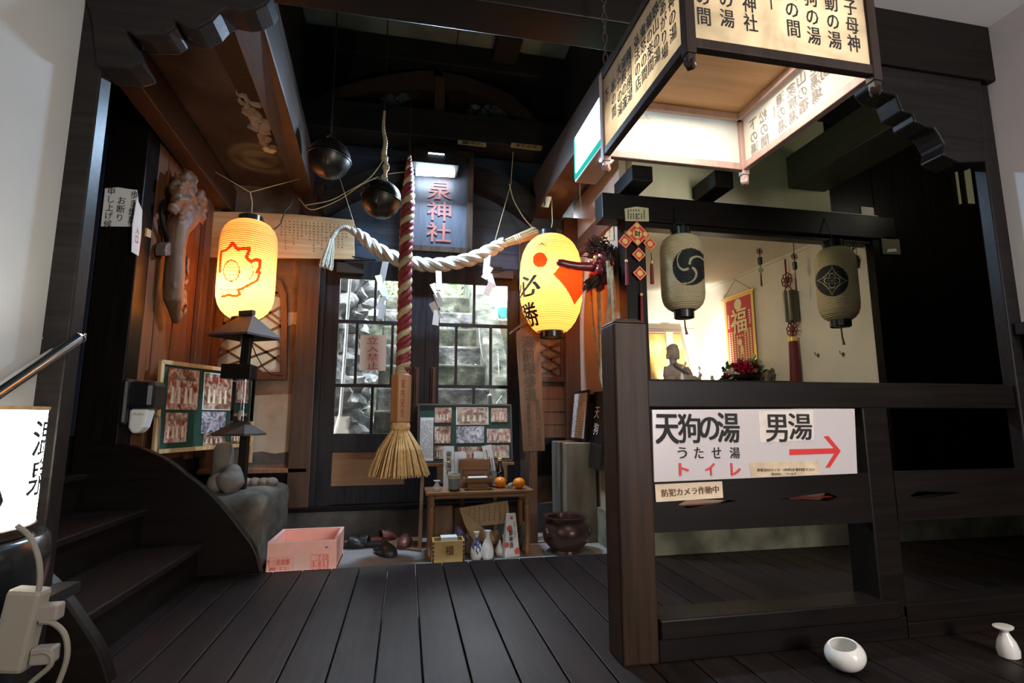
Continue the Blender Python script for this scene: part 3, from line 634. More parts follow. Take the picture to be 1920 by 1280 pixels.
# ================================================================== LANTERNS
def lobe(t, k): # radius profile, t 0..1 bottom to top
    s = abs(2*t-1); return (1-s**k)**(1.0/k)
def interp(tab, t):
    for (a, va), (b, vb) in zip(tab, tab[1:]):
        if t <= b: return va+(vb-va)*(t-a)/(b-a)
    return tab[-1][1]
def inpoly(x, y, P):
    c = False; j = len(P)-1
    for i in range(len(P)):
        if (P[i][1] > y) != (P[j][1] > y) and x < (P[j][0]-P[i][0])*(y-P[i][1])/(P[j][1]-P[i][1])+P[i][0]: c = not c
        j = i
    return c
def segd(x, y, a, b):
    dx, dy = b[0]-a[0], b[1]-a[1]; t = max(0, min(1, ((x-a[0])*dx+(y-a[1])*dy)/(dx*dx+dy*dy+1e-9)))
    return math.hypot(x-a[0]-t*dx, y-a[1]-t*dy)
def lantern(c, ztop, zbot, rad, tab, ribs, mats, pick, label, name, lit, capr, group=None, caps=(.05,.05), cols=220, tassel=None):
    cx, cy = c; root = thing(name, (cx, cy, zbot), label, 'lantern', group)
    N = ribs*3; H = ztop-zbot
    def R(t, rib=True):
        r = rad*interp(tab, t)
        if rib: r += .0045*(abs(math.sin(PI*t*ribs))-.6)
        return r
    mb = MB(); vs = []
    for i in range(N+1):
        t = i/N; r = R(t)
        for k in range(cols): a = 2*PI*k/cols; vs.append((cx+r*math.cos(a), cy+r*math.sin(a), zbot+H*t))
    fs = []; ms = []
    for i in range(N):
        for k in range(cols):
            k2 = (k+1) % cols; f = (i*cols+k, i*cols+k2, (i+1)*cols+k2, (i+1)*cols+k); fs.append(f)
            a = 2*PI*(k+.5)/cols; n = Vector((math.cos(a), math.sin(a), 0)); p = Vector((cx, cy, zbot+H*(i+.5)/N))+n*R((i+.5)/N, False)
            m = 0
            if n.dot(Vector((CO[0]-p.x, CO[1]-p.y, 0))) > 0: m = pick(*pix(p))
            ms.append(m)
    mb.v = vs; mb.f = fs; mb.m = ms
    build(mb, 'paper_shade', mats, root, smooth=True)
    for z0, z1, rr, nm in ((zbot-caps[0], zbot+.008, capr, 'bottom_ring'), (ztop-.008, ztop+caps[1], capr, 'top_ring')):
        mb = MB(); mb.lathe([(rr-.008, z0+.004),(rr-.004, z0),(rr, z0+.003),(rr, z1-.003),(rr-.004, z1),(rr-.010, z1-.002),(rr-.012, z0+.006)], (cx, cy, 0), 40, cap=False)
        build(mb, nm, m_bmat, root, smooth=.6)
    if tassel:
        mb = MB(); mb.tube([(cx, cy, zbot-caps[0]+.05), (cx+.004, cy, zbot-caps[0]-tassel*.6), (cx+.012, cy, zbot-caps[0]-tassel)], [.004,.006,.008], 8); mb.lathe([(.011,-.012),(.009,.0),(.004,.008)], (cx+.012, cy, zbot-caps[0]-tassel), 8)
        build(mb, 'tassel', plain('russet cord', (.22,.07,.03), .7), root)
        mb = MB(); mb.box(cx-capr*.9, cx+capr*.9, cy-.008, cy+.008, zbot-caps[0], zbot-caps[0]+.01); build(mb, 'cross_bar', m_bmat, root)
    if lit:
        light(name+'_bulb', 'POINT', (cx+lit[3], cy+lit[4], zbot+H*lit[2]), lit[0], lit[1], .035)
        mb = MB(); mb.tube([(cx, cy, ztop+caps[1]+.02), (cx, cy, zbot+H*lit[2]+.09)], .012, 8); build(mb, 'bulb_holder', m_bmat, root)
    return root, (lambda a, t: Vector((cx+R(t, False)*math.cos(a), cy+R(t, False)*math.sin(a), zbot+H*t)))
LX = Vector((-1.187, 4.10, 0)); 
tab_cyl = [(0,.50),(.03,.66),(.07,.80),(.13,.92),(.2,.98),(.3,1),(.75,1),(.85,.97),(.92,.88),(.97,.73),(1,.56)]
LOT = [(412,510),(413,491),(415,471),(424,469),(436,456),(446,467),(468,465),(462,483),(470,490),(479,487),(487,488),(486,503),(482,510),(487,511),(482,526),(468,533),(452,542),(446,543),(450,551),(444,555),(428,553),(416,556)]
INN = [(411,541),(425,544),(442,542)]
INN2 = [(468,489),(474,500),(474,514),(468,524)]
def lot(x, y):
    d = min(segd(x, y, a, b) for a, b in zip(LOT, LOT[1:]))
    if d < 2.3: return 1
    if d < 3.1 and x > 430 and y < 512: return 2
    for L in (INN, INN2):
        if min(segd(x, y, a, b) for a, b in zip(L, L[1:])) < .7: return 2
    dx, dy = (x-434)/15.0, (y-508)/19.0; r = math.hypot(dx, dy*(1.0 if dy > 0 else .95))
    if abs(r-1) < .06: return 2
    if r < .93 and abs(((y+1.6*math.sin(x*.9)) % 7)-3.5) < .7 and (x*1.0 % 6.5) < 5: return 2
    return 0
lanL, srf = lantern((LX.x, LX.y), 2.355, 1.625, .196, tab_cyl, 46, [m_pl, m_plr, m_pll], lot,
    'glowing tall paper lantern with red lotus outline, hanging by the lattice window', 'paper_lantern', (26, WARM, .30, -.03, -.03), .085)
mb = MB(); mb.tube([(LX.x, LX.y, 2.44), (LX.x, LX.y, 2.52), (LX.x-.02, LX.y, 2.60)], .004, 6)
mb.tube([(LX.x-.02, LX.y, 2.60), (LX.x-.35, LX.y, 2.78)], .003, 5); mb.tube([(LX.x-.02, LX.y, 2.60), (LX.x+.33, LX.y, 2.74)], .003, 5)
build(mb, 'hanging_wire', m_ropec, lanL)
tag(build(MB().tube([PY(x, y, 4.12) for x, y in ((472,403),(486,406),(495,416),(503,426),(514,430),(526,420),(530,408),(535,395),(545,385),(550,372))], .005, 6), 'lamp_cable', m_black, smooth=True),
    'black cable looping above the red lotus lantern', 'cable')
# right lit lantern with face and brush characters
RC = (1.128, 4.0)
tab_egg = [(0,.48),(.04,.62),(.10,.76),(.2,.90),(.32,.98),(.45,1),(.6,1),(.72,.97),(.82,.9),(.9,.78),(.95,.65),(1,.45)]
BEAK = [(1058,486),(1064,497),(1074,504),(1084,502),(1088,494),(1094,500),(1094,548),(1088,556),(1077,571),(1070,556),(1062,542),(1051,528),(1037,514),(1050,499)]
def face(x, y):
    if inpoly(x, y, BEAK): return 1
    if math.hypot((x-1012.5)/13.5, (y-487)/14.0) < 1: return 1
    if segd(x, y, (1018,479), (1034,472)) < 0: return 1
    return 0
lanR, srfR = lantern(RC, 2.367, 1.580, .252, tab_egg, 50, [m_pl, m_plr, m_pll], face,
    'glowing round paper lantern with red beak and black characters beside the long-nosed mask', 'paper_lantern', (21, WARM, .52, -.02, -.05), .095)
def wrap(srf, px_, py_, H0, H1):
    """angle and height on the lantern where the sight line through a pixel meets it"""
    best = None
    for ia in range(180):
        a = -PI+PI*ia/180.0
        for t in np.linspace(.02, .98, 60):
            q = pix(srf(a, t)); d = (q[0]-px_)**2+(q[1]-py_)**2
            if best is None or d < best[0]: best = (d, a, t)
    return best[1], best[2]
def lantern_text(ch, srf, rad, H, px_, py_, w_, h_, root, mat, bold):
    a0, t0 = wrap(srf, px_, py_, 0, 0)
    def fn(u, v):
        a = a0+u/rad; t = t0+v/H; p = srf(a, min(.99, max(.01, t))); return p+Vector((math.cos(a), math.sin(a), 0))*.0075
    text(ch, (0,0,0), (1,0,0), (0,0,1), w_, h_, mat, root, bold=bold, fn=fn)
lantern_text('必', srfR, .252, .787, 988, 535, .25, .165, lanR, m_ink, .028)
lantern_text('勝', srfR, .252, .787, 993, 590, .22, .175, lanR, m_ink, .028)
lantern_text('大', srfR, .252, .787, 1016, 458, .10, .035, lanR, m_ink, .01)
mb = MB(); mb.tube([(RC[0], RC[1], 2.40), (RC[0]+.02, RC[1], 2.50), (RC[0]+.03, RC[1]+.05, 2.72)], .004, 6); build(mb, 'hanging_wire', m_ropec, lanR)
# unlit lanterns in the opening
def tomoe(x, y):
    dx, dy = (x-1294)/33.0, (y-500)/35.0; r = math.hypot(dx, dy)
    if r > 1: return 0
    th = math.atan2(dy, dx)
    if .12 < r < .97:
        d = ((th-1.75*r*r-.35) % (2*PI/3)); d = min(d, 2*PI/3-d)*r
        if d < .055+.05*r: return 2
    return 1
def astro(x, y):
    dx, dy = (x-1560)/31.0, (y-526)/29.5; r = math.hypot(dx, dy)
    if r > 1: return 0
    k = (abs(dx)**.72+abs(dy)**.72)**(1/.72)
    if abs(k-.93) < .045+.02*(r < .6): return 2
    th = math.atan2(dy, dx)
    if abs(r-.47*abs(math.cos(2*th))**.45) < .035 and r > .14: return 2
    if r < .05: return 2
    if .1 < r < .30 and abs(math.sin(4*th))*r < .035: return 2
    return 1
tab_box = [(0,.55),(.03,.72),(.08,.88),(.14,.96),(.22,1),(.8,1),(.88,.96),(.94,.86),(.98,.7),(1,.55)]
g1 = None
a = PY(1271,430,3.30); b = PY(1271,580,3.30)
lantern((1.885, 3.28), PY(1271,443,3.28).z, PY(1278,582,3.28).z, .147, tab_box, 46, [m_lanoff, m_lanblk, m_lanline], tomoe,
    'unlit cream paper lantern with black three-comma crest, hanging beside the red diamonds', 'paper_lantern', None, .068, caps=(.055,.06), tassel=.10, cols=260)
lantern((3.155, 3.28), PY(1560,466,3.28).z, PY(1562,600,3.28).z, .138, tab_box, 46, [m_lanoff, m_lanblk, m_lanline], astro,
    'unlit cream paper lantern with black four-point star crest at the right end of the opening', 'paper_lantern', None, .072, caps=(.05,.06), tassel=.12, cols=260)
for n, (x, y, X, Y) in enumerate(((1272,425,1.885,3.28),(1560,455,3.155,3.28))):
    mb = MB(); z0 = PY(x, y+6, 3.28).z; mb.tube([(X-.07, Y, z0),(X-.04, Y, z0+.04),(X, Y, z0+.055),(X+.04, Y, z0+.04),(X+.07, Y, z0)], .003, 5); mb.tube([(X, Y, z0+.05),(X, Y+.08, 2.47)], .003, 5)
    tag(build(mb, 'wire_hook', m_iron), ['wire loop holding the three-comma lantern', 'wire loop holding the star-crest lantern'][n], 'hook')
cs = [PY(x, y, 3.40) for x, y in ((1540,462),(1548,452),(1560,450),(1580,452),(1592,462),(1598,470),(1606,462),(1603,452),(1590,448),(1580,456),(1588,466),(1597,474))]
tag(build(MB().tube(cs, .004, 5), 'coiled_cable', m_black), 'tangled black cable hanging right of the star-crest lantern', 'cable')
c = PY(1604,490,3.52); mb = MB(); mb.ell(c, (.05,.03,.05), 12, 8, .6); mb.tube([c, c+Vector((-.02,0,.09)), c+Vector((.01,0,.16))], .006, 6)
tag(build(mb, 'lamp_socket', m_inkg), 'small grey socket dangling on the cable right of the star-crest lantern', 'socket')

# ================================================================== BIG HANGING PAPER LAMP
zl = 1.9; x0, x1, y0, y1 = .735, 1.335, 1.185, 1.80; zt = 2.24
lamp = thing('hanging_paper_lamp', (1.03, 1.49, zl), 'large square hanging lamp of inscribed paper panels at upper right', 'lamp')
fr = .026
def lbar(xa, xb, ya, yb, za, zb, m, nm): build(MB().box(xa, xb, ya, yb, za, zb), nm, m, lamp, bevel=.003)
for n, (px_, py_) in enumerate(((x0,y0),(x0,y1),(x1,y0),(x1,y1))):
    mm = m_darkbacklit if py_ == y0 else m_framelit  # near posts coloured dark as backlit, far posts rosy as lamplit
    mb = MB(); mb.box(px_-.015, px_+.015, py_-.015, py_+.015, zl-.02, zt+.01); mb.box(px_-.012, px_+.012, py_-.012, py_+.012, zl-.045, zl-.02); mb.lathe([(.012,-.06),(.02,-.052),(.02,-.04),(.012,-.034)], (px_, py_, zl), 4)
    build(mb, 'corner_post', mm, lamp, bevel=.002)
for z in (zl, zt-.02):
    lbar(x0, x1, y0-.013, y0+.013, z-.002, z+.028, m_darkbacklit, 'frame_rail'); lbar(x0, x1, y1-.013, y1+.013, z-.002, z+.028, m_framelit, 'frame_rail')
    lbar(x0-.013, x0+.013, y0, y1, z-.002, z+.028, m_darkbacklit, 'frame_rail'); lbar(x1-.013, x1+.013, y0, y1, z-.002, z+.028, m_framelit, 'frame_rail')
zb = 2.135
lbar(x0+.014, x1-.014, y0+.014, y1-.014, zb, zb+.012, m_lampbd, 'top_board')
lbar(x0+.01, x1-.01, y1-.03, y1-.010, zb-.028, zb, m_framelit, 'frame_rail'); lbar(x1-.03, x1-.010, y0+.01, y1-.01, zb-.028, zb, m_framelit, 'frame_rail')
def panel(a, b, c, d, m, n=1):
    mb = MB(); mb.quad(a, b, c, d); return build(mb, 'paper_panel', m, lamp)
e = .006
panel((x0,y0-e,zl+.02),(x1,y0-e,zl+.02),(x1,y0-e,zt),(x0,y0-e,zt), m_box)
panel((x0-e,y1,zl+.02),(x0-e,y0,zl+.02),(x0-e,y0,zt),(x0-e,y1,zt), m_box)
panel((x0,y1+.002,zl+.02),(x1,y1+.002,zl+.02),(x1,y1+.002,zt),(x0,y1+.002,zt), m_boxlit)
panel((x1+.002,y0,zl+.02),(x1+.002,y1,zl+.02),(x1+.002,y1,zt),(x1+.002,y0,zt), m_boxlit)
for i, (s, px_, py_, hh) in enumerate((('鬼子母神',1602,44,4),('不動の湯',1566,40,4),('天狗の湯',1527,36,4),('桐の間',1488,32,3),('︱',1446,0,2),('温泉神社',1408,14,4),('滝の湯',1364,12,3),('松の間',1320,4,3))):
    # each column ends near the lower edge of the panel
    b_ = PY(px_, {1602:98,1566:92,1527:84,1488:70,1446:18,1408:60,1364:52,1320:48}[px_], y0-e); ch = .062; hgt = hh*ch*.95
    text(vert(s), Vector((b_.x, y0-e, b_.z+hgt/2)), (1,0,0), (0,0,1), .044 if s != '︱' else .004, hgt, m_ink, lamp, bold=.03)
lc = [('下',1140,240,.05,1),('松の間',1152,206,.05,3),('大力の湯',1163,185,.05,4),('湯殿の瀧',1172,180,.05,4),('御子座湯',1181,160,.05,4),('︱',1184,130,.005,3),('弘法の店',1196,118,.05,4),('鬼怒の間',1208,108,.05,4),('菊の楽間',1220,98,.05,4),('恐山の湯',1232,80,.05,4),('湯あがり場',1246,62,.05,5),('女神の湯',1262,40,.05,4)]
for s, px_, py_, ww, k in lc:
    p = PX(px_, py_, x0-e); hgt = .05*k*1.0
    text(vert(s), Vector((x0-e, p.y, 2.075 if k > 2 else 2.13)), (0,-1,0), (0,0,1), ww*.8, min(.24, hgt), m_ink, lamp, bold=.025)
for s, px_, py_ in (('泉の湯',1196,240),('女殿湯',1212,248)):
    p = PY(px_, py_, y1); text(vert(s), Vector((p.x, y1+.004, zl+.12)), (1,0,0), (0,0,1), -.045, .17, plain('show-through ink', (.14,.12,.11), .9) if 'show-through ink' not in MATS else MATS['show-through ink'], lamp, lift=-.004)
for s, px_, py_, zz in (('下の湯',1412,235,.11),('松の間',1432,235,.11),('︱',1452,215,.14),('滝の湯',1465,215,.12),('家族湯',1485,190,.12),('山の宿',1505,180,.13),('足湯場',1530,165,.13),('間',1550,150,.14),('宿',1575,140,.14)):
    p = PX(px_, py_, x1); n_ = len(s); text(vert(s), Vector((x1+.003, p.y, zl+zz)), (0,1,0), (0,0,1), .045 if s != '︱' else .003, .05*n_, MATS['show-through ink'], lamp, lift=-.004)
mb = MB(); mb.tube([(x0+.05, y0+.05, 2.11), (x1-.05, y0+.05, 2.11)], .013, 12); build(mb, 'fluorescent_tube', emit('lamp tube', (1,.95,.85), 12.0), lamp)
light('paper_lamp_tube_light', 'AREA', (1.03, 1.55, 2.12), 10.0, (1.0, .94, .84), .42, .30, target=(1.03, 1.40, 0))
for (px_, py_) in ((x0+.01, y1), (x1, y1), (x0, y0), (x1, y0)):
    mb = MB(); n_ = 14; zc = zt
    for i in range(n_):
        za = zt+.01+i*(.63/n_); k_ = [(0,.010*math.cos(t*PI/5), .026*math.sin(t*PI/5)) for t in range(11)]
        pts = [Vector((px_+(q[1] if i % 2 else 0), py_+(0 if i % 2 else q[1]), za+.024+q[2])) for q in k_]; mb.tube(pts, .0028, 5)
    build(mb, 'chain', m_iron, lamp)
# ================================================================== EXIT SIGN BOX
c0, c1 = 2.42, 2.92
ex = thing('exit_sign', (1.03, 2.67, 2.33), 'slanting teal and white lit exit sign box behind the big paper lamp', 'sign')
build(MB().box(.985, 1.12, c0, c1, 2.33, 2.62), 'sign_body', plain('tan sign housing', (.55,.42,.32), .5), ex, bevel=.006)
build(MB().box(.978, .986, c0+.012, c1-.012, 2.345, 2.605), 'sign_border', m_teal, ex)
build(MB().box(.973, .979, c0+.012, c1-.05, 2.37, 2.60), 'sign_face', m_signlit, ex)
build(MB().box(1.03, 1.10, c0+.06, c0+.20, 2.322, 2.331), 'lamp_window', m_winplate, ex)
q = PY(1087,345,2.88); build(MB().tube([q, q+Vector((0,0,-.08)), q+Vector((.006,0,-.15))], .003, 5).ell(q+Vector((.006,0,-.16)), (.007,.007,.014), 8, 6), 'pull_cord', m_ropec, ex)
build(MB().tube([(1.115, 2.8, 2.60), (1.19, 2.8, 2.90)], .012, 8), 'mount_rod', m_iron, ex)
light('header_green_fill', 'POINT', (1.18, 2.5, 2.52), 2.2, (.40, 1.0, .62), .05)  # unseen light added behind the opaque sign box to tint the header panel

# ================================================================== SHRINE PLAQUE, STRIP LAMP, BELLS, ROPES
pq = thing('shrine_plaque', (.235, 4.40, 2.33), 'dark framed shrine plaque with dull red characters under the strip lamp', 'plaque')
z0, z1, xa, xb = 2.345, 3.14, .005, .475
til = .10
s_ = MB(); s_.box(xa, xb, 4.36, 4.40, z0, z1); s_.rot((.2, 4.38, z0), 'X', til); build(s_, 'plaque_board', wood('plaque lacquer', (.02,.022,.03), (.04,.042,.055), .4, 'z'), pq)
mb = MB(); f = .045
mb.box(xa-f, xa+.005, 4.32, 4.41, z0-f, z1+f); mb.box(xb-.005, xb+f, 4.32, 4.41, z0-f, z1+f); mb.box(xa-f, xb+f, 4.32, 4.41, z0-f, z0); mb.box(xa-f, xb+f, 4.32, 4.41, z1, z1+f)
mb.rot((.2, 4.38, z0), 'X', til); build(mb, 'plaque_frame', m_gloss, pq, bevel=.01)
upv = Vector((0, -math.sin(til), math.cos(til)))
for i, ch in enumerate('温泉神社'):
    cc = Vector((.235, 4.36, z0))+upv*(.68-.185*i)+Vector((0,-.004,0)); text(ch, cc, (1,0,0), upv, .20, .165, m_plred, pq, bold=.02, lift=.006)
build(MB().box(.10, .37, 4.33, 4.45, z1+.05, z1+.12), 'top_hook', m_soot, pq)
fl = thing('strip_lamp', (.24, 4.16, 3.03), 'cold white fluorescent strip lamp glaring over the plaque', 'lamp')
p, q = PY(780,322,4.14), PY(852,325,4.14)
build(MB().tube([p, q], .030, 14), 'fluorescent_tube', m_tube, fl, smooth=True)
mb = MB(); mb.hexa([(p.x-.03,4.06,p.z+.05),(q.x+.03,4.06,p.z+.05),(q.x+.03,4.24,p.z+.03),(p.x-.03,4.24,p.z+.03)], [(p.x-.01,4.10,p.z+.17),(q.x+.01,4.10,p.z+.17),(q.x+.01,4.30,p.z+.17),(p.x-.01,4.30,p.z+.17)])
build(mb, 'lamp_housing', m_soot, fl, bevel=.004)
a_, b_ = PY(803,287,4.09), PY(833,291,4.09); build(MB().box(a_.x, b_.x, 4.075, 4.09, b_.z, a_.z), 'glowing_nameplate', m_winplate, fl)  # white nameplate of the lamp, given a glow of its own
light('strip_lamp_light', 'AREA', (.24, 4.0, p.z-.045), 75.0, COOL, .34, .06, target=(.24, 2.9, .2))
def bell(c, r, label, tilt):
    root = thing('shrine_bell', (c.x, c.y, c.z-r), label, 'bell')
    pr = [(0.001,-1.0),(.25,-.97),(.5,-.87),(.72,-.70),(.88,-.48),(.97,-.2),(1.0,-.03),(1.05,-.02),(1.06,.03),(1.0,.05),(.97,.10),(.97,.25),(.9,.45),(.78,.64),(.6,.8),(.4,.92),(.2,.985),(.001,1.0)]
    mb = MB(); mb.lathe([(a*r, b*r*.98) for a, b in pr], c, 48); mb.lathe([(.99*r,.12*r),(1.01*r,.135*r),(.985*r,.155*r)], c, 48, cap=False); mb.xform(Matrix.Translation(c) @ Matrix.Rotation(tilt, 4, 'Y') @ Matrix.Translation(-c))
    build(mb, 'bell_body', m_bell, root, smooth=.9)
    mb = MB(); pts = [c+Vector((r*.02, -r*1.005*math.cos(t), r*1.005*math.sin(t))) for t in np.linspace(-1.35, -.30, 12)]
    mb.tube([Vector(p_)+Vector((0,-.001,0)) for p_ in pts], .006, 6); mb.xform(Matrix.Translation(c) @ Matrix.Rotation(tilt, 4, 'Y') @ Matrix.Translation(-c)); build(mb, 'slit', m_ink, root)
    mb = MB(); mb.tube([c+Vector((.03*math.cos(t), 0, r+.005+.03*math.sin(t))) for t in np.linspace(0, PI, 8)], .007, 6); build(mb, 'hanging_loop', m_iron, root)
    return root
cA = PY(618,298,3.6); cB = PY(715,374,3.6)
def strands(path, rad, n, turns, mats_, r_str, seg=8, phase=0.0):
    path = [Vector(p) for p in path]; N = len(path); out = []
    fr_ = []; prev = None
    for i in range(N):
        t = (path[min(i+1, N-1)]-path[max(i-1, 0)]).normalized()
        x = (prev-t*prev.dot(t)).normalized() if prev is not None else t.orthogonal().normalized()
        prev = x; fr_.append((x, t.cross(x)))
    for k in range(n):
        pts = []; rr = []
        for i in range(N):
            s = i/(N-1); a = 2*PI*(turns*s+k/n)+phase; R = rad(s); pts.append(path[i]+(fr_[i][0]*math.cos(a)+fr_[i][1]*math.sin(a))*R*.55); rr.append(r_str*R)
        mb = MB(); mb.tube(pts, rr, seg); out.append(mb)
    return out
def cat(pts, n): # smooth curve through points
    P = [Vector(p) for p in pts]; P = [P[0]*2-P[1]]+P+[P[-1]*2-P[-2]]; out = []
    m = len(P)-3
    for j in range(n+1):
        u = m*j/n; i = min(int(u), m-1); t = u-i; a, b, c, d = P[i:i+4]
        out.append(.5*((2*b)+(c-a)*t+(2*a-5*b+4*c-d)*t*t+(3*b-a-3*c+d)*t**3))
    return out
def merged(mbs):
    m = MB()
    for b in mbs: m.add(b.v, b.f)
    return m
ba = bell(cA, .142, 'dark round bronze bell beside the left rafter, higher of the two', .12)
bb_ = bell(cB, .137, 'round bronze bell with slit, hanging from frayed rope left of the plaque', .18)
br = cat([PY(x, y, 3.6) for x, y in ((721,208),(719,240),(723,268),(720,290),(724,310),(720,338))], 60)
build(merged(strands(br, lambda s: .008+.010*min(1, s*1.6)+.006*math.sin(s*40)*(s > .6), 3, 9, None, .62)), 'frayed_rope', m_ropec, bb_, smooth=True)
build(MB().tube([(cA.x, cA.y, cA.z+.16), (cA.x, cA.y, 4.3)], .006, 6), 'hanging_cord', m_iron, ba)
build(MB().tube([PY(721,211,3.6), (PY(721,211,3.6).x, 3.6, 4.3)], .005, 6), 'hanging_cord', m_iron, bb_)
# bell rope with hexagonal grip and straw tassel
BRY = 3.86
rp = thing('bell_rope', (.0, BRY, .42), 'red and cream twisted bell rope with hexagonal wooden grip and straw tassel', 'rope')
path = cat([PY(x, y, BRY) for x, y in ((768,292),(767,330),(764,400),(761,470),(759,560),(757,640),(756,694))], 150)
rd = lambda s: (.011+.034*min(1, s/.28)) if s < .28 else .045
ss = strands(path, rd, 3, 11.5, None, .66)
build(merged(ss[:2]), 'red_strand', m_roper, rp, smooth=True); build(ss[2], 'cream_strand', m_ropec, rp, smooth=True)
build(MB().tube([path[0], path[0]+Vector((0,0,.6))], .006, 6), 'upper_cord', m_iron, rp)
mb = MB(); k0 = PY(756,676,BRY); k1 = PY(753,706,BRY)
for i in range(7):
    t = i/6; c = k0.lerp(k1, t); mb.lathe([(.030+.012*t-.006,-.014),(.040+.012*t,-.008),(.042+.012*t,0),(.040+.012*t,.008),(.03+.012*t,.014)], c, 16)
build(mb, 'cord_binding', m_ropec, rp, smooth=True)
t0, t1 = PY(753,702,BRY), PY(751,791,BRY); mb = MB()
mb.lathe([(.070, t1.z),(.073, t1.z+.006),(.073, t0.z-.006),(.066, t0.z)], (t0.x, BRY, 0), 6); mb.rot((t0.x, BRY, 0), 'Z', .25); build(mb, 'wooden_grip', m_handle, rp, bevel=.003)
text(vert('家内安全'), Vector((t0.x+.012, BRY-.0675, (t0.z+t1.z)/2)), (.97,-.24,0), (0,0,1), .035, .26, plain('rust lettering', (.42,.10,.04), .7), rp, lift=.002)
c = PY(751,793,BRY); zb_ = PY(751,898,BRY).z; mb = MB()
mb.lathe([(.045,0),(.062,.004),(.070,-.02),(.066,-.045),(.05,-.055),(.045,0)][::-1], (c.x, BRY, c.z), 20, cap=False); build(mb, 'tassel_collar', m_straw, rp, smooth=True)
rg = random.Random(4); mb = MB()
for i in range(620):
    a = rg.uniform(0, 2*PI); f = math.sqrt(rg.random()); top = Vector((c.x+.058*f*math.cos(a), BRY+.058*f*math.sin(a), c.z-.045)); R2 = .215*f+rg.uniform(-.01,.01)
    bot = Vector((c.x+.005+R2*math.cos(a), BRY+R2*math.sin(a)*.9, zb_+rg.uniform(0,.03)+.02*f)); mid = top.lerp(bot, .45)+Vector((.022*f*math.cos(a), .022*f*math.sin(a), 0)); mb.tube([top, mid, bot], [.0038,.0036,.003], 4, cap=False)
o = build(mb, 'straw_skirt', m_straw, rp)
# shimenawa
SY = 4.24
sh = thing('straw_rope_garland', (.2, SY, 2.05), 'thick twisted straw shrine rope swagged above the glass door', 'rope')
path = cat([PY(x, y, SY) for x, y in ((655,430),(675,440),(700,462),(735,482),(775,493),(810,497),(850,493),(890,483),(925,466),(945,454))], 170)
build(merged(strands(path, lambda s: .022+.034*math.sin(min(1, s/.30)*PI/2)-.012*max(0, (s-.85)/.15), 3, 5.2, None, .56, phase=.5)), 'twisted_rope', m_rope, sh, smooth=True)
pl_ = cat([PY(x, y, SY) for x, y in ((660,433),(648,427),(635,430),(626,440),(620,452))], 50)
build(merged(strands(pl_, lambda s: .022-.006*s, 3, 5, None, .6)), 'thin_tail', m_rope, sh, smooth=True)
rg = random.Random(9)
def brush(a, b, ra, rb, n, nm, m):
    mb = MB(); a = Vector(a); b = Vector(b); d = (b-a).normalized(); x = d.orthogonal().normalized(); y = d.cross(x)
    for i in range(n):
        t = rg.uniform(0, 2*PI); f = math.sqrt(rg.random()); e = x*math.cos(t)+y*math.sin(t)*.8
        mb.tube([a+e*ra*f, a.lerp(b, .5)+e*(ra+rb)*.52*f, b+e*rb*f+d*rg.uniform(-.02,.02)], .0026, 4, cap=False)
    build(mb, nm, m, sh)
brush(PY(622,449,SY), PY(611,500,SY), .022, .062, 150, 'frayed_end', m_rope)
brush(PY(938,459,SY), PY(1003,436,SY), .030, .058, 260, 'cut_straw_end', m_plank)
mb = MB()
for s in (0, .02, .04):
    p = PY(966,450,SY); d = Vector((.93,0,.36)); mb.lathe([(.040,-.004),(.045,0),(.04,.004)], p+d*s, 16, axis=d)
build(mb, 'binding', m_wp, sh)
for a, b in (((668,432),(636,330)), ((925,462),(958,345))):
    build(MB().tube([PY(*a, SY), PY(*b, SY), PY(b[0]+(-4 if b[0] < 800 else 4), b[1]-60, SY)], .003, 5), 'hanging_string', m_ropec, sh)
def shide(top, zig, label, seed):
    mb = MB(); w_ = .052; rg_ = random.Random(seed); P0 = PY(*top, SY-.05)
    x, z, y = P0.x, P0.z, P0.y
    prev = None
    for i, (dx, dz, ang) in enumerate(zig):
        c = Vector((x+dx, y-.006*i, z+dz)); R = Matrix.Rotation(ang, 4, 'Y') @ Matrix.Rotation(rg_.uniform(-.4,.4), 4, 'Z')
        h_ = .075 if i else .10
        mb.sheet(*[c+(R @ Vector(q)) for q in ((-w_/2,0,-h_),(w_/2,0,-h_),(w_/2,0,h_*.6),(-w_/2,0,h_*.6))], .0012)
    tag(build(mb, 'paper_streamer', m_wp), label, 'paper streamer', 'zigzag paper streamers on the straw rope')
shide((722,490), [(-.005,-.06,.15),(-.035,-.16,-.35),(-.01,-.24,-.5),(-.015,-.33,.3),(-.01,-.40,.15)], 'zigzag white paper streamer left of the red bell rope', 1)
shide((823,510), [(.0,-.05,-.05),(-.03,-.14,-.5),(-.005,-.22,-.4),(-.035,-.30,-.45),(-.015,-.37,.1)], 'zigzag white paper streamer hanging from the middle of the straw rope', 2)
shide((913,480), [(.0,-.05,.1),(.01,-.13,.5),(.03,-.20,-.3),(.02,-.27,.4)], 'shorter zigzag white paper streamer near the right lantern', 3)
# loose cables above the door
def cable(pts, Y, label, m=m_black, r=.005, n=40): tag(build(MB().tube(cat([PY(x, y, Y) for x, y in pts], n), r, 6), 'loose_cable', m), label, 'cable')
cable(((560,372),(580,392),(605,388),(640,372),(680,345),(720,328),(760,322)), 4.36, 'dark cable swinging from the left rafter to the plaque', m_ropec, .004)
cable(((572,385),(618,376),(650,360),(690,336),(712,310),(722,290)), 4.30, 'second dark cable drooping behind the slit bell', m_ropec, .004)
cable(((955,345),(962,372),(972,392),(985,412),(1000,428)), 4.36, 'twisted cable falling to the round lantern', m_ropec, .005)
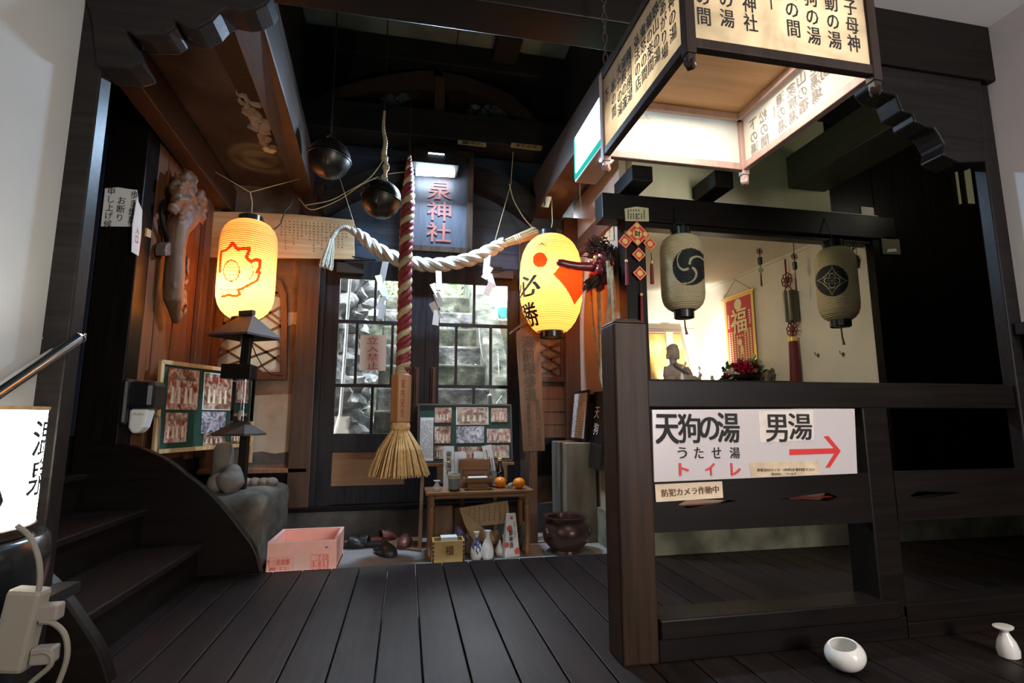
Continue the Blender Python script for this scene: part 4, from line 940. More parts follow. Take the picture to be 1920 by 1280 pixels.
# ================================================================== LEFT: STAIRS, RAIL, FLOOR LANTERN
stt = thing('wooden_staircase', (-1.3, 2.75, 0), 'dark wooden staircase with curved side boards rising at the left', 'stairs')
for i in range(1, 5):
    xa = -.80-.30*i; z = .20*i
    build(MB().box(xa-.42 if i < 4 else -2.74, xa, 2.13, 3.40, z-.035, z), 'tread', m_deck, stt, bevel=.006)
    build(MB().box(xa-.05, xa-.03, 2.13, 3.40, z-.2, z-.03), 'riser', m_dy, stt)
def stringer(top, Y0, Y1, xend, zend):
    q = [PY(x, y, Y0) for x, y in top]; q = [Vector((p.x, Y0, max(0.0, p.z))) for p in q]; q = cat(q, 40)
    poly = [Vector((p.x, Y0, max(0.001, p.z))) for p in q]+[Vector((xend, Y0, zend)), Vector((xend, Y0, 0.0))]
    mb = MB(); mb.prism(poly, (0, Y1-Y0, 0)); build(mb, 'side_board', m_dx, stt, bevel=.008)
stringer([(490,1074),(478,1030),(450,990),(425,958),(400,931),(375,908),(350,889),(320,866),(290,850),(265,840),(240,835),(200,832)], 3.395, 3.45, -1.80, .755)
stringer([(206,1283),(190,1232),(172,1198),(140,1150),(112,1112),(80,1080),(55,1060),(30,1046)], 2.08, 2.135, -1.9, .56)
# handrail on the near left wall
hr = thing('handrail', (-1.10, 1.5, 1.0), 'shiny chrome handrail fixed to the white wall at left', 'handrail')
a = PX(148,632,-1.085); b = PX(-30,752,-1.085)
build(MB().tube([a, b, b+(b-a)*1.2], .019, 20), 'rail', m_chrome, hr, smooth=True)
d = (a-b).normalized(); build(MB().lathe([(.0185,-.012),(.022,-.008),(.022,.0),(.015,.004),(.012,.014),(.013,.022),(.006,.030),(0,.031)], a, 20, axis=d), 'end_cap', m_chrome, hr, smooth=.6)
c = PX(95,637,-1.16); build(MB().lathe([(.043,-.02),(.043,.003),(.036,.010),(.022,.014),(.018,.02),(.016,.055)], (-1.16, c.y, c.z), 24, axis=(1,0,0)).tube([(-1.11, c.y, c.z), (-1.09, c.y+.02, c.z+.004), (a-d*.09)], .010, 10), 'wall_bracket', m_chrome, hr, smooth=.6)
# floor lantern of white paper on a dark stool, with plug strip
AY = 1.32; an = thing('floor_lantern', (-.97, AY, .52), 'glaring white paper floor lantern with black characters against the left wall', 'lantern')
tp, bt = PY(66,765,AY), PY(38,990,AY); rT, rB = .19, .17; cx = bt.x-rB; rT = tp.x-cx
mb = MB(); mb.lathe([(rB, bt.z),(rB+(rT-rB)*.5, (bt.z+tp.z)/2),(rT, tp.z)], (cx, AY, 0), 64, cap=False)
build(mb, 'paper_shade', m_andon, an, smooth=True)
build(MB().lathe([(rB+.002,bt.z-.01),(rB+.004,bt.z),(rB-.004,bt.z+.004)], (cx,AY,0), 48, cap=False), 'bottom_hoop', m_darkbacklit, an); build(MB().lathe([(rT+.002,tp.z-.004),(rT+.004,tp.z+.004),(rT-.004,tp.z+.004)], (cx,AY,0), 48, cap=False), 'top_hoop', m_litez, an)
build(MB().lathe([(0,bt.z-.02),(rB*.98,bt.z-.02),(rB*.98,bt.z-.006),(0,bt.z-.006)], (cx,AY,0), 40), 'base_board', m_darkbacklit, an)
def acyl(a0, z0):
    def fn(u, v):
        z = z0+v; r = rB+(rT-rB)*(z-bt.z)/(tp.z-bt.z)+.002; a = a0+u/r; return Vector((cx+r*math.cos(a), AY+r*math.sin(a), z))
    return fn
zz = PY(55,860,AY).z
text(vert('温泉'), (0,0,0), (1,0,0), (0,0,1), .10, .16, m_ink, an, bold=.02, fn=acyl(.30, zz)); text('の', (0,0,0), (1,0,0), (0,0,1), .11, .10, m_ink, an, bold=.01, fn=acyl(-.62, zz-.08))
light('floor_lantern_bulb', 'POINT', (cx, AY, bt.z+.12), 26.0, (1.0, .93, .80), .04)
zt_ = bt.z-.022; sr = rB*1.18
stl = thing('round_stool', (cx, AY, 0), 'round dark stool under the white floor lantern', 'stool')
build(MB().lathe([(sr*.9, zt_-.16),(sr, zt_-.14),(sr*1.04, zt_-.05),(sr, zt_-.008),(sr*.96, zt_)], (cx, AY, 0), 36), 'stool_seat', m_bmat, stl, smooth=.6)
for i in range(3):
    t = 2*PI*i/3+.4; build(MB().tube([(cx+sr*.7*math.cos(t), AY+sr*.7*math.sin(t), zt_-.12), (cx+sr*.8*math.cos(t), AY+sr*.8*math.sin(t), 0)], .018, 10), 'leg', m_bmat, stl)
p = PY(38,1178,1.12)
bx = thing('plug_strip', (p.x, 1.12, p.z-.08), 'beige plug strip hanging beside the dark stool with two plugs', 'power strip')
mb = MB(); mb.cbox(p, (.055,.035,.135)); mb.rot(p, 'Y', .12); build(mb, 'strip_body', plain('beige plastic', (.20,.175,.135), .45), bx, bevel=.008)
for i, dz in enumerate((.025, -.045)):
    q = p+Vector((.042,0,dz)); build(MB().box(q.x-.018, q.x+.018, q.y-.012, q.y+.012, q.z-.014, q.z+.014), 'plug', plain('grey plug', (.20,.17,.14), .5), bx, bevel=.004)
build(MB().box(p.x-.02, p.x+.02, 1.137, 1.25, p.z+.02, p.z+.04), 'hook', m_black, bx)
m_cord = plain('beige cord', (.17,.15,.115), .5)
for pts, lab in ((((75,1165),(100,1168),(122,1190),(126,1230),(112,1275),(95,1310)), 'beige cord arching from the upper plug of the strip'), (((60,1225),(85,1222),(98,1232),(92,1250),(60,1278),(30,1310)), 'beige cord bending down from the lower plug of the strip'), (((32,985),(55,1005),(72,1045),(75,1090),(66,1130),(58,1150)), 'dark cord dropping from the floor lantern to the plug strip')):
    tag(build(MB().tube(cat([PY(x, y, 1.11) for x, y in pts], 24), .0045, 8), 'power_cord', m_cord, smooth=True), lab, 'cord')
# ---- things on the left post and board wall
def plate(pts, Y, t, m): return MB().prism([PY(x, y, Y) for x, y in pts], (0, t, 0))
nt_ = thing('paper_notice', (-1.72, 3.38, 2.02), 'white paper notice with three columns of brush writing wrapped on the left post', 'notice')
build(plate([(197,353),(222,351),(240,354),(257,356),(259,372),(258,425),(189,424)], 3.385, .004, m_wp), 'paper_sheet', m_wp, nt_)
for s, x, y, h_ in (('申し上げ候',206,389,66), ('お断り',227,392,40), ('歩き煙草',250,389,55)):
    c = PY(x, y, 3.385); text(vert(s), c, (1,0,0), (0,0,1), .042, h_*.0038, m_ink, nt_, bold=.005, lift=.002)
sl_ = thing('paper_strip', (-1.60, 3.46, 1.83), 'narrow pale paper strip hanging on the post edge below the brush notice', 'notice')
q = [PX(x, y, -1.590) for x, y in ((257,372),(267,394),(265,440),(260,480),(247,472),(249,420))]
build(MB().prism(q, (-.003,0,0)), 'paper_sheet', m_wp, sl_)
c = PX(257,440,-1.589); text(vert('入口'), c, (0,1,0), (0,0,1), .04, .10, m_redtx, sl_, lift=.002)
q = [PX(x, y, -1.60) for x, y in ((272,427),(280,432),(279,446),(271,443))]
tag(build(MB().prism(q, (.012,0,0)), 'wooden_tag', m_litez), 'small pale wooden tag nailed to the board wall by the paper strip', 'tag')
# adze hung on the wall and carved branch
ad = thing('adze', (-1.56, 3.75, 2.0), 'dark iron adze head with curved handle hanging on the board wall', 'tool')
build(MB().tube([PX(x, y, -1.555) for x, y in ((314,455),(311,440),(304,420),(303,395),(308,375))], [.018,.016,.015,.014,.012], 10), 'handle', m_dz, ad, smooth=True)
q = [PX(x, y, -1.585) for x, y in ((292,458),(298,454),(310,451),(320,460),(322,476),(306,478),(291,479),(290,468))]
build(MB().prism(q, (.06,0,0)), 'adze_head', wood('old worn wood', (.07,.05,.04), (.14,.10,.08), .6, 'y'), ad, bevel=.006)
cv = thing('carved_branch', (-1.55, 3.9, 1.54), 'knotty carved branch with gnarled top and scaly tail on the board wall', 'carving')
body = [(352,400,22),(340,415,20),(333,430,17),(330,455,15),(329,480,14),(327,510,15),(325,540,15),(324,560,14),(328,580,10),(330,598,7),(331,606,4)]
pts = [PX(x, y, -1.52) for x, y, r in body]
mbb = MB(); mbb.tube(pts, [r*.0041 for x, y, r in body], 16); n0 = 0
rg = random.Random(2)
for (x, y, r) in body[4:-2]:
    for k in range(16):
        c = PX(x+rg.uniform(-r,r)*.9, y+rg.uniform(-14,14), -1.54); c.x += .045*rg.uniform(.7,1.0); mbb.ell(c, (.012,.016,.028), 7, 5, .4, seed=k)
for (x, y, r) in ((340,345,17),(352,338,15),(330,352,12),(347,360,17),(337,375,16),(356,376,14),(372,372,15),(378,388,12),(366,395,14),(376,408,11),(345,392,15),(325,390,10),(330,375,9),(360,355,9),(338,412,12)):
    c = PX(x, y, -1.50); mbb.ell(c, (r*.0035, r*.0042, r*.0045), 10, 8, .6, seed=x)
o = build(mbb, 'branch_body', wood('carved brown wood', (.085,.04,.018), (.17,.08,.035), .55, 'z', 8, .5), cv); remesh(o, .009, 2)
# wall device: black receiver box with white lower half
p = PX(243,752,-1.585); dv = thing('wall_unit', (-1.58, p.y, p.z-.12), 'black wall unit with white rounded lower half and dangling lead', 'wall unit')
mb = MB(); c = Vector((-1.585, p.y+.01, p.z)); mb.box(-1.60, -1.56, c.y-.09, c.y+.13, c.z-.14, c.z+.13); build(mb, 'back_plate', m_black, dv, bevel=.02)
mb = MB(); mb.box(-1.575, -1.44, c.y-.07, c.y+.11, c.z-.05, c.z+.12); build(mb, 'cover', m_black, dv, bevel=.03)
mb = MB(); q = [Vector((-1.56, c.y-.06+.0, c.z-.045)), Vector((-1.46, c.y-.06, c.z-.045)), Vector((-1.48, c.y-.06, c.z-.15)), Vector((-1.505, c.y-.06, c.z-.185)), Vector((-1.54, c.y-.06, c.z-.185)), Vector((-1.56, c.y-.06, c.z-.15))]
mb.prism(q, (0,.10,0)); build(mb, 'white_cup', m_wp, dv, bevel=.015)
text('PUSH', Vector((-1.51, c.y-.0615, c.z-.075)), (1,0,0), (0,0,1), .05, .014, plain('olive print', (.35,.30,.10), .6), dv, lift=.0015)
build(MB().tube([Vector((-1.52, c.y+.10, c.z-.04)), Vector((-1.47, c.y+.13, c.z-.10)), Vector((-1.47, c.y+.14, c.z-.3)), Vector((-1.49, c.y+.15, c.z-.5))], .004, 6), 'lead', m_cord, dv)
# long pale plank with writing above the lattice window
pk = thing('inscribed_plank', (-1.06, 4.53, 2.26), 'long pale plank covered in tiny columns of writing above the arched window', 'sign')
q = [PY(x, y, 4.46) for x, y in ((383,396),(450,397),(560,402),(663,412),(665,486),(560,484),(400,482),(391,482))]
build(MB().prism(q, (0,.025,0)), 'board', m_plank, pk, bevel=.003)
rg = random.Random(1); mb = MB()
for i in range(17):
    x = 528+7.6*i; n_ = rg.randrange(5, 12)
    for j in range(n_):
        p = PY(x+rg.uniform(-.6,.6), 414+(i*.55)+5.2*j, 4.4585); w_ = rg.uniform(.004,.008); mb.quad(p+Vector((-w_,0,-.006)), p+Vector((w_,0,-.004)), p+Vector((w_*.6,0,.006)), p+Vector((-w_,0,.004)))
build(mb, 'small_writing', plain('brown ink', (.24,.13,.05), .8), pk)['kind'] = 'stuff'
# photo board on pine easel
def photo_mat(k): return (PHR, PHG, PHB)[k]
def photoboard(name, label, corner, W, Hh, ux, uy, photos, frame_m, felt_m, legs, fw=.014, foot=None):
    """board in the plane ux, uy (unit vectors) from its lower left corner"""
    ux = Vector(ux).normalized(); uy = Vector(uy).normalized(); n = ux.cross(uy).normalized(); c = Vector(corner)
    root = thing(name, c, label, 'photo board')
    P = lambda u, v, d=0: c+ux*u+uy*v+n*d
    mb = MB(); mb.hexa([P(0,0,-.01),P(W,0,-.01),P(W,Hh,-.01),P(0,Hh,-.01)], [P(0,0),P(W,0),P(W,Hh),P(0,Hh)]); build(mb, 'felt_panel', felt_m, root)
    mb = MB()
    for (a, b) in (((0,0),(W,0)),((0,Hh),(W,Hh)),((0,-legs[0]),(0,Hh+.005)),((W,-legs[1]),(W,Hh+.005))): mb.beam(P(*a,.004), P(*b,.004), fw*2, fw*1.6, up=n)
    build(mb, 'frame', frame_m, root, bevel=.002)
    for (u, v, w_, h_, k, border) in photos:
        if border:
            mb = MB(); mb.hexa([P(u-.008,v-.008,.001),P(u+w_+.008,v-.008,.001),P(u+w_+.008,v+h_+.008,.001),P(u-.008,v+h_+.008,.001)], [P(u-.008,v-.008,.003),P(u+w_+.008,v-.008,.003),P(u+w_+.008,v+h_+.008,.003),P(u-.008,v+h_+.008,.003)]); bo = build(mb, 'photo_mount', m_wp, root)
        mb = MB(); mb.hexa([P(u,v,.003),P(u+w_,v,.003),P(u+w_,v+h_,.003),P(u,v+h_,.003)], [P(u,v,.005),P(u+w_,v,.005),P(u+w_,v+h_,.005),P(u,v+h_,.005)]); build(mb, 'photo', photo_mat(k), root)
        if k != 1: # shrine roofs, pillars and white clothing read as plain blocks in each print
            mb = MB(); mb.hexa([P(u+w_*.06,v+h_*.72,.005),P(u+w_*.94,v+h_*.72,.005),P(u+w_*.74,v+h_*.92,.005),P(u+w_*.26,v+h_*.92,.005)], [P(u+w_*.06,v+h_*.72,.0056),P(u+w_*.94,v+h_*.72,.0056),P(u+w_*.74,v+h_*.92,.0056),P(u+w_*.26,v+h_*.92,.0056)])
            build(mb, 'printed_roof', PHR if k == 2 else PHB, root)
            mb = MB(); rr = random.Random(int(u*1000))
            for i in range(4):
                x = u+w_*(.16+.2*i+rr.uniform(-.04,.04)); a = w_*.05; mb.hexa([P(x-a,v+h_*.15,.005),P(x+a,v+h_*.15,.005),P(x+a*.6,v+h_*.55,.005),P(x-a*.6,v+h_*.55,.005)], [P(x-a,v+h_*.15,.0058),P(x+a,v+h_*.15,.0058),P(x+a*.6,v+h_*.55,.0058),P(x-a*.6,v+h_*.55,.0058)])
            build(mb, 'printed_figure', m_cream, root)
    return root, P
a = PX(290,828,-1.50); bR = PY(468,848,4.48); uy_ = PX(300,684,-1.55)-a
ux_ = Vector((bR.x-a.x, bR.y-a.y, 0)); W = ux_.length; Hh = .56; bz = (a.z+bR.z)/2
pb, P = photoboard('photo_board', 'green photo board in pale pine frame standing at left under the arched window', (a.x, a.y, bz), W, Hh, ux_, (-.05,.10,1),
    [(.06*W/.9,.26,.29*W,.27,0,False),(.42*W,.27,.30*W,.25,2,True),(.07*W,.05,.20*W,.19,0,False),(.41*W,.10,.26*W,.15,1,False),(.44*W,.015,.24*W,.085,2,False),(.76*W,.14,.17*W,.10,0,False),(.75*W,.02,.2*W,.10,2,False),(.78*W,.32,.16*W,.18,2,False)], m_litez, m_greenb, (.16,.14))
# stone block with carved stones and the roofed post lamp
SBX0, SBX1, SBY0, SBY1, SBZ = -1.45, -.86, 3.64, 4.36, .43
mb = MB(); rg = random.Random(8); nx, ny, nz = 10, 11, 8
vv = MB(); vv.box(SBX0, SBX1, SBY0, SBY1, GZ, SBZ)
o = build(vv, 'stone_block', m_rock)
b = bmesh.new(); b.from_mesh(o.data); bmesh.ops.subdivide_edges(b, edges=b.edges[:], cuts=14, use_grid_fill=True)
cc_ = Vector((0,0,.25))
for v in b.verts:
    p = v.co.copy(); d = Vector((p.x/.32, p.y/.36, (p.z-.25)/.25)); r_ = max(1e-3, (abs(d.x)**6+abs(d.y)**6+abs(d.z)**6)**(1/6.0)); k = 1/r_ if r_ > 1 else 1
    p = Vector((p.x*k, p.y*k, cc_.z+(p.z-cc_.z)*k)) if v.co.z > .05 else p
    f = mnoise.noise(Vector((p.x*6, p.y*6, p.z*2.2)))*.05+mnoise.noise(p*14)*.018
    v.co = p+Vector((d.x, d.y, .35*d.z if p.z > .4 else 0)).normalized()*f
b.to_mesh(o.data); b.free()
for pl in o.data.polygons: pl.use_smooth = True
tag(o, 'rough chiselled stone block on the ground behind the stair side board', 'stone')
def carved(pts, label, name='carved_stone'):
    mb = MB()
    for c, r in pts: mb.ell(c, r, 16, 12, .15, seed=int(c[0]*100))
    tag(remesh(build(mb, name, m_carv), .010, 6), label, 'stone')
zS = SBZ+.0
p = PY(415,905,4.0); q = PY(418,835,4.0)
mb = MB(); rr_ = (PY(437,880,4.0)-PY(397,880,4.0)).length/2
mb.lathe([(rr_*1.15, zS-.01),(rr_*1.05, zS+.07),(rr_*.98, zS+.15),(rr_*.95, q.z-.05),(rr_*.9, q.z-.02),(rr_*.65, q.z+.015),(0, q.z+.03)], (p.x, 4.0, 0), 28)
tag(build(mb, 'stone_pillar', m_carv, smooth=True), 'upright rounded stone pillar standing on the rough stone block', 'stone')
for x, y, r, lab in ((405,900,.06,'small rounded stone at the left foot of the stone pillar'), (432,898,.085,'round pale stone at the right foot of the stone pillar')):
    c = PY(x, y, 3.78); c.z = zS+r*.8; carved([(c, (r, r, r*.95)), (c+Vector((.01,0,r*.75)), (r*.6, r*.6, r*.5))], lab, 'round_stone')
rg = random.Random(12)
for i, (x, y) in enumerate(((462,897),(478,900),(495,900),(508,904))):
    c = PY(x, y, 4.15); c.z = zS+.012; carved([(c, (.05, .05, .035))], ['small flat stone right of the round pale stone','second flat stone along the back of the stone block','third flat stone along the back of the stone block','flat stone at the right rear corner of the stone block'][i], 'flat_stone')
pl = thing('post_lamp', (-1.09, 3.86, zS), 'dark wooden post lamp with little roof and glass cylinder on the stone block', 'lamp')
LY = 3.86; c0_ = PY(455,880,LY); top_ = PY(459,588,LY)
mb = MB(); mb.box(c0_.x-.026, c0_.x+.026, LY-.026, LY+.026, zS-.012, PY(452,797,LY).z); build(mb, 'lower_post', m_dz, pl, bevel=.003)
b1 = PY(450,711,LY); b0 = PY(450,684,LY); mb = MB(); mb.box(b1.x-.10, b1.x+.085, LY-.08, LY+.08, b1.z, b0.z); build(mb, 'post_block', m_dz, pl, bevel=.004)
mb = MB(); u0, u1 = PY(458,690,LY), PY(466,622,LY); mb.beam(u0, u1, .055, .055, up=(0,1,0)); build(mb, 'upper_post', m_dz, pl, bevel=.003)
g0, g1_ = PY(451,790,LY), PY(453,711,LY); build(MB().lathe([(.072, g0.z),(.072, g1_.z)], (g0.x+.005, LY, 0), 28, cap=False), 'glass_cylinder', clear_glass('smoky glass', (.72,.70,.70)), pl, smooth=True)
build(MB().lathe([(.0, g0.z+.01),(.02, g0.z+.01),(.024, g0.z+.05),(.012, g0.z+.075),(0, g0.z+.08)], (g0.x, LY, 0), 14), 'bulb', m_ceram, pl, smooth=True)
def roof(apex, hw, hd, h_, nm, yaw):
    mb = MB(); n0 = 0; e = .014; A_ = apex
    pts = [(-hw,-hd,-h_),(hw,-hd,-h_),(hw,hd,-h_),(-hw,hd,-h_)]; rg_ = [(-hw*.30,0,0),(hw*.30,0,0)]
    for dz in (0, -e):
        mb.add([Vector(A_)+Vector(p_)+Vector((0,0,dz)) for p_ in pts+rg_], [(0,1,5,4),(1,2,5),(2,3,4,5),(3,0,4)] if dz == 0 else [(4,5,1,0),(5,2,1),(5,4,3,2),(4,0,3)])
    b = len(mb.v)-12
    for i in range(4): mb.f.append((b+i, b+(i+1) % 4, b+6+(i+1) % 4, b+6+i)); mb.m.append(0)
    mb.beam(Vector(A_)+Vector((-hw*.36,0,.012)), Vector(A_)+Vector((hw*.36,0,.012)), .03, .034)
    mb.rot(A_, 'Z', yaw); build(mb, nm, wood('lamp roof wood', (.035,.024,.017), (.07,.046,.03), .6, 'x') if 'lamp roof wood' not in MATS else MATS['lamp roof wood'], pl)
ap = PY(463,590,LY); roof(ap, .165, .155, .150, 'roof', -.5)
ap2 = PY(450,791,LY); roof(Vector((ap2.x, LY, ap2.z+.01)), .125, .11, .085, 'lower_roof', -.4)
build(MB().tube([PY(481,828-430+417-0,LY) if False else PY(470,640,LY-.02), PY(480,665,LY+.1), PY(493,688,LY+.25), PY(508,702,LY+.45), PY(530,704,LY+.66)], .004, 6), 'lamp_wire', m_black, pl)
build(MB().tube([PY(453,628,LY-.05), PY(452,645,LY-.05)], .006, 6), 'switch_cord', m_frame, pl)
# ================================================================== GROUND IN FRONT OF THE DOOR
# pink foam crate
CY0, CY1 = 3.60, 4.02; cl, cr = PY(500,1040,CY0).x, PY(630,1040,CY0).x; ct = PY(560,1015,CY0).z
cr_ = thing('foam_crate', ((cl+cr)/2, 3.8, GZ), 'open pink foam crate with red printing at the deck edge', 'crate')
mb = MB(); t = .022
mb.box(cl, cr, CY0, CY1, GZ, GZ+.03); mb.box(cl, cr, CY0, CY0+t, GZ+.03, ct); mb.box(cl, cr, CY1-t, CY1, GZ+.03, ct); mb.box(cl, cl+t, CY0+t, CY1-t, GZ+.03, ct); mb.box(cr-t, cr, CY0+t, CY1-t, GZ+.03, ct)
build(mb, 'crate_body', m_pink, cr_, bevel=.004)
m_pr = plain('red print', (.75,.10,.06), .7)
def ctext(s, x, y, w_, h_): text(s, PY(x, y, CY0), (1,0,0), (0,0,1), w_, h_, m_pr, cr_, bold=.012, lift=.001)
ctext('チリ産銀鮭', 522, 1053, .135, .034); ctext('番 口', 520, 1066, .10, .02)
for s, x, y in (('7',599,1045),('10',611,1044),('5',588,1057),('8',599,1056),('11',611,1055),('6',588,1068),('9',599,1067),('12',611,1066)): ctext(s, x, y, .016 if len(s) == 1 else .026, .030)
mb = MB(); fr_ = [((505,1046),(540,1044)),((505,1060),(540,1058)),((505,1046),(505,1072)),((540,1044),(540,1070)),((583,1040),(616,1038)),((583,1051),(616,1049)),((583,1062),(616,1060)),((583,1040),(583,1070)),((593,1040),(593,1070)),((605,1039),(605,1069)),((616,1038),(616,1068))]
for a, b in fr_: mb.beam(PY(*a, CY0-.0008), PY(*b, CY0-.0008), .0016, .0016)
build(mb, 'printed_lines', m_pr, cr_)
q = [PY(x, y, CY0-.001) for x, y in ((549,1041),(576,1039),(579,1042),(580,1068),(549,1070))]; build(MB().prism(q, (0,-.003,0)), 'hand_grip', plain('pale pink foam', (.84,.50,.42), .75), cr_, bevel=.002)
q = [PY(x, y, CY0-.001) for x, y in ((610,1024),(617,1025),(610,1028))]; build(MB().prism(q, (0,-.001,0)), 'blue_mark', plain('blue pen', (.06,.08,.35), .6), cr_)
# mat board and slippers
mb = MB(); q = [PZ(x, y, GZ) for x, y in ((640,1024),(735,1028),(790,1035),(792,1000),(660,998))]
tag(build(MB().prism(q, (0,0,.012)), 'floor_mat', plain('brown board', (.16,.085,.045), .7, var=.15)), 'thin brown board lying on the ground under the slippers', 'mat')
def slipper(px_, py_, ang, m, label, L=.25, flip=False):
    c = PZ(px_, py_, GZ+.014); root = thing('slipper', c, label, 'slipper', 'slippers in front of the shrine door')
    M = Matrix.Translation(c) @ Matrix.Rotation(ang, 4, 'Z')
    out = [(-.5,0),(-.49,.10),(-.42,.15),(-.25,.15),(0,.16),(.2,.19),(.36,.18),(.46,.12),(.5,0)]; out += [(x, -y) for x, y in out[-2:0:-1]]
    mb = MB(); mb.prism([Vector((x*L, y*L, 0)) for x, y in out], (0,0,.022)); mb.xform(M); build(mb, 'sole', m, root, bevel=.005)
    mb = MB(); nS, nA = 10, 12; vs = []
    for i in range(nS+1):
        s = i/nS; x = (-.02+.50*s)*L; hw = interp([(0,.19),(.4,.215),(.7,.19),(.88,.14),(1,.03)], s)*L; hh = interp([(0,.27),(.5,.22),(.85,.12),(1,.03)], s)*L
        for k in range(nA+1):
            a = PI*k/nA; vs.append(Vector((x, hw*math.cos(a), .012+hh*math.sin(a)**.8)))
    fs = [(i*(nA+1)+k, i*(nA+1)+k+1, (i+1)*(nA+1)+k+1, (i+1)*(nA+1)+k) for i in range(nS) for k in range(nA)]
    mb.add(vs, fs); mb.xform(M); o = build(mb, 'upper', m, root, smooth=True)
    md = o.modifiers.new('thick', 'SOLIDIFY'); md.thickness = .005
slipper(655, 1024, -.15, m_shoeb, 'black slipper farthest left behind the pink crate')
slipper(690, 1022, 2.9, m_shoeb, 'greyish black slipper lying second from the crate', .25)
slipper(722, 1037, -1.05, m_shoeb, 'black slipper nearest the deck edge with its toe pointing forward', .26)
slipper(715, 1012, .35, m_shoer, 'reddish brown slipper lying between the black ones and the easel')
slipper(760, 1020, -1.75, m_shoer, 'reddish brown slipper standing beside the easel leg')
# pale ground board pieces are part of the floor; easel with the large photo board
a = PY(783,866,4.16); b2 = PY(960,866,4.16); W = b2.x-a.x; Hh = .44
pb2, P2 = photoboard('photo_board', 'large green photo board with dark frame standing behind the offering table', (a.x, 4.16, a.z), W, Hh, (1,0,0), (0,.14,1),
    [(.17*W,.30,.18*W,.12,0,False),(.41*W,.29,.33*W,.125,2,True),(.78*W,.305,.18*W,.11,0,False),(.17*W,.14,.17*W,.13,0,False),(.40*W,.14,.30*W,.13,1,False),(.73*W,.14,.26*W,.11,0,False),(.17*W,.02,.17*W,.10,2,False),(.42*W,.01,.25*W,.10,0,False),(.75*W,.02,.22*W,.10,2,False)], wood('dark thin frame', (.04,.02,.015), (.07,.04,.03), .5, 'x'), m_greenb, (0,0), fw=.008)
mb = MB(); PP = lambda u, v, d: P2(u, v, d)
mb.hexa([PP(.015,.005,.003),PP(.16*W,.005,.003),PP(.16*W,.34,.003),PP(.015,.34,.003)], [PP(.015,.005,.005),PP(.16*W,.005,.005),PP(.16*W,.34,.005),PP(.015,.34,.005)]); build(mb, 'text_sheet', m_wp, pb2)
rg = random.Random(3); mb = MB()
for i in range(9):
    for j in range(26):
        if rg.random() < .15: continue
        u = .022+i*.0115; v = .03+j*.0112
        mb.quad(PP(u,v,.0058), PP(u+.005,v,.0058), PP(u+.005,v+.007,.0058), PP(u,v+.007,.0058))
build(mb, 'small_writing', m_inkg, pb2)['kind'] = 'stuff'
mb = MB(); e0 = PY(795,1040,3.98)
for x in (a.x+.03, b2.x-.14): mb.beam((x, 4.13, GZ), (x+.02, 4.25, a.z+.35), .028, .022)
mb.beam((W/2+a.x, 4.42, GZ), (W/2+a.x, 4.22, a.z+.38), .028, .022); mb.beam((a.x-.01, 4.13, a.z-.02), (b2.x+.01, 4.13, a.z-.02), .03, .022)
build(mb, 'easel_frame', m_tabz, pb2, bevel=.002)
# offering table
TX0, TX1, TY0, TY1, TZ = .150, .925, 3.80, 4.10, .385
tb = thing('offering_table', (.54, 3.95, GZ), 'low varnished offering table with turned legs in front of the photo board', 'table')
build(MB().box(TX0, TX1, TY0, TY1, TZ-.025, TZ), 'tabletop', m_table, tb, bevel=.007)
for x in (TX0+.045, TX1-.045):
    for y in (TY0+.03, TY1-.03):
        pr = [(.016,GZ),(.020,GZ+.01),(.022,GZ+.06),(.017,GZ+.09),(.024,GZ+.11),(.020,GZ+.16),(.019,GZ+.30),(.024,GZ+.33),(.016,GZ+.345),(.024,GZ+.365),(.018,GZ+.39),(.022,TZ-.025)]
        build(MB().lathe(pr, (x, y, 0), 18), 'leg', m_tabz, tb, smooth=.7)
build(MB().box(TX0+.05, TX1-.05, TY1-.04, TY1-.02, TZ-.065, TZ-.025).box(TX0+.05, TX1-.05, TY0+.022, TY0+.038, TZ-.05, TZ-.025), 'apron', m_table, tb)
def vase(c, prof, m, label, cat='bottle', name='sake_bottle', seg=28):
    root_mb = MB().lathe(prof, c, seg); return tag(build(root_mb, name, m, smooth=.8), label, cat)
def T(x, y): p = PZ(x, y, TZ); return Vector((p.x, min(max(p.y, TY0+.04), TY1-.03), TZ))
def up(c, y, Yd): return PY(c, y, Yd).z-TZ
c = T(820,924); vase(c, [(.022,0),(.027,.006),(.028,.03),(.018,.045),(.011,.055),(.011,.062),(.024,.070),(.026,.075),(.018,.076)], m_ceram, 'tiny white ceramic vase at the left end of the offering table', 'vase', 'small_vase')
def slip(x0_, x1_, ytop, ybot, Yd, m, name, label, cat, writing=None, lean=.12, thick=.004):
    c = PY((x0_+x1_)/2, ybot, Yd); W_ = PY(x1_, ybot, Yd).x-PY(x0_, ybot, Yd).x; H_ = PY((x0_+x1_)/2, ytop, Yd).z-TZ
    root = thing(name, (c.x, Yd, TZ), label, cat); up_ = Vector((0, lean, 1)).normalized(); b0_ = Vector((c.x, Yd, TZ))
    rx = Vector((W_/2,0,0)); mb = MB(); mb.sheet(b0_-rx, b0_+rx, b0_+rx+up_*H_, b0_-rx+up_*H_, thick); build(mb, 'sheet', m, root)
    return root, b0_, up_, W_, H_
r_, b0_, u_, W_, H_ = slip(831,851,836,926, 3.97, m_wp, 'offering_envelope', 'tall white offering envelope with brush writing and yellow cord on the table', 'envelope', thick=.012)
text(vert('御祝湯福'), b0_+u_*(H_*.60), (1,0,0), u_, W_*.5, H_*.55, m_ink, r_, bold=.02, lift=.002)
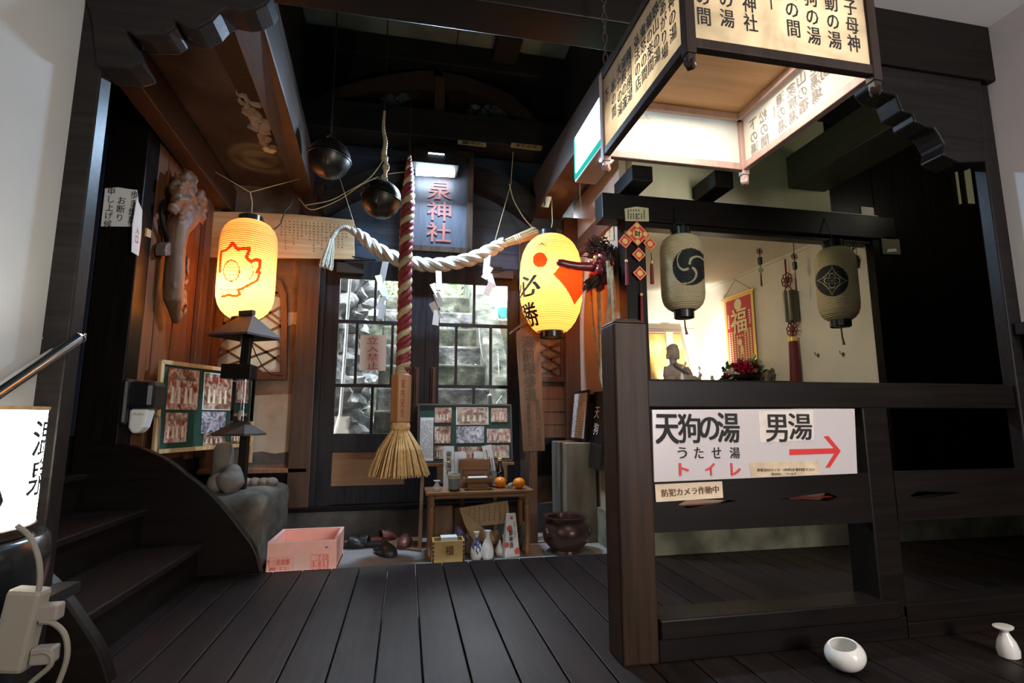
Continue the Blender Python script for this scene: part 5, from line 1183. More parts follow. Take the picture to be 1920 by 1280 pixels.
build(MB().tube([b0_+u_*H_*.66+Vector((-W_/2,-.003,0)), b0_+u_*H_*.62+Vector((W_*.1,-.006,0)), b0_+u_*H_*.70+Vector((W_/2,-.003,0))], .003, 5).tube([b0_+u_*H_*.62+Vector((W_*.1,-.008,0)), b0_+u_*H_*.74+Vector((W_*.3,-.008,0))], .0025, 5), 'gold_cord', m_gold, r_)
r_, b0_, u_, W_, H_ = slip(840,850,884,926, 3.90, m_wp, 'paper_slip', 'short white paper slip at the foot of the tall envelope', 'paper')
for (x0_, x1_, yt, yb, lab) in ((852,873,847,905,'white card leaning behind the glazed cup'), (889,912,847,880,'white card standing behind the tray box'), (904,922,835,872,'tilted cream card leaning on the photo board beside the incense sticks')):
    Yd = 4.06; c = PY((x0_+x1_)/2, yb, Yd); zt = PY(x0_, yt, Yd).z; w_ = PY(x1_, yb, Yd).x-PY(x0_, yb, Yd).x
    root = thing('white_card', (c.x, Yd, TZ), lab, 'card'); mb = MB(); mb.sheet((c.x-w_/2, Yd, TZ), (c.x+w_/2, Yd, TZ), (c.x+w_/2, Yd+.03, zt), (c.x-w_/2, Yd+.03, zt), .003)
    if yt == 835: mb.rot((c.x, Yd, zt), 'Y', -.18)
    build(mb, 'sheet', m_wp, root); text('御礼', Vector((c.x, Yd+.02, zt-.05)), (1,0,0), (0,.1,1), w_*.6, .03, plain('faint grey print', (.6,.58,.55), .8) if 'faint grey print' not in MATS else MATS['faint grey print'], root, lift=.003)
c = T(854,924); cu = thing('glazed_cup', c, 'tall blue grey glazed cup on a brown saucer on the table', 'cup')
build(MB().lathe([(.036,.012),(.040,.02),(.041,.06),(.042,.112),(.039,.113),(.037,.03),(0,.028)], c, 28), 'cup_body', m_cgrey, cu, smooth=.7)
build(MB().lathe([(.0418,.085),(.0428,.087),(.0428,.114),(.041,.116)], c, 28, cap=False), 'glazed_rim', m_cream, cu, smooth=.7)
build(MB().lathe([(.025,0),(.035,.004),(.045,.010),(.047,.014),(.03,.012)], c, 28), 'saucer', m_cbrn, cu, smooth=.7)
def sanbo(c, w_, d_, h_, lab, yaw=0):
    root = thing('offering_stand', c, lab, 'offering stand'); mb = MB(); k = .68
    mb.box(-w_*k/2, w_*k/2, -d_*k/2, d_*k/2, 0, h_*.62); M = Matrix.Translation(c) @ Matrix.Rotation(yaw, 4, 'Z'); mb.xform(M); build(mb, 'foot', m_table, root, bevel=.003)
    mb = MB(); mb.box(-w_/2, w_/2, -d_/2, d_/2, h_*.62, h_*.68)
    t_ = .007
    for b in ((-w_/2, w_/2, -d_/2, -d_/2+t_), (-w_/2, w_/2, d_/2-t_, d_/2), (-w_/2, -w_/2+t_, -d_/2, d_/2), (w_/2-t_, w_/2, -d_/2, d_/2)): mb.box(b[0], b[1], b[2], b[3], h_*.68, h_)
    mb.xform(M); build(mb, 'tray', m_table, root, bevel=.002)
sanbo(Vector((T(896,920).x, 4.03, TZ)), .235, .12, .205, 'taller wooden offering stand with raised tray behind the small tray')
sanbo(Vector((T(901,923).x, 3.875, TZ)), .20, .12, .088, 'small wooden offering tray nearest the front edge of the table')
build(MB().box(0,.1,0,.07,0,.012), 'x', m_wp); bpy.data.objects.remove(bpy.data.objects['x'])
cc = Vector((T(901,923).x, 3.875, TZ+.075)); tag(build(MB().box(cc.x-.07, cc.x+.07, cc.y-.035, cc.y+.035, TZ+.062, TZ+.090), 'folded_paper', m_wp, bevel=.004), 'folded white paper lying in the small wooden tray', 'paper')
for x, y, lab in ((938,920,'orange beside the small tray, left of the two'), (973,924,'orange near the right end of the table, with leaf behind')):
    c = T(x, y); c.y = 3.93 if x < 950 else 3.85; c.x = PY(x, 908, c.y).x; root = thing('orange_fruit', c, lab, 'orange', 'oranges on the offering table')
    pr = [(0,0)]+[(.044*math.sin(t)*(1-.04*math.cos(t)), .040-.040*math.cos(t)) for t in np.linspace(.25, PI-.2, 14)]+[(0,.076)]
    build(MB().lathe(pr, c, 28), 'peel', m_orange, root, smooth=True); build(MB().lathe([(.006,.074),(.006,.079),(0,.08)], c, 8), 'stem', m_leafd, root)
mb = MB(); c = Vector((PY(957,915,3.88).x, 3.88, TZ+.02)); mb.ell(c, (.022,.012,.02), 10, 8, .5); mb.ell(c+Vector((.018,.005,.008)), (.02,.008,.014), 8, 6, .5, seed=3); tag(remesh(build(mb, 'green_leaf', plain('pale dried leaf', (.28,.36,.20), .6)), .004, 2), 'crumpled green leaf between the two oranges', 'leaf')
c = Vector((PY(937,900,4.03).x, 4.03, TZ)); b_ = thing('dark_bottle', c, 'dark brown bottle with gold cap standing behind the oranges', 'bottle')
build(MB().lathe([(.030,0),(.034,.004),(.034,.10),(.030,.125),(.016,.155),(.013,.17),(.013,.185)], c, 24), 'bottle_body', m_bottle, b_, smooth=.8); build(MB().lathe([(.014,.185),(.0155,.187),(.0155,.205),(.012,.208)], c, 16), 'cap', m_gold, b_)
c = Vector((PY(925,900,4.02).x, 4.02, TZ)); cp = thing('incense_cup', c, 'blue patterned cup holding incense sticks beside the tall stand', 'cup')
build(MB().lathe([(.022,0),(.026,.004),(.028,.11),(.025,.11),(.022,.01),(0,.008)], c, 20), 'cup_body', m_cgrey, cp, smooth=.7)
build(MB().tube([c+Vector((.0,0,.02)), c+Vector((-.055,.01,.27))], .0035, 6).tube([c+Vector((.006,0,.02)), c+Vector((-.03,.015,.22))], .003, 6).tube([c+Vector((.01,0,.02)), c+Vector((-.012,.01,.21))], .003, 6), 'incense_sticks', m_signw, cp)
for x, z_, s_ in ((786-746+740+0, .0, 0),): pass
c = Vector((PY(934,912,3.98).x, 3.97, TZ)); tag(build(MB().lathe([(.012,0),(.03,.004),(.045,.014),(.046,.017),(.03,.010),(0,.008)], c, 22), 'small_dish', m_ceram, smooth=.7), 'small white dish behind the left orange', 'dish')
# under the table
def G(x, Yd): return Vector((PY(x, 1045, Yd).x, Yd, GZ))
c = G(841, 3.64); w_ = PY(871,1030,3.64).x-PY(811,1030,3.64).x; h_ = PY(841,1014,3.64).z-GZ
bxx = thing('lucky_box', c, 'yellow wooden box with brushed fortune character under the table', 'box')
mb = MB(); t = .012; mb.box(c.x-w_/2, c.x+w_/2, c.y, c.y+.14, GZ, GZ+.015)
for b in ((-w_/2, w_/2, 0, t), (-w_/2, w_/2, .14-t, .14), (-w_/2, -w_/2+t, 0, .14), (w_/2-t, w_/2, 0, .14)): mb.box(c.x+b[0], c.x+b[1], c.y+b[2], c.y+b[3], GZ+.015, GZ+h_)
build(mb, 'box_body', m_ltan, bxx, bevel=.002)
text('福', Vector((c.x+.005, c.y, GZ+h_*.62)), (1,0,0), (0,0,1), .055, .06, plain('burnt brown ink', (.13,.05,.02), .7), bxx, bold=.02)
mb = MB()
for s in (-1, 1):
    for i in range(6): mb.box(c.x+s*(w_/2-.006)-.006, c.x+s*(w_/2-.006)+.006, c.y-.0015, c.y+.001, GZ+.012+i*h_/6.2, GZ+.012+i*h_/6.2+.012)
build(mb, 'finger_joint', m_frame, bxx)
tag(build(MB().box(c.x-.05, c.x+.06, c.y+.03, c.y+.11, GZ+h_-.03, GZ+h_+.018), 'paper_stack', m_wp, bevel=.002), 'white paper standing in the yellow lucky box', 'paper')
def tok(k): return [(.030*k,0),(.036*k,.006*k),(.041*k,.03*k),(.040*k,.06*k),(.030*k,.10*k),(.016*k,.132*k),(.013*k,.150*k),(.016*k,.168*k),(.022*k,.176*k),(.022*k,.181*k),(.016*k,.182*k)]
c = G(893, 3.77); s1 = thing('sake_bottle', c, 'white sake bottle with indigo brush pattern under the table', 'bottle', 'sake bottles under the table'); build(MB().lathe(tok(1.02), c, 28), 'bottle_body', m_ceram, s1, smooth=.8)
mb = MB(); rg = random.Random(6)
for i in range(9):
    a0 = rg.uniform(-2.6, -.5); z0_ = rg.uniform(.01,.12); pts = []
    for j in range(6):
        z_ = z0_+.011*j; pr_ = [(z, r) for r, z in tok(1.02)]; r = interp(pr_, z_)+.0012; a = a0+.14*math.sin(j*1.3+i); pts.append(c+Vector((r*math.cos(a), r*math.sin(a), z_)))
    mb.tube(pts, [.002,.005,.006,.005,.004,.002], 5)
build(mb, 'brush_pattern', m_cblue, s1)
c = G(914, 3.76); s2 = thing('sake_bottle', c, 'plain white sake bottle right of the indigo one under the table', 'bottle', 'sake bottles under the table'); build(MB().lathe(tok(1.06), c, 28), 'bottle_body', m_ceram, s2, smooth=.8)
c = G(937, 3.84); vase(c, [(.022,0),(.030,.006),(.036,.03),(.032,.055),(.018,.075),(.010,.09),(.006,.105),(0,.108)], m_ceram, 'white gourd-shaped flask behind the sake carton', 'flask', 'gourd_flask')
# sacred sake carton: tapering box with red dots
c = G(962, 3.77); w_ = PY(978,1030,3.77).x-PY(948,1030,3.77).x; h_ = PY(962,963,3.77).z-GZ
sc = thing('sake_carton', c, 'tapering white sake carton with red dots and black characters under the table', 'carton')
mb = MB(); d_ = .075; tw = .62; bot = [Vector((c.x-w_/2, c.y, GZ)), Vector((c.x+w_/2, c.y, GZ)), Vector((c.x+w_/2, c.y+d_, GZ)), Vector((c.x-w_/2, c.y+d_, GZ))]
top = [Vector((c.x-w_*tw/2, c.y+d_*.3, GZ+h_)), Vector((c.x+w_*tw/2, c.y+d_*.3, GZ+h_)), Vector((c.x+w_*tw/2, c.y+d_*.5, GZ+h_)), Vector((c.x-w_*tw/2, c.y+d_*.5, GZ+h_))]
mb.hexa(bot, top); mb.rot(c, 'Z', .35); build(mb, 'carton_body', m_wp, sc, bevel=.002)
Rz = Matrix.Rotation(.35, 3, 'Z'); rt = Rz @ Vector((1,0,0)); upc = (Rz @ Vector((0, d_*.3/h_, 1))).normalized(); f0 = c
text(vert('御神酒'), f0+upc*(h_*.42)-rt*.012, rt, upc, .032, .12, m_ink, sc, bold=.02, lift=.002)
text(vert('清酒一合瓶詰'), f0+upc*(h_*.62)+rt*.022, rt, upc, .014, .11, m_inkg, sc, lift=.002)
mb = MB(); nn = rt.cross(upc)
for u, v, r in ((-.026,.66,.022),(.036,.13,.022),(-.052,.30,.018),(.0,.9,.012)): mb.lathe([(0,0),(r,0),(r,.0012),(0,.0012)], f0+rt*u*(1-.3*v)+upc*(h_*v)+nn*.001, 20, axis=nn)
build(mb, 'red_dot', m_pr, sc)
# folded kraft paper, parcels, bags, tray behind
kf = thing('kraft_sheet', (.47, 3.93, .12), 'folded brown kraft paper with faint writing propped under the table', 'paper')
Yk = 3.90; q = [PY(x, y, Yk) for x, y in ((861,952),(952,938),(957,980),(899,986))]; mb = MB(); mb.prism(q, (0,.004,0))
q2 = [PY(x, y, Yk-.03) for x, y in ((861,952),(899,984),(925,1004),(928,1014),(905,1016),(886,1012),(872,985))]; mb.prism(q2, (0,.004,0)); build(mb, 'sheet', m_craft, kf)
mb = MB(); rg = random.Random(2)
for i in range(8):
    for j in range(5): p = PY(880+9.5*i+rg.uniform(-1,1), 953-i*.9+6*j, Yk-.001); mb.quad(p+Vector((-.004,0,-.009)), p+Vector((.003,0,-.009)), p+Vector((.003,0,.007)), p+Vector((-.003,0,.007)))
build(mb, 'faint_writing', plain('faint brown ink', (.22,.13,.06), .8), kf)['kind'] = 'stuff'
tag(build(MB().box(PY(815,1000,4.0).x, PY(848,1000,4.0).x, 4.0, 4.06, GZ, PY(830,948,4.0).z), 'cardboard_box', m_card, bevel=.004), 'plain brown cardboard box at the back left under the table', 'box')
tag(build(MB().box(PY(852,1000,4.03).x, PY(880,1000,4.03).x, 4.03, 4.09, GZ, PY(860,952,4.03).z), 'cardboard_box', plain('dark kraft card', (.18,.10,.05), .8), bevel=.004), 'darker cardboard box behind the folded kraft paper', 'box')
def bag(x, y, Yd, r, m, label, name='crumpled_bag'):
    c = PY(x, y, Yd); c.z = GZ+r[2]*.98; mb = MB(); mb.ell(c, r, 20, 14, .6, seed=x)
    n0 = 0
    for i, p in enumerate(mb.v):
        p = Vector(p); mb.v[i] = tuple(p+(p-c).normalized()*.012*mnoise.noise(p*28))
    for i, p in enumerate(mb.v):
        if p[2] < GZ+.002: mb.v[i] = (p[0], p[1], GZ+.002)
    tag(build(mb, name, m, smooth=True), label, 'bag')
bag(860, 1010, 3.90, (.05,.04,.09), plain('striped purple cloth', (.14,.12,.22), .7, var=.6, scale=30), 'purple and green patterned cloth bundle behind the yellow box', 'cloth_bundle')
bag(882, 1020, 3.93, (.055,.04,.075), plain('tan plastic bag', (.45,.30,.20), .45, var=.25, scale=12), 'crumpled tan bag behind the indigo sake bottle')
bag(928, 1010, 3.93, (.055,.04,.085), plain('russet bag', (.33,.20,.13), .5, var=.25, scale=12), 'crumpled russet bag behind the white sake bottles')
bag(980, 1015, 3.95, (.028,.03,.10), plain('grey clear bag', (.30,.28,.24), .4, var=.3, scale=14), 'crumpled grey bag right of the sake carton')
# wooden signpost with little roof
SPY = 4.12; sp = thing('wooden_signpost', (1.0, SPY, GZ), 'tall weathered signpost board with little roof and brush writing beside the door', 'signpost')
q = [PY(x, y, SPY) for x, y in ((968,622),(993,604),(1012,618),(1022,845),(982,846))]; build(MB().prism(q, (0,.022,0)), 'board', m_signw, sp, bevel=.002)
p0 = PY(1001,846,SPY); build(MB().box(p0.x-.03, p0.x+.03, SPY+.01, SPY+.04, GZ, p0.z+.15), 'post', m_signw, sp, bevel=.002)
rL, rC, rR = PY(958,625,SPY), PY(993,600,SPY), PY(1016,612,SPY); mb = MB(); mb.beam(rL+Vector((0,.01,0)), rC+Vector((0,.01,0)), .09, .012, up=(0,1,0)); mb.beam(rC+Vector((0,.01,0)), rR+Vector((0,.01,0)), .09, .012, up=(0,1,0))
mb = MB(); mb.hexa([rL+Vector((0,-.05,0)), rC+Vector((0,-.05,0)), rC+Vector((0,.07,0)), rL+Vector((0,.07,0))], [p+Vector((0,0,.018)) for p in (rL+Vector((0,-.05,0)), rC+Vector((0,-.05,0)), rC+Vector((0,.07,0)), rL+Vector((0,.07,0)))])
mb.hexa([rC+Vector((0,-.05,0)), rR+Vector((0.02,-.05,-.01)), rR+Vector((0.02,.07,-.01)), rC+Vector((0,.07,0))], [p+Vector((0,0,.018)) for p in (rC+Vector((0,-.05,0)), rR+Vector((.02,-.05,-.01)), rR+Vector((.02,.07,-.01)), rC+Vector((0,.07,0)))])
build(mb, 'roof', m_frame, sp)
upS = (PY(994,640,SPY)-PY(1003,830,SPY)).normalized(); rtS = upS.cross(Vector((0,-1,0))) * -1
rtS = Vector((upS.z, 0, -upS.x))
text(vert('湯前様参道'), (PY(992,690,SPY)), rtS, upS, .105, .53, m_inkg, sp, bold=.02, lift=.003)
text(vert('登山口一丁目'), (PY(1009,788,SPY)), rtS, upS, .04, .34, m_inkg, sp, bold=.01, lift=.003); text(vert('温泉神社入口'), (PY(992,795,SPY)), rtS, upS, .035, .34, m_inkg, sp, bold=.01, lift=.003)
# bronze pot
c = Vector((PY(1061,1000,3.86).x, 3.86, GZ)); pt = thing('bronze_pot', c, 'large dark bronze brazier pot with knob ears on the ground at right', 'pot')
R_ = .175; build(MB().lathe([(.10,0),(.112,.0),(.108,.02),(.125,.035),(.165,.08),(R_,.14),(R_*.97,.175),(.155,.205),(.140,.222),(.143,.235),(.165,.243),(.168,.252),(.155,.254),(.135,.245),(.130,.20),(.0,.10)], c, 44), 'pot_body', m_pot, pt, smooth=.8)
for s in (-1, 1): build(MB().ell(c+Vector((s*R_*.92, -.05, .15)), (.022,.03,.035), 12, 8, .3).lathe([(.016,-.008),(.022,0),(.016,.008)], c+Vector((s*R_*.98,-.06,.15)), 14, axis=(1,0,0)), 'ear', m_pot, pt, smooth=True)
build(MB().lathe([(0,.16),(.129,.16)], c, 30, cap=False), 'ash', m_dconc, pt)
# concrete plinth, framed text, dark painted board
mb = MB(); mb.box(1.245, 1.50, 4.06, 4.46, GZ, .70); o = struct(mb, 'trim_38', ramp3('streaked grey concrete', [(.10,.085,.06), (.20,.175,.13), (.32,.28,.21)], (.3,.5,.72), 5, .85, bump=.15, stretch=(1.5,1.5,.4)), bevel=.008)
fx = thing('framed_text', (1.48, 4.12, .70), 'dark framed sheet of vertical writing leaning on the right wall', 'framed text')
bz = .708; tiltx = .045; Y0f, Y1f = 4.07, 4.44; hF = PX(1092,740,1.50).z-bz+.03
F_ = lambda y, z, d=0: Vector((1.425+tiltx*(z/hF)-d, y, bz+z))
mb = MB(); mb.hexa([F_(Y1f,0),F_(Y0f,0),F_(Y0f,hF),F_(Y1f,hF)], [F_(Y1f,0,.016),F_(Y0f,0,.016),F_(Y0f,hF,.016),F_(Y1f,hF,.016)]); build(mb, 'frame', m_darkbacklit, fx, bevel=.003)
mb = MB(); e = .022; mb.hexa([F_(Y1f-e,e,.016),F_(Y0f+e,e,.016),F_(Y0f+e,hF-e,.016),F_(Y1f-e,hF-e,.016)], [F_(Y1f-e,e,.018),F_(Y0f+e,e,.018),F_(Y0f+e,hF-e,.018),F_(Y1f-e,hF-e,.018)]); build(mb, 'text_sheet', plain('pinkish paper', (.62,.54,.48), .7), fx)
mb = MB(); rg = random.Random(11)
for i in range(9):
    for j in range(14):
        if rg.random() < .25: continue
        y_ = Y0f+.06+i*.033; z_ = .05+j*(hF-.1)/15; mb.quad(F_(y_+.008,z_,.019), F_(y_-.004,z_,.019), F_(y_-.004,z_+.010,.019), F_(y_+.008,z_+.010,.019))
build(mb, 'small_writing', m_inkg, fx)['kind'] = 'stuff'
dk = thing('dark_board', (1.47, 3.83, .715), 'black board with white brush marks beside the framed text', 'board')
mb = MB(); mb.hexa([(1.445,4.05,bz-.2),(1.445,3.80,bz-.2),(1.51,3.80,bz+hF*.95),(1.51,4.05,bz+hF*.95)], [(1.43,4.05,bz-.2),(1.43,3.80,bz-.2),(1.495,3.80,bz+hF*.95),(1.495,4.05,bz+hF*.95)]); build(mb, 'board', m_bmat, dk)
for i, s in enumerate('天狗'): text(s, Vector((1.462+.012*(1-i), 3.93, bz+hF*(.55-.3*i))), (0,-1,0), (.07,0,hF*.95), .10, .09, m_wp, dk, lift=.004)
# no-entry paper on the glass
np_ = thing('no_entry_paper', (-.38, 4.53, 1.3), 'white paper with four red characters taped inside the left door glass', 'notice')
q = [PY(x, y, 4.525) for x, y in ((676,628),(725,628),(723,695),(674,694))]; build(MB().prism(q, (0,.002,0)), 'paper_sheet', m_wp, np_)
for i, ch in enumerate('立入禁止'): text(ch, PY(699, 638+15.6*i, 4.525), (1,0,0), (0,0,1), .095, .060, m_redtx, np_, lift=.002)
# paper tags on the beams
def beam_tag(pts, ax, v, m, s, rt_, up_, w_, h_, label):
    f = PY if ax == 1 else PX; q = [f(x, y, v) for x, y in pts]; d = Vector((0,.002,0)) if ax == 1 else Vector((.002,0,0)); c = sum(q, Vector())/len(q)
    root = thing('name_tag', c, label, 'paper tag', 'votive name tags pasted on the beams'); build(MB().prism(q, d), 'paper_sheet', m, root); text(s, c-d*1.0, rt_, up_, w_, h_, m_ink, root, bold=.03, lift=.002)
beam_tag([(859,262),(912,268),(911,276),(858,270)], 1, 4.296, m_tag, '講中の', (1,0,0), (0,0,1), .18, .03, 'left yellowed name tag pasted low on the main shrine beam')
beam_tag([(959,267),(1017,273),(1015,283),(957,276)], 1, 4.296, m_tag, '木乙の花', (1,0,0), (0,0,1), .20, .035, 'right yellowed name tag on the main shrine beam, nearer the lit sign')
beam_tag([(1016,367),(1034,369),(1028,389),(1010,387)], 0, 1.13, m_tag, '講', (0,-1,0), (0,0,1), .05, .07, 'yellowed name tag on the brown beam under the lit sign')
# ================================================================== LONG-NOSED MASK AND HANGINGS BY THE POST
mk = thing('long_nosed_mask', (1.47, 3.83, 1.95), 'dark red long-nosed mask with bushy brows and long pale hair on the right wall', 'mask')
MC = PX(1125, 500, 1.42)
mb = MB()
mb.ell(MC+Vector((.03,0,.02)), (.085,.125,.165), 20, 14)
mb.ell(MC+Vector((-.04,.06,.02)), (.03,.035,.03)); mb.ell(MC+Vector((-.04,-.06,.02)), (.03,.035,.03))
mb.ell(MC+Vector((-.02,.075,-.05)), (.045,.04,.045)); mb.ell(MC+Vector((-.02,-.075,-.05)), (.045,.04,.045))
mb.ell(MC+Vector((-.02,0,-.12)), (.05,.06,.03)); mb.ell(MC+Vector((-.01,0,.12)), (.05,.10,.04)); mb.ell(MC+Vector((-.01,0,-.165)), (.04,.05,.03))
for s in (-1,1): mb.ell(MC+Vector((.05,s*.13,.0)), (.025,.02,.045))
tip = PX(1046, 504, MC.x-.33); nz = [MC+Vector((-.02,0,.0)), MC+Vector((-.10,0,-.005)), MC+Vector((-.18,0,-.006)), MC+Vector((-.26,0,.002)), MC+Vector((-.31,0,.012)), MC+Vector((-.335,0,.014)), MC+Vector((-.345,0,.014))]
mb.tube(nz, [.042,.036,.033,.033,.032,.024,.010], 18)
remesh(build(mb, 'mask_face', m_mask, mk), .008, 3)
for s in (-1,1):
    c = MC+Vector((-.062, s*.062, .045)); build(MB().ell(c, (.016,.026,.020), 14, 10), 'eye', m_gold, mk, smooth=True); build(MB().ell(c+Vector((-.014,0,0)), (.004,.010,.010), 10, 8), 'pupil', m_ink, mk)
rg = random.Random(4)
def furry(base, dirs, n, l, m, nm, r=.004):
    mb = MB()
    for i in range(n):
        b = base(); d = Vector(dirs())*rg.uniform(.6,1.2)*l; mb.tube([b, b+d*.5+Vector((0,0,-.004)), b+d+Vector((0,0,-.02*l/.1))], [r, r*.8, r*.25], 5, cap=False)
    build(mb, nm, m, mk)
furry(lambda: MC+Vector((rg.uniform(-.06,.04), rg.uniform(-.11,.11), rg.uniform(.09,.20))), lambda: (rg.uniform(-1,-.1), rg.uniform(-.5,.5), rg.uniform(.0,.8)), 420, .060, m_fur, 'bushy_brow', .006)
furry(lambda: MC+Vector((rg.uniform(-.05,.0), rg.uniform(-.06,.06), rg.uniform(-.12,-.07))), lambda: (-1, rg.uniform(-.6,.6), rg.uniform(-.9,-.2)), 200, .085, m_fur, 'moustache', .006)
for sd in (-1, 1): furry(lambda: MC+Vector((rg.uniform(.0,.06), sd*rg.uniform(.10,.15), rg.uniform(-.1,.15))), lambda: (rg.uniform(-.3,.1), rg.uniform(-.4,.4), rg.uniform(-1,.2)), 120, .07, m_fur, 'side_whisker', .006)
def lock(pts, n, sp, nm):
    mb = MB(); P_ = cat(pts, 10)
    for i in range(n):
        o = Vector((rg.uniform(-sp,sp)*.6, rg.uniform(-sp,sp), 0)); ph = rg.uniform(0,6)
        mb.tube([p+o*(1-.3*k/10)+Vector((0,.008*math.sin(ph+k*.7),0)) for k, p in enumerate(P_)], [.0042]*9+[.003,.0015], 4, cap=False)
    build(mb, nm, m_hair, mk)
for pts in (((1106,533),(1108,560),(1112,620),(1122,680),(1134,735)), ((1123,530),(1124,565),(1125,620),(1127,680),(1135,720)), ((1139,490),(1143,540),(1141,580),(1139,620),(1137,660)), ((1146,500),(1149,540),(1151,585),(1152,640))):
    lock([PX(x, y, 1.42) for x, y in pts], 26, .016, 'hair_lock')
# paper charm strip and bits on the wall above the mask
q = [PX(x, y, 1.528) for x, y in ((1138,408),(1151,406),(1152,450),(1137,452))]; cs_ = thing('charm_strip', sum(q, Vector())/4, 'pale vertical wooden charm with tiny writing above the long-nosed mask', 'charm'); build(MB().prism(q, (-.006,0,0)), 'strip', m_plank, cs_); text(vert('奉納御札'), sum(q, Vector())/4-Vector((.007,0,0)), (0,-1,0), (0,0,1), .03, .14, m_inkg, cs_, lift=.002)
# votive plaques
e1 = thing('votive_plaque', (1.58, 3.33, 2.34), 'small pale votive plaque with tiny writing on the header above the red diamonds', 'votive plaque')
q = [PY(x, y, 3.335) for x, y in ((1171,391),(1193,387),(1216,390),(1217,415),(1173,414))]; build(MB().prism(q, (0,.008,0)), 'board', plain('pale ema wood', (.45,.40,.22), .6), e1)
mb = MB(); rg = random.Random(5)
for i in range(7):
    for j in range(5):
        if rg.random() < .2: continue
        p = PY(1178+5*i, 394+3.7*j, 3.333); mb.quad(p+Vector((-.004,0,-.006)), p+Vector((.004,0,-.006)), p+Vector((.004,0,.005)), p+Vector((-.004,0,.005)))
build(mb, 'small_writing', m_ink, e1)['kind'] = 'stuff'
e2 = thing('votive_plaque', (3.72, 3.35, 2.25), 'small dim votive plaque with white paper on the right post top', 'votive plaque')
q = [PY(x, y, 3.345) for x, y in ((1653,447),(1668,443),(1686,449),(1689,477),(1656,476))]; build(MB().prism(q, (0,.008,0)), 'board', plain('dim ema wood', (.16,.13,.07), .7), e2)
q = [PY(x, y, 3.343) for x, y in ((1664,467),(1680,466),(1682,471),(1663,473))]; build(MB().prism(q, (0,-.001,0)), 'paper_scrap', m_wp, e2)
# red diamond hanging
dh = thing('diamond_ornament', (1.58, 3.33, 1.85), 'red and gold hanging of five diamond cards with tassels on the thin post', 'ornament')
DYY = 3.325
def diamond(px_, py_, r, ch, big=False, tw=0.0):
    c = PY(px_, py_, DYY); mb = MB(); k = r*.0036
    s = [Vector((k,0,0)), Vector((0,0,k)), Vector((-k,0,0)), Vector((0,0,-k))]; R = Matrix.Rotation(tw, 3, 'Y'); s = [R @ v for v in s]
    mb.prism([c+v for v in s], (0,.004,0)); o = build(mb, 'diamond_card', m_red, dh)
    mb = MB(); f = .88
    for i in range(4): mb.beam(c+s[i]*f+Vector((0,-.001,0)), c+s[(i+1) % 4]*f+Vector((0,-.001,0)), .004, .0015, up=(0,1,0))
    build(mb, 'gold_border', m_gold, o)
    if big:
        for v in s: mb2 = MB(); mb2.lathe([(.012,-.001),(.016,-.001),(.016,.001),(.012,.001)], c+v*.62+Vector((0,-.0015,0)), 14, axis=(0,1,0)); build(mb2, 'gold_ring', m_gold, o)
    mb = MB(); mb.lathe([(k*.34,-.0012),(k*.37,-.0012),(k*.37,.0008),(k*.34,.0008)], c+Vector((0,-.001,0)), 24, axis=(0,1,0)); build(mb, 'gold_ring', m_gold, o)
    text(ch, c, (1,0,0), (0,0,1), k*.5, k*.5, m_ink if big else m_gold, o, bold=.03, lift=.003)
diamond(1195,438,26,'財',True); diamond(1172,452,15,'福',tw=-.1); diamond(1219,457,15,'福',tw=.1); diamond(1198,477,15,'福'); diamond(1200,512,15,'福')
m_tred = plain('tassel red', (.20, .010, .013), .55)
def tassel(px_, y0_, y1_, par, m=m_tred):
    a, b = PY(px_, y0_, DYY), PY(px_+2, y1_, DYY); L_ = (a-b).length; mb = MB(); mb.tube([a, a.lerp(b,.3)], .003, 6); build(mb, 'cord', m_dred, par)
    c = a.lerp(b, .32); build(MB().ell(c, (.012,.012,.014), 10, 8), 'gold_bead', m_gold, par); build(MB().tube([c, a.lerp(b,.5), b], [.009,.012,.014], 10), 'tassel', m, par)
tassel(1174,468,535,dh); tassel(1221,474,532,dh); tassel(1202,528,605,dh)
build(MB().tube([PY(1195,412,DYY), PY(1195,400,DYY)], .002, 5), 'cord', m_dred, dh)

# ================================================================== ALCOVE CONTENTS
CZ = 1.235
ct_ = thing('display_counter', (2.6, 5.1, .2), 'long counter in the bright alcove holding the statue and flowers', 'counter')
build(MB().box(1.66, 3.585, 4.30, 6.02, CZ-.04, CZ), 'countertop', m_dx, ct_, bevel=.004)
build(MB().box(1.70, 3.56, 4.36, 4.40, .2, CZ-.04), 'front_panel', m_dx, ct_); build(MB().box(1.70, 1.74, 4.4, 6.0, .2, CZ-.04), 'side_panel', m_dy, ct_)
# gold picture panels leaning on the back wall
gp = thing('gold_panel', (2.75, 5.85, CZ), 'gold painted panel with pink border behind the seated statue', 'picture')
def lean(pts, Y0, dy, m, nm, par, d=.012):
    lo = min(PY(x, y, Y0).z for x, y in pts); q = []
    for x, y in pts:
        p = PY(x, y, Y0); k = (p.z-CZ)/.8; p = PY(x, y, Y0+dy*k); q.append(p)
    mb = MB(); mb.prism(q, (0,d,0)); return build(mb, nm, m, par)
lean([(1214,622),(1278,622),(1302,727),(1220,727)], 5.70, .22, plain('pink border', (.75,.32,.26), .6), 'border', gp)
lean([(1216,626),(1247,626),(1256,727),(1222,727)], 5.69, .22, m_goldp, 'gold_sheet', gp, .008); lean([(1263,626),(1275,626),(1297,727),(1270,727)], 5.69, .22, m_goldp, 'gold_sheet', gp, .008)
lean([(1248,622),(1262,622),(1270,727),(1256,727)], 5.685, .22, m_cream, 'cream_band', gp, .008)
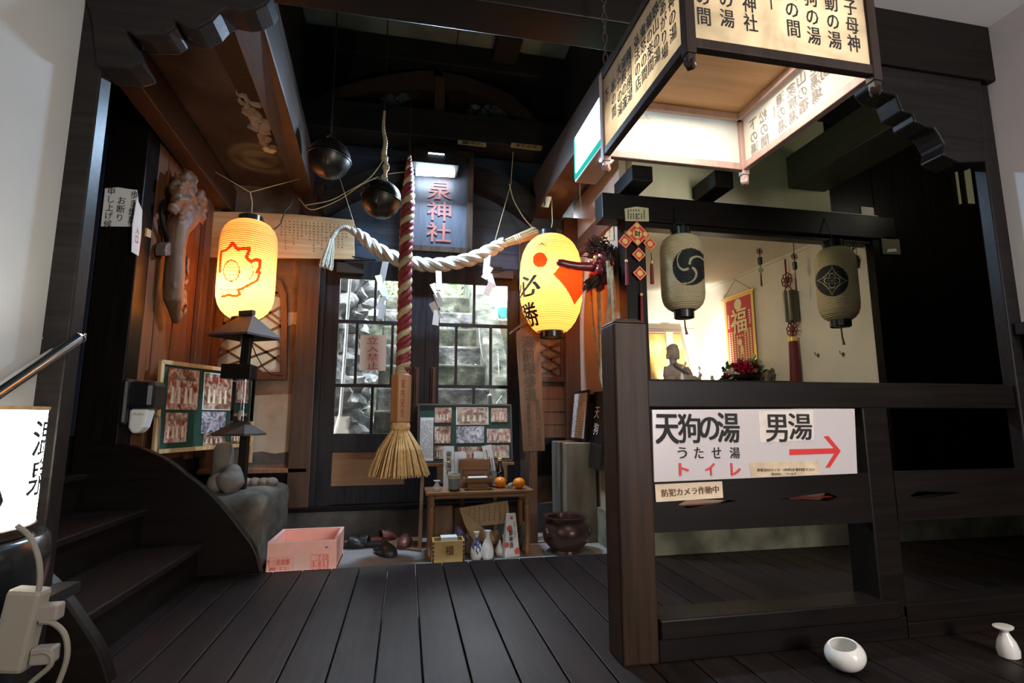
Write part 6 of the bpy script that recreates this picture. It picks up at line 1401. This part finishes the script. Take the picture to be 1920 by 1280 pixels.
# seated statue
bd = thing('seated_statue', (2.70, 5.05, CZ), 'grey stone seated buddha statue draped with a sash on the alcove counter', 'statue')
BY = 5.05; hd = PY(1263,661,BY); sc_ = .0052; B = lambda x, y, dy=0: PY(x, y, BY)+Vector((0,dy,0))
mb = MB(); s = .0050
mb.ell(B(1262,662), (.066,.072,.085), 18, 14); mb.ell(B(1263,650,.01), (.052,.055,.035)); mb.ell(B(1262,678), (.04,.04,.05)); mb.ell(B(1264,670,-.055), (.03,.02,.03)); mb.ell(B(1265,664,-.072), (.009,.012,.018))
for dx in (-.068,.062): mb.ell(B(1262,668)+Vector((dx,0,0)), (.012,.02,.04))
mb.ell(B(1268,693), (.115,.085,.07)); mb.ell(B(1268,700,-.01), (.105,.09,.10)); mb.ell(B(1268,710), (.10,.09,.07))
for k, (ax_, bx_, cx_) in enumerate((((1252,689),(1247,702),(1262,711)), ((1284,690),(1290,703),(1276,711)))):
    mb.tube([B(*ax_, -.0), B(*bx_, -.02), B(*cx_, -.12)], [.042,.042,.028], 12)
c = B(1270,716); mb.ell(Vector((c.x,BY-.06,CZ+.045)), (.19,.13,.05)); mb.ell(Vector((c.x-.10,BY-.10,CZ+.05)), (.09,.07,.045)); mb.ell(Vector((c.x+.10,BY-.10,CZ+.05)), (.09,.07,.045)); mb.ell(Vector((c.x,BY-.14,CZ+.08)), (.05,.035,.025)); mb.ell(Vector((c.x,BY,CZ+.02)), (.2,.16,.03))
remesh(build(mb, 'statue_body', m_bud, bd), .010, 3)
mb = MB(); rg = random.Random(3)
for i in range(70):
    a = rg.uniform(0,6.28); f = rg.uniform(0,1.2); mb.ell(B(1262,660)+Vector((.066*math.sin(f)*math.cos(a), .005+.07*math.sin(f)*math.sin(a)*(1 if math.sin(a) > 0 else .75), .0+.085*math.cos(f)*.95)), (.010,.010,.010), 6, 4)
build(mb, 'hair_curls', m_bud, bd)
build(MB().tube(cat([B(1257,682,-.075), B(1262,690,-.10), B(1272,697,-.105), B(1283,704,-.09), B(1290,710,-.06)], 16), .014, 8), 'sash', plain('dark grey sash', (.12,.10,.11), .8), bd)
build(MB().tube(cat([B(1257,681,-.07), B(1266,693,-.10), B(1276,686,-.085), B(1280,680,-.06)], 12), .010, 8), 'white_scarf', m_cream, bd)
c = B(1279,715); tag(build(MB().lathe([(.018,0),(.022,.01),(.020,.06),(.006,.10),(0,.11)], Vector((PY(1279,712,4.78).x,4.78,CZ)), 14), 'white_candle', m_wp, smooth=.8), 'small white candle in front of the stone statue', 'candle')
# flowers
fw = thing('flower_arrangement', (2.85, 4.75, CZ), 'artificial flower arrangement with crimson bloom, cream blooms and green leaves on the counter', 'flowers')
FY = 4.72; Fp = lambda x, y, dy=0: PY(x, y, FY)+Vector((0,dy,0)); rg = random.Random(14)
c0 = Fp(1388,722); build(MB().lathe([(.06,0),(.12,.01),(.17,.05),(.18,.08),(.16,.075),(.05,.02)], Vector((c0.x,FY,CZ)), 24), 'bowl', m_iron, fw, smooth=.7)
def petal(mb, c, d, l, w_):
    d = Vector(d).normalized(); x = d.orthogonal().normalized(); y = d.cross(x); a = rg.uniform(0,6.28); x = x*math.cos(a)+y*math.sin(a)
    n = d.cross(x); mb.add([c, c+d*l*.5+x*w_+n*.01, c+d*l, c+d*l*.5-x*w_+n*.01, c+d*l*.5-n*.012], [(0,1,4),(1,2,4),(2,3,4),(3,0,4)])
def bloom(px_, py_, r, n, m, nm, dy=0):
    mb = MB(); c = Fp(px_, py_, dy)
    for i in range(n): d = Vector((rg.gauss(0,1), rg.gauss(-.8,.6), rg.gauss(.4,.7))); petal(mb, c, d, r, r*.45)
    mb.ell(c, (r*.3,r*.3,r*.3), 8, 6); build(mb, nm, m, fw)
bloom(1386,692,.10,46,m_magenta,'crimson_bloom',-.06); bloom(1376,690,.07,26,m_magenta,'crimson_bloom',-.05); bloom(1386,681,.055,20,m_purple,'purple_bloom'); 
for x, y in ((1362,697),(1368,703),(1366,709),(1374,706),(1358,700),(1372,711)): bloom(x, y, .042, 22, m_wpet, 'cream_bloom', -.07)
bloom(1356,704,.03,14,m_magenta,'small_red_bloom',-.06); bloom(1408,687,.045,18,plain('wine petals', (.10,.01,.03), .5),'wine_bloom',-.05); bloom(1404,697,.03,14,plain('orange petals', (.75,.28,.08), .5),'orange_bloom',-.09); bloom(1412,702,.05,16,plain('plum petals', (.06,.015,.03), .5),'plum_bloom',-.07)
mb = MB()
for i in range(150):
    x = rg.uniform(1352,1426); y = rg.uniform(684,714); c = Fp(x, y, rg.uniform(-.06,.08)); petal(mb, c, (rg.gauss(0,1), rg.gauss(-.3,.6), rg.gauss(.4,.8)), rg.uniform(.04,.08), .02)
build(mb, 'green_leaves', m_leafd, fw)
mb = MB()
for i in range(60):
    x = rg.uniform(1396,1424); c = Fp(x, rg.uniform(672,700), rg.uniform(0,.06)); petal(mb, c, (rg.gauss(0,1), rg.gauss(-.3,.6), rg.gauss(.6,.8)), rg.uniform(.04,.07), .02)
build(mb, 'pale_leaves', m_leaf, fw)
for x, y, r, lab, nm in ((1428,703,.10,'pale rounded ceramic jar right of the flowers','ceramic_jar'),):
    c = PY(x, y, 4.85); tag(build(MB().lathe([(.05,0),(.085,.02),(.10,.07),(.07,.12),(.03,.135),(.03,.15)], Vector((c.x,4.85,CZ)), 24), nm, plain('grey beige glaze', (.45,.40,.32), .35), smooth=.8), lab, 'jar')
for i, (x, y, h_, lab) in enumerate(((1441,695,.14,'thin grey figurine right of the flowers, nearer them'), (1447,692,.16,'thin grey figurine right of the flowers, farther from them'), (1309,676,.24,'slim cream figurine by the alcove corner'), (1334,700,.12,'small pointed cream figurine left of the flowers'))):
    yF = 4.6 if i < 2 else 5.2; c = PY(x, y, yF); mb = MB(); b_ = Vector((c.x, yF, CZ)); mb.ell(b_+Vector((0,0,h_*.35)), (.022,.022,h_*.36)); mb.ell(b_+Vector((.004,0,h_*.80)), (.018,.018,.025)); mb.ell(b_+Vector((0,0,.01)), (.03,.03,.015)); mb.ell(b_+Vector((.01,-.015,h_*.5)), (.02,.014,.02))
    tag(remesh(build(mb, 'figurine', m_cream if i > 1 else m_carv), .006, 3), lab, 'figurine')
tag(build(MB().lathe([(.02,0),(.04,.005),(.055,.04),(.05,.042),(.03,.01)], Vector((PY(1323,712,5.0).x,5.0,CZ)), 18), 'dark_bowl', m_bmat, smooth=.7), 'small dark bowl between the statue and the flowers', 'bowl')
# red and gold scroll on the alcove wall
SX = 3.585
scr = thing('wall_scroll', (SX, 5.05, 1.4), 'red and gold hanging scroll with a large gold character on the alcove wall', 'scroll')
TLs, TRs, BLs, BRs = (1358,562), (1412,543), (1375,725), (1423,725)
def S(u, v, d=0): # u 0..1 left to right, v 0..1 top to bottom, on the wall
    a, b, c, e = (PX(*p, SX) for p in (TLs, TRs, BLs, BRs)); yl = (a.y+c.y)/2; yr = (b.y+e.y)/2; zt_ = (a.z+b.z)/2
    return Vector((SX-d, a.y+(b.y-a.y)*u, zt_+(1.34-zt_)*v))
mb = MB(); mb.hexa([S(0,0,.004),S(1,0,.004),S(1,1,.004),S(0,1,.004)], [S(0,0,.008),S(1,0,.008),S(1,1,.008),S(0,1,.008)]); build(mb, 'gold_backing', m_gold, scr)
mb = MB(); mb.hexa([S(.08,.04,.008),S(.92,.04,.008),S(.92,1,.008),S(.08,1,.008)], [S(.08,.04,.010),S(.92,.04,.010),S(.92,1,.010),S(.08,1,.010)]); build(mb, 'red_silk', m_silk, scr)
mb = MB(); mb.tube([S(-.06,0,.012), S(1.06,0,.012)], .014, 10); build(mb, 'scroll_rod', m_gold, scr)
text('福', S(.5,.32,.012), (0,-1,0), (0,0,1), .27, .27, plain('pale gold thread', (.90,.80,.45), .5), scr, bold=.03, lift=.002)
mb = MB()
for i in range(9):
    u = .14+.09*i
    for j in range(20):
        v = (.50 if 2 < i < 6 else .44)+j*.028
        if 3 < i < 6 and .5 < v < .72: continue
        if v > .98: continue
        mb.quad(S(u-.026,v,.0115), S(u+.026,v,.0115), S(u+.026,v+.019,.0115), S(u-.026,v+.019,.0115))
for i in (0, 8):
    for j in range(6): u = .14+.09*i; v = .22+j*.03; mb.quad(S(u-.026,v,.0115), S(u+.026,v,.0115), S(u+.026,v+.02,.0115), S(u-.026,v+.02,.0115))
mb.lathe([(.05,-.001),(.065,-.001),(.065,.001),(.05,.001)], S(.5,.12,.0115), 20, axis=(1,0,0)); mb.ell(S(.5,.585,.0115), (.002,.035,.04)); mb.ell(S(.55,.68,.0115), (.002,.03,.05))
build(mb, 'gold_writing', MATS['pale gold thread'], scr)['kind'] = 'stuff'
mb = MB(); k = PX(1378,524,SX-.004); mb.tube([S(0,0,.012), k, S(1,0,.012)], .003, 5); build(mb, 'hanging_string', m_dred, scr)
# tasselled hangings on the same wall / ceiling
def pend(px_, y0_, yk, yj, yt, Y, lab, pale):
    root = thing('tassel_hanging', PY(px_, yt, Y), lab, 'ornament'); a = PY(px_, y0_, Y); a.z = 2.47
    P_ = lambda y: PY(px_+(y-y0_)*.06, y, Y)
    build(MB().tube([a, P_(yk), P_(yj), P_(yt-12)], .004, 5), 'cord', m_dred, root)
    c = P_(yk); mb = MB()
    for t in range(6): th = t*PI/3; mb.lathe([(.014,-.004),(.018,0),(.014,.004)], c+Vector((.018*math.cos(th),0,.018*math.sin(th))), 10, axis=(0,1,0), cap=False)
    build(mb, 'knot', m_dred, root)
    c = P_(yj); build(MB().lathe([(.012,-.038),(.020,-.03),(.021,.03),(.012,.038)], c, 14), 'jade_bead', m_jade, root, smooth=.7)
    if pale: c = P_(yj+17); build(MB().lathe([(.010,-.006),(.026,-.006),(.026,.006),(.010,.006)], c, 16, axis=(0,1,0)), 'pale_bead', m_jadel, root)
    build(MB().tube([P_(yt-14), P_(yt+9)], [.006,.009], 8), 'tassel', m_dred, root)
pend(1422,437,471,489,527,4.2,'thin cord hanging with dark and pale green beads, left of the two',True)
pend(1487,444,481,498,535,4.0,'thin cord hanging with one dark bead beside the long bamboo hanging',False)
bh = thing('bamboo_hanging', (3.55, 4.4, 1.3), 'long dark red knotted hanging with bamboo tube and thick tassel on the alcove wall', 'ornament')
HX = 3.545; Hq = lambda x, y: PX(x, y, HX)
build(MB().tube([Hq(1472,486), Hq(1474,515)], .008, 6).tube([Hq(1476,533), Hq(1471,546)], .006, 5).tube([Hq(1476,533), Hq(1486,544)], .006, 5).tube([Hq(1478,604), Hq(1486,612), Hq(1492,603)], .006, 5), 'cord', m_dred, bh)
def knot(x, y, r):
    mb = MB(); c = Hq(x, y)
    for t in range(8): th = t*PI/4+.2; mb.lathe([(r*.26,-.006),(r*.36,0),(r*.26,.006)], c+Vector((0,r*.66*math.cos(th),r*.66*math.sin(th))), 12, axis=(1,0,0), cap=False)
    mb.ell(c, (.012,r*.4,r*.4)); build(mb, 'knot', m_dred, bh)
knot(1475,525,.075); knot(1485,617,.075)
a, b = Hq(1481,546), Hq(1486,602); build(MB().tube([a, b], .062, 20), 'bamboo_tube', plain('dark green bamboo', (.07,.055,.03), .3), bh, smooth=.8)
a, b = Hq(1486,632), Hq(1487,640); build(MB().tube([Hq(1486,624), a], .012, 8), 'tassel_cord', m_dred, bh); build(MB().tube([a, b], .040, 16), 'gold_collar', m_gold, bh); build(MB().tube([b, Hq(1491,700), Hq(1493,745)], [.040,.046,.050], 16), 'tassel', m_dred, bh, smooth=.8)
for i, (x, y) in enumerate(((1534,666),(1581,664))):
    p = PX(x, y, 3.597); tag(build(MB().tube([p, p+Vector((-.03,0,.005)), p+Vector((-.032,0,.03))], .004, 5).ell(p, (.006,.016,.02), 8, 6), 'wall_hook', m_carv), ['small hook on the alcove wall, left of two under the star-crest lantern','small hook on the alcove wall, right of two under the star-crest lantern'][i], 'hook')
q = [PZ(x, y, 2.466) for x, y in ((1372,431),(1432,434),(1425,443),(1361,446))]; cn = thing('ceiling_notice', sum(q, Vector())/4, 'white paper with dark marks stuck on the alcove ceiling', 'notice'); build(MB().prism(q, (0,0,.003)), 'paper_sheet', m_wp, cn)
text('御湯', sum(q, Vector())/4, (1,0,0), (0,-1,0), .12, .09, m_ink, cn, lift=.002)

# ================================================================== RAILING AND SIGN
rl = thing('wooden_railing', (1.9, 1.95, 0), 'dark wooden railing with capped end post and slotted lower board at right', 'railing')
RY0, RY1 = 1.95, 2.07
mb = MB(); px0, px1 = .80, .944; zt_ = 1.275
mb.box(px0, px1, 1.93, 2.075, 0, zt_); mb.hexa([(px0-.004,1.926,zt_),(px1+.004,1.926,zt_),(px1+.004,2.08,zt_),(px0-.004,2.08,zt_)], [(px0+.03,1.96,zt_+.022),(px1-.03,1.96,zt_+.022),(px1-.03,2.045,zt_+.022),(px0+.03,2.045,zt_+.022)])
build(mb, 'end_post', m_gloss, rl, bevel=.008)
build(MB().box(1.945, 2.075, 1.95, 2.09, 0, .94), 'middle_post', m_glossx, rl, bevel=.007)
build(MB().box(.945, 2.80, 1.955, 2.065, .938, 1.05), 'top_rail', m_glossx, rl, bevel=.006)
def slotted(x0_, x1_, z0_, z1_, slots, nm):
    xs = sorted(set([x0_, x1_]+[a+(b-a)*i/24 for a, b, *_ in slots for i in range(25)])); mb = MB()
    def gap(x):
        for a, b, zc, th, pt, sl in slots:
            if a <= x <= b:
                u = (x-a)/(b-a); u = u if pt == 'R' else 1-u; t = th*(min(1, u/.16) if u < .16 else (1-(u-.16)/.84)**.8); z = zc+sl*(x-(a+b)/2); return z-t/2, z+t/2
        return None
    for a, b in zip(xs, xs[1:]):
        ga, gb = gap(a), gap(b); g = gap((a+b)/2)
        if g is None: mb.box(a, b, RY0, RY0+.05, z0_, z1_); continue
        ga = ga or g; gb = gb or g
        mb.hexa([(a,RY0,z0_),(b,RY0,z0_),(b,RY0+.05,z0_),(a,RY0+.05,z0_)], [(a,RY0,ga[0]),(b,RY0,gb[0]),(b,RY0+.05,gb[0]),(a,RY0+.05,ga[0])])
        mb.hexa([(a,RY0,ga[1]),(b,RY0,gb[1]),(b,RY0+.05,gb[1]),(a,RY0+.05,ga[1])], [(a,RY0,z1_),(b,RY0,z1_),(b,RY0+.05,z1_),(a,RY0+.05,z1_)])
    build(mb, nm, m_glossx, rl)
sA, sB = PY(1272,950,RY0), PY(1382,950,RY0); sC, sD = PY(1462,935,RY0), PY(1571,935,RY0); sE, sF = PY(1706,928,RY0), PY(1803,928,RY0)
slotted(.945, 1.945, .46, .663, [(sA.x, sB.x, sA.z+.012, .034, 'R', .03), (sC.x, sD.x, sC.z, .036, 'L', .0)], 'lower_board')
slotted(2.075, 2.80, .46, .663, [(sE.x, sF.x, sE.z, .032, 'R', .02)], 'lower_board')
build(MB().box(.945, 2.0, 1.915, 2.06, .085, .155), 'bottom_rail', m_glossx, rl, bevel=.006)
build(MB().box(.945, 2.05, 1.935, 2.05, 0, .085), 'sill', m_glossx, rl, bevel=.004)
build(MB().box(2.05, 2.85, 1.95, 2.06, 0, .125), 'bottom_rail', m_glossx, rl, bevel=.006)
build(MB().box(2.05, 2.85, 1.93, 2.05, -.0, .06), 'sill', m_glossx, rl, bevel=.004)
for i, (a, b, z_) in enumerate(((sA.x-.02, sB.x-.03, sA.z-.004), (sC.x+.06, sD.x+.01, sC.z-.010))):
    mb = MB(); mb.hexa([(a,RY0+.02,z_),(b,RY0+.02,z_+.006),(b,RY0+.15,z_+.004),(a,RY0+.15,z_)], [(a,RY0+.02,z_+.006),(b,RY0+.02,z_+.012),(b,RY0+.15,z_+.03),(a,RY0+.15,z_+.026)])
    tag(build(mb, 'red_leaflet', plain('glossy red card', (.13,.010,.012), .25) if i == 0 else MATS['glossy red card'], bevel=.002), ['glossy red leaflet lying in the slot under the camera notice','glossy red leaflet lying in the slot under the red arrow'][i], 'leaflet')
# big direction sign
SGY = 1.948
sg = thing('direction_sign', (1.42, SGY, .66), 'large white bath direction sign with black characters and red arrow on the railing', 'sign')
G_ = lambda x, y: PY(x, y, SGY)
q = [G_(1219,768), G_(1597,766), G_(1602,887), G_(1223,903)]; q = [Vector((p.x, SGY, p.z)) for p in q]
build(MB().prism(q, (0,-.016,0)), 'sign_panel', m_signwh, sg, bevel=.002)
SF = SGY-.016
GS = lambda x, y: PY(x, y, SF)
def st_(s, x0_, x1_, y0_, y1_, m, bold, nm='lettering', par=None, lift=.0015):
    a, b = GS(x0_, y1_), GS(x1_, y0_); text(s, (a+b)/2, (1,0,-.012), (.012,0,1), b.x-a.x, b.z-a.z, m, par or sg, nm, bold=bold, lift=lift, res=4)
st_('天',1231,1270,777,831,m_ink,.045); st_('狗',1273,1311,776,830,m_ink,.03); st_('の',1313,1346,782,824,m_ink,.035); st_('湯',1347,1384,774,829,m_ink,.032)
for s, x in (('う',1279),('た',1310),('せ',1343),('湯',1377)): st_(s, x-8, x+8 if s != '湯' else x+9, 838, 859, m_ink, .02)
for s, x in (('ト',1282),('イ',1331),('レ',1379)): st_(s, x-8, x+8, 868, 891, m_red, .05)
mb = MB(); pts = [(1480,842),(1563,840),(1544,818),(1553,817),(1576,845),(1556,876),(1547,877),(1564,850),(1480,853)]; mb.prism([GS(x, y) for x, y in pts], (0,-.0012,0)); build(mb, 'red_arrow', m_red, sg)
q = [GS(x, y) for x, y in ((1422,771),(1524,769),(1527,825),(1425,829))]; pp = build(MB().prism(q, (0,-.001,0)), 'pasted_paper', plain('aged white paper', (.70,.62,.55), .75, var=.1, scale=20), sg)
for s, x0_, x1_, y0_, y1_ in (('男',1437,1473,777,828),('湯',1480,1519,775,824)): st_(s, x0_, x1_, y0_, y1_, m_ink, .02, par=pp, lift=.003)
q = [GS(x, y) for x, y in ((1404,867),(1534,863),(1536,889),(1408,894))]; pn = build(MB().prism(q, (0,-.001,0)), 'pasted_notice', m_tan, sg)
st_('貴重品はロッカー(有料)を御利用下さい',1419,1526,876,885,m_inkg,.01,par=pn,lift=.003); st_('脱衣所にございます',1446,1492,885,891,m_inkg,.01,par=pn,lift=.003)
cn = thing('camera_notice', (1.10, 1.945, .58), 'small yellowed camera notice strip under the white direction sign', 'notice')
q = [PY(x, y, 1.944) for x, y in ((1228,908),(1354,902),(1356,933),(1230,941))]; build(MB().prism(q, (0,.004,0)), 'strip', plain('ivory strip', (.74,.58,.40), .7, var=.08, scale=20), cn)
a, b = PY(1241,930,1.944), PY(1347,911,1.944); text('防犯カメラ作動中', (a+b)/2, (1,0,.035), (-.035,0,1), b.x-a.x, (b.z-a.z)*.9, plain('brown print', (.16,.09,.05), .8), cn, bold=.02, lift=.002)
# white ceramics on the deck in front of the railing
c = PZ(1587,1258,0); eg = thing('egg_bowl', c, 'white egg-shaped ceramic bowl with open slanted top on the deck', 'bowl')
pr = [(.001,-.052)]+[(.066*math.sin(t), -.052*math.cos(t)) for t in np.linspace(.2, 2.35, 18)]+[(.066*math.sin(t)-.004, -.049*math.cos(t)) for t in np.linspace(2.35, .2, 14)]+[(.001,-.046)]
mb = MB().lathe(pr, (0,0,0), 40); mb.xform(Matrix.Translation(c+Vector((0,0,.056))) @ Matrix.Rotation(-.22, 4, 'Y') @ Matrix.Rotation(.06, 4, 'X')); build(mb, 'bowl_body', m_ceram, eg, smooth=True)
c = PZ(1893,1230,0); vz = thing('ceramic_vase', c, 'white ceramic vase with flat flared lid tilting on the deck at far right', 'vase')
mb = MB().lathe([(.034,0),(.042,.004),(.045,.03),(.036,.065),(.020,.095),(.016,.105),(.020,.112),(.038,.122),(.040,.128),(.03,.131),(0,.127)], (0,0,0), 32); mb.xform(Matrix.Translation(c) @ Matrix.Rotation(-.12, 4, 'Y') @ Matrix.Diagonal((.8,.8,.85,1))); build(mb, 'vase_body', m_ceram, vz, smooth=.8)
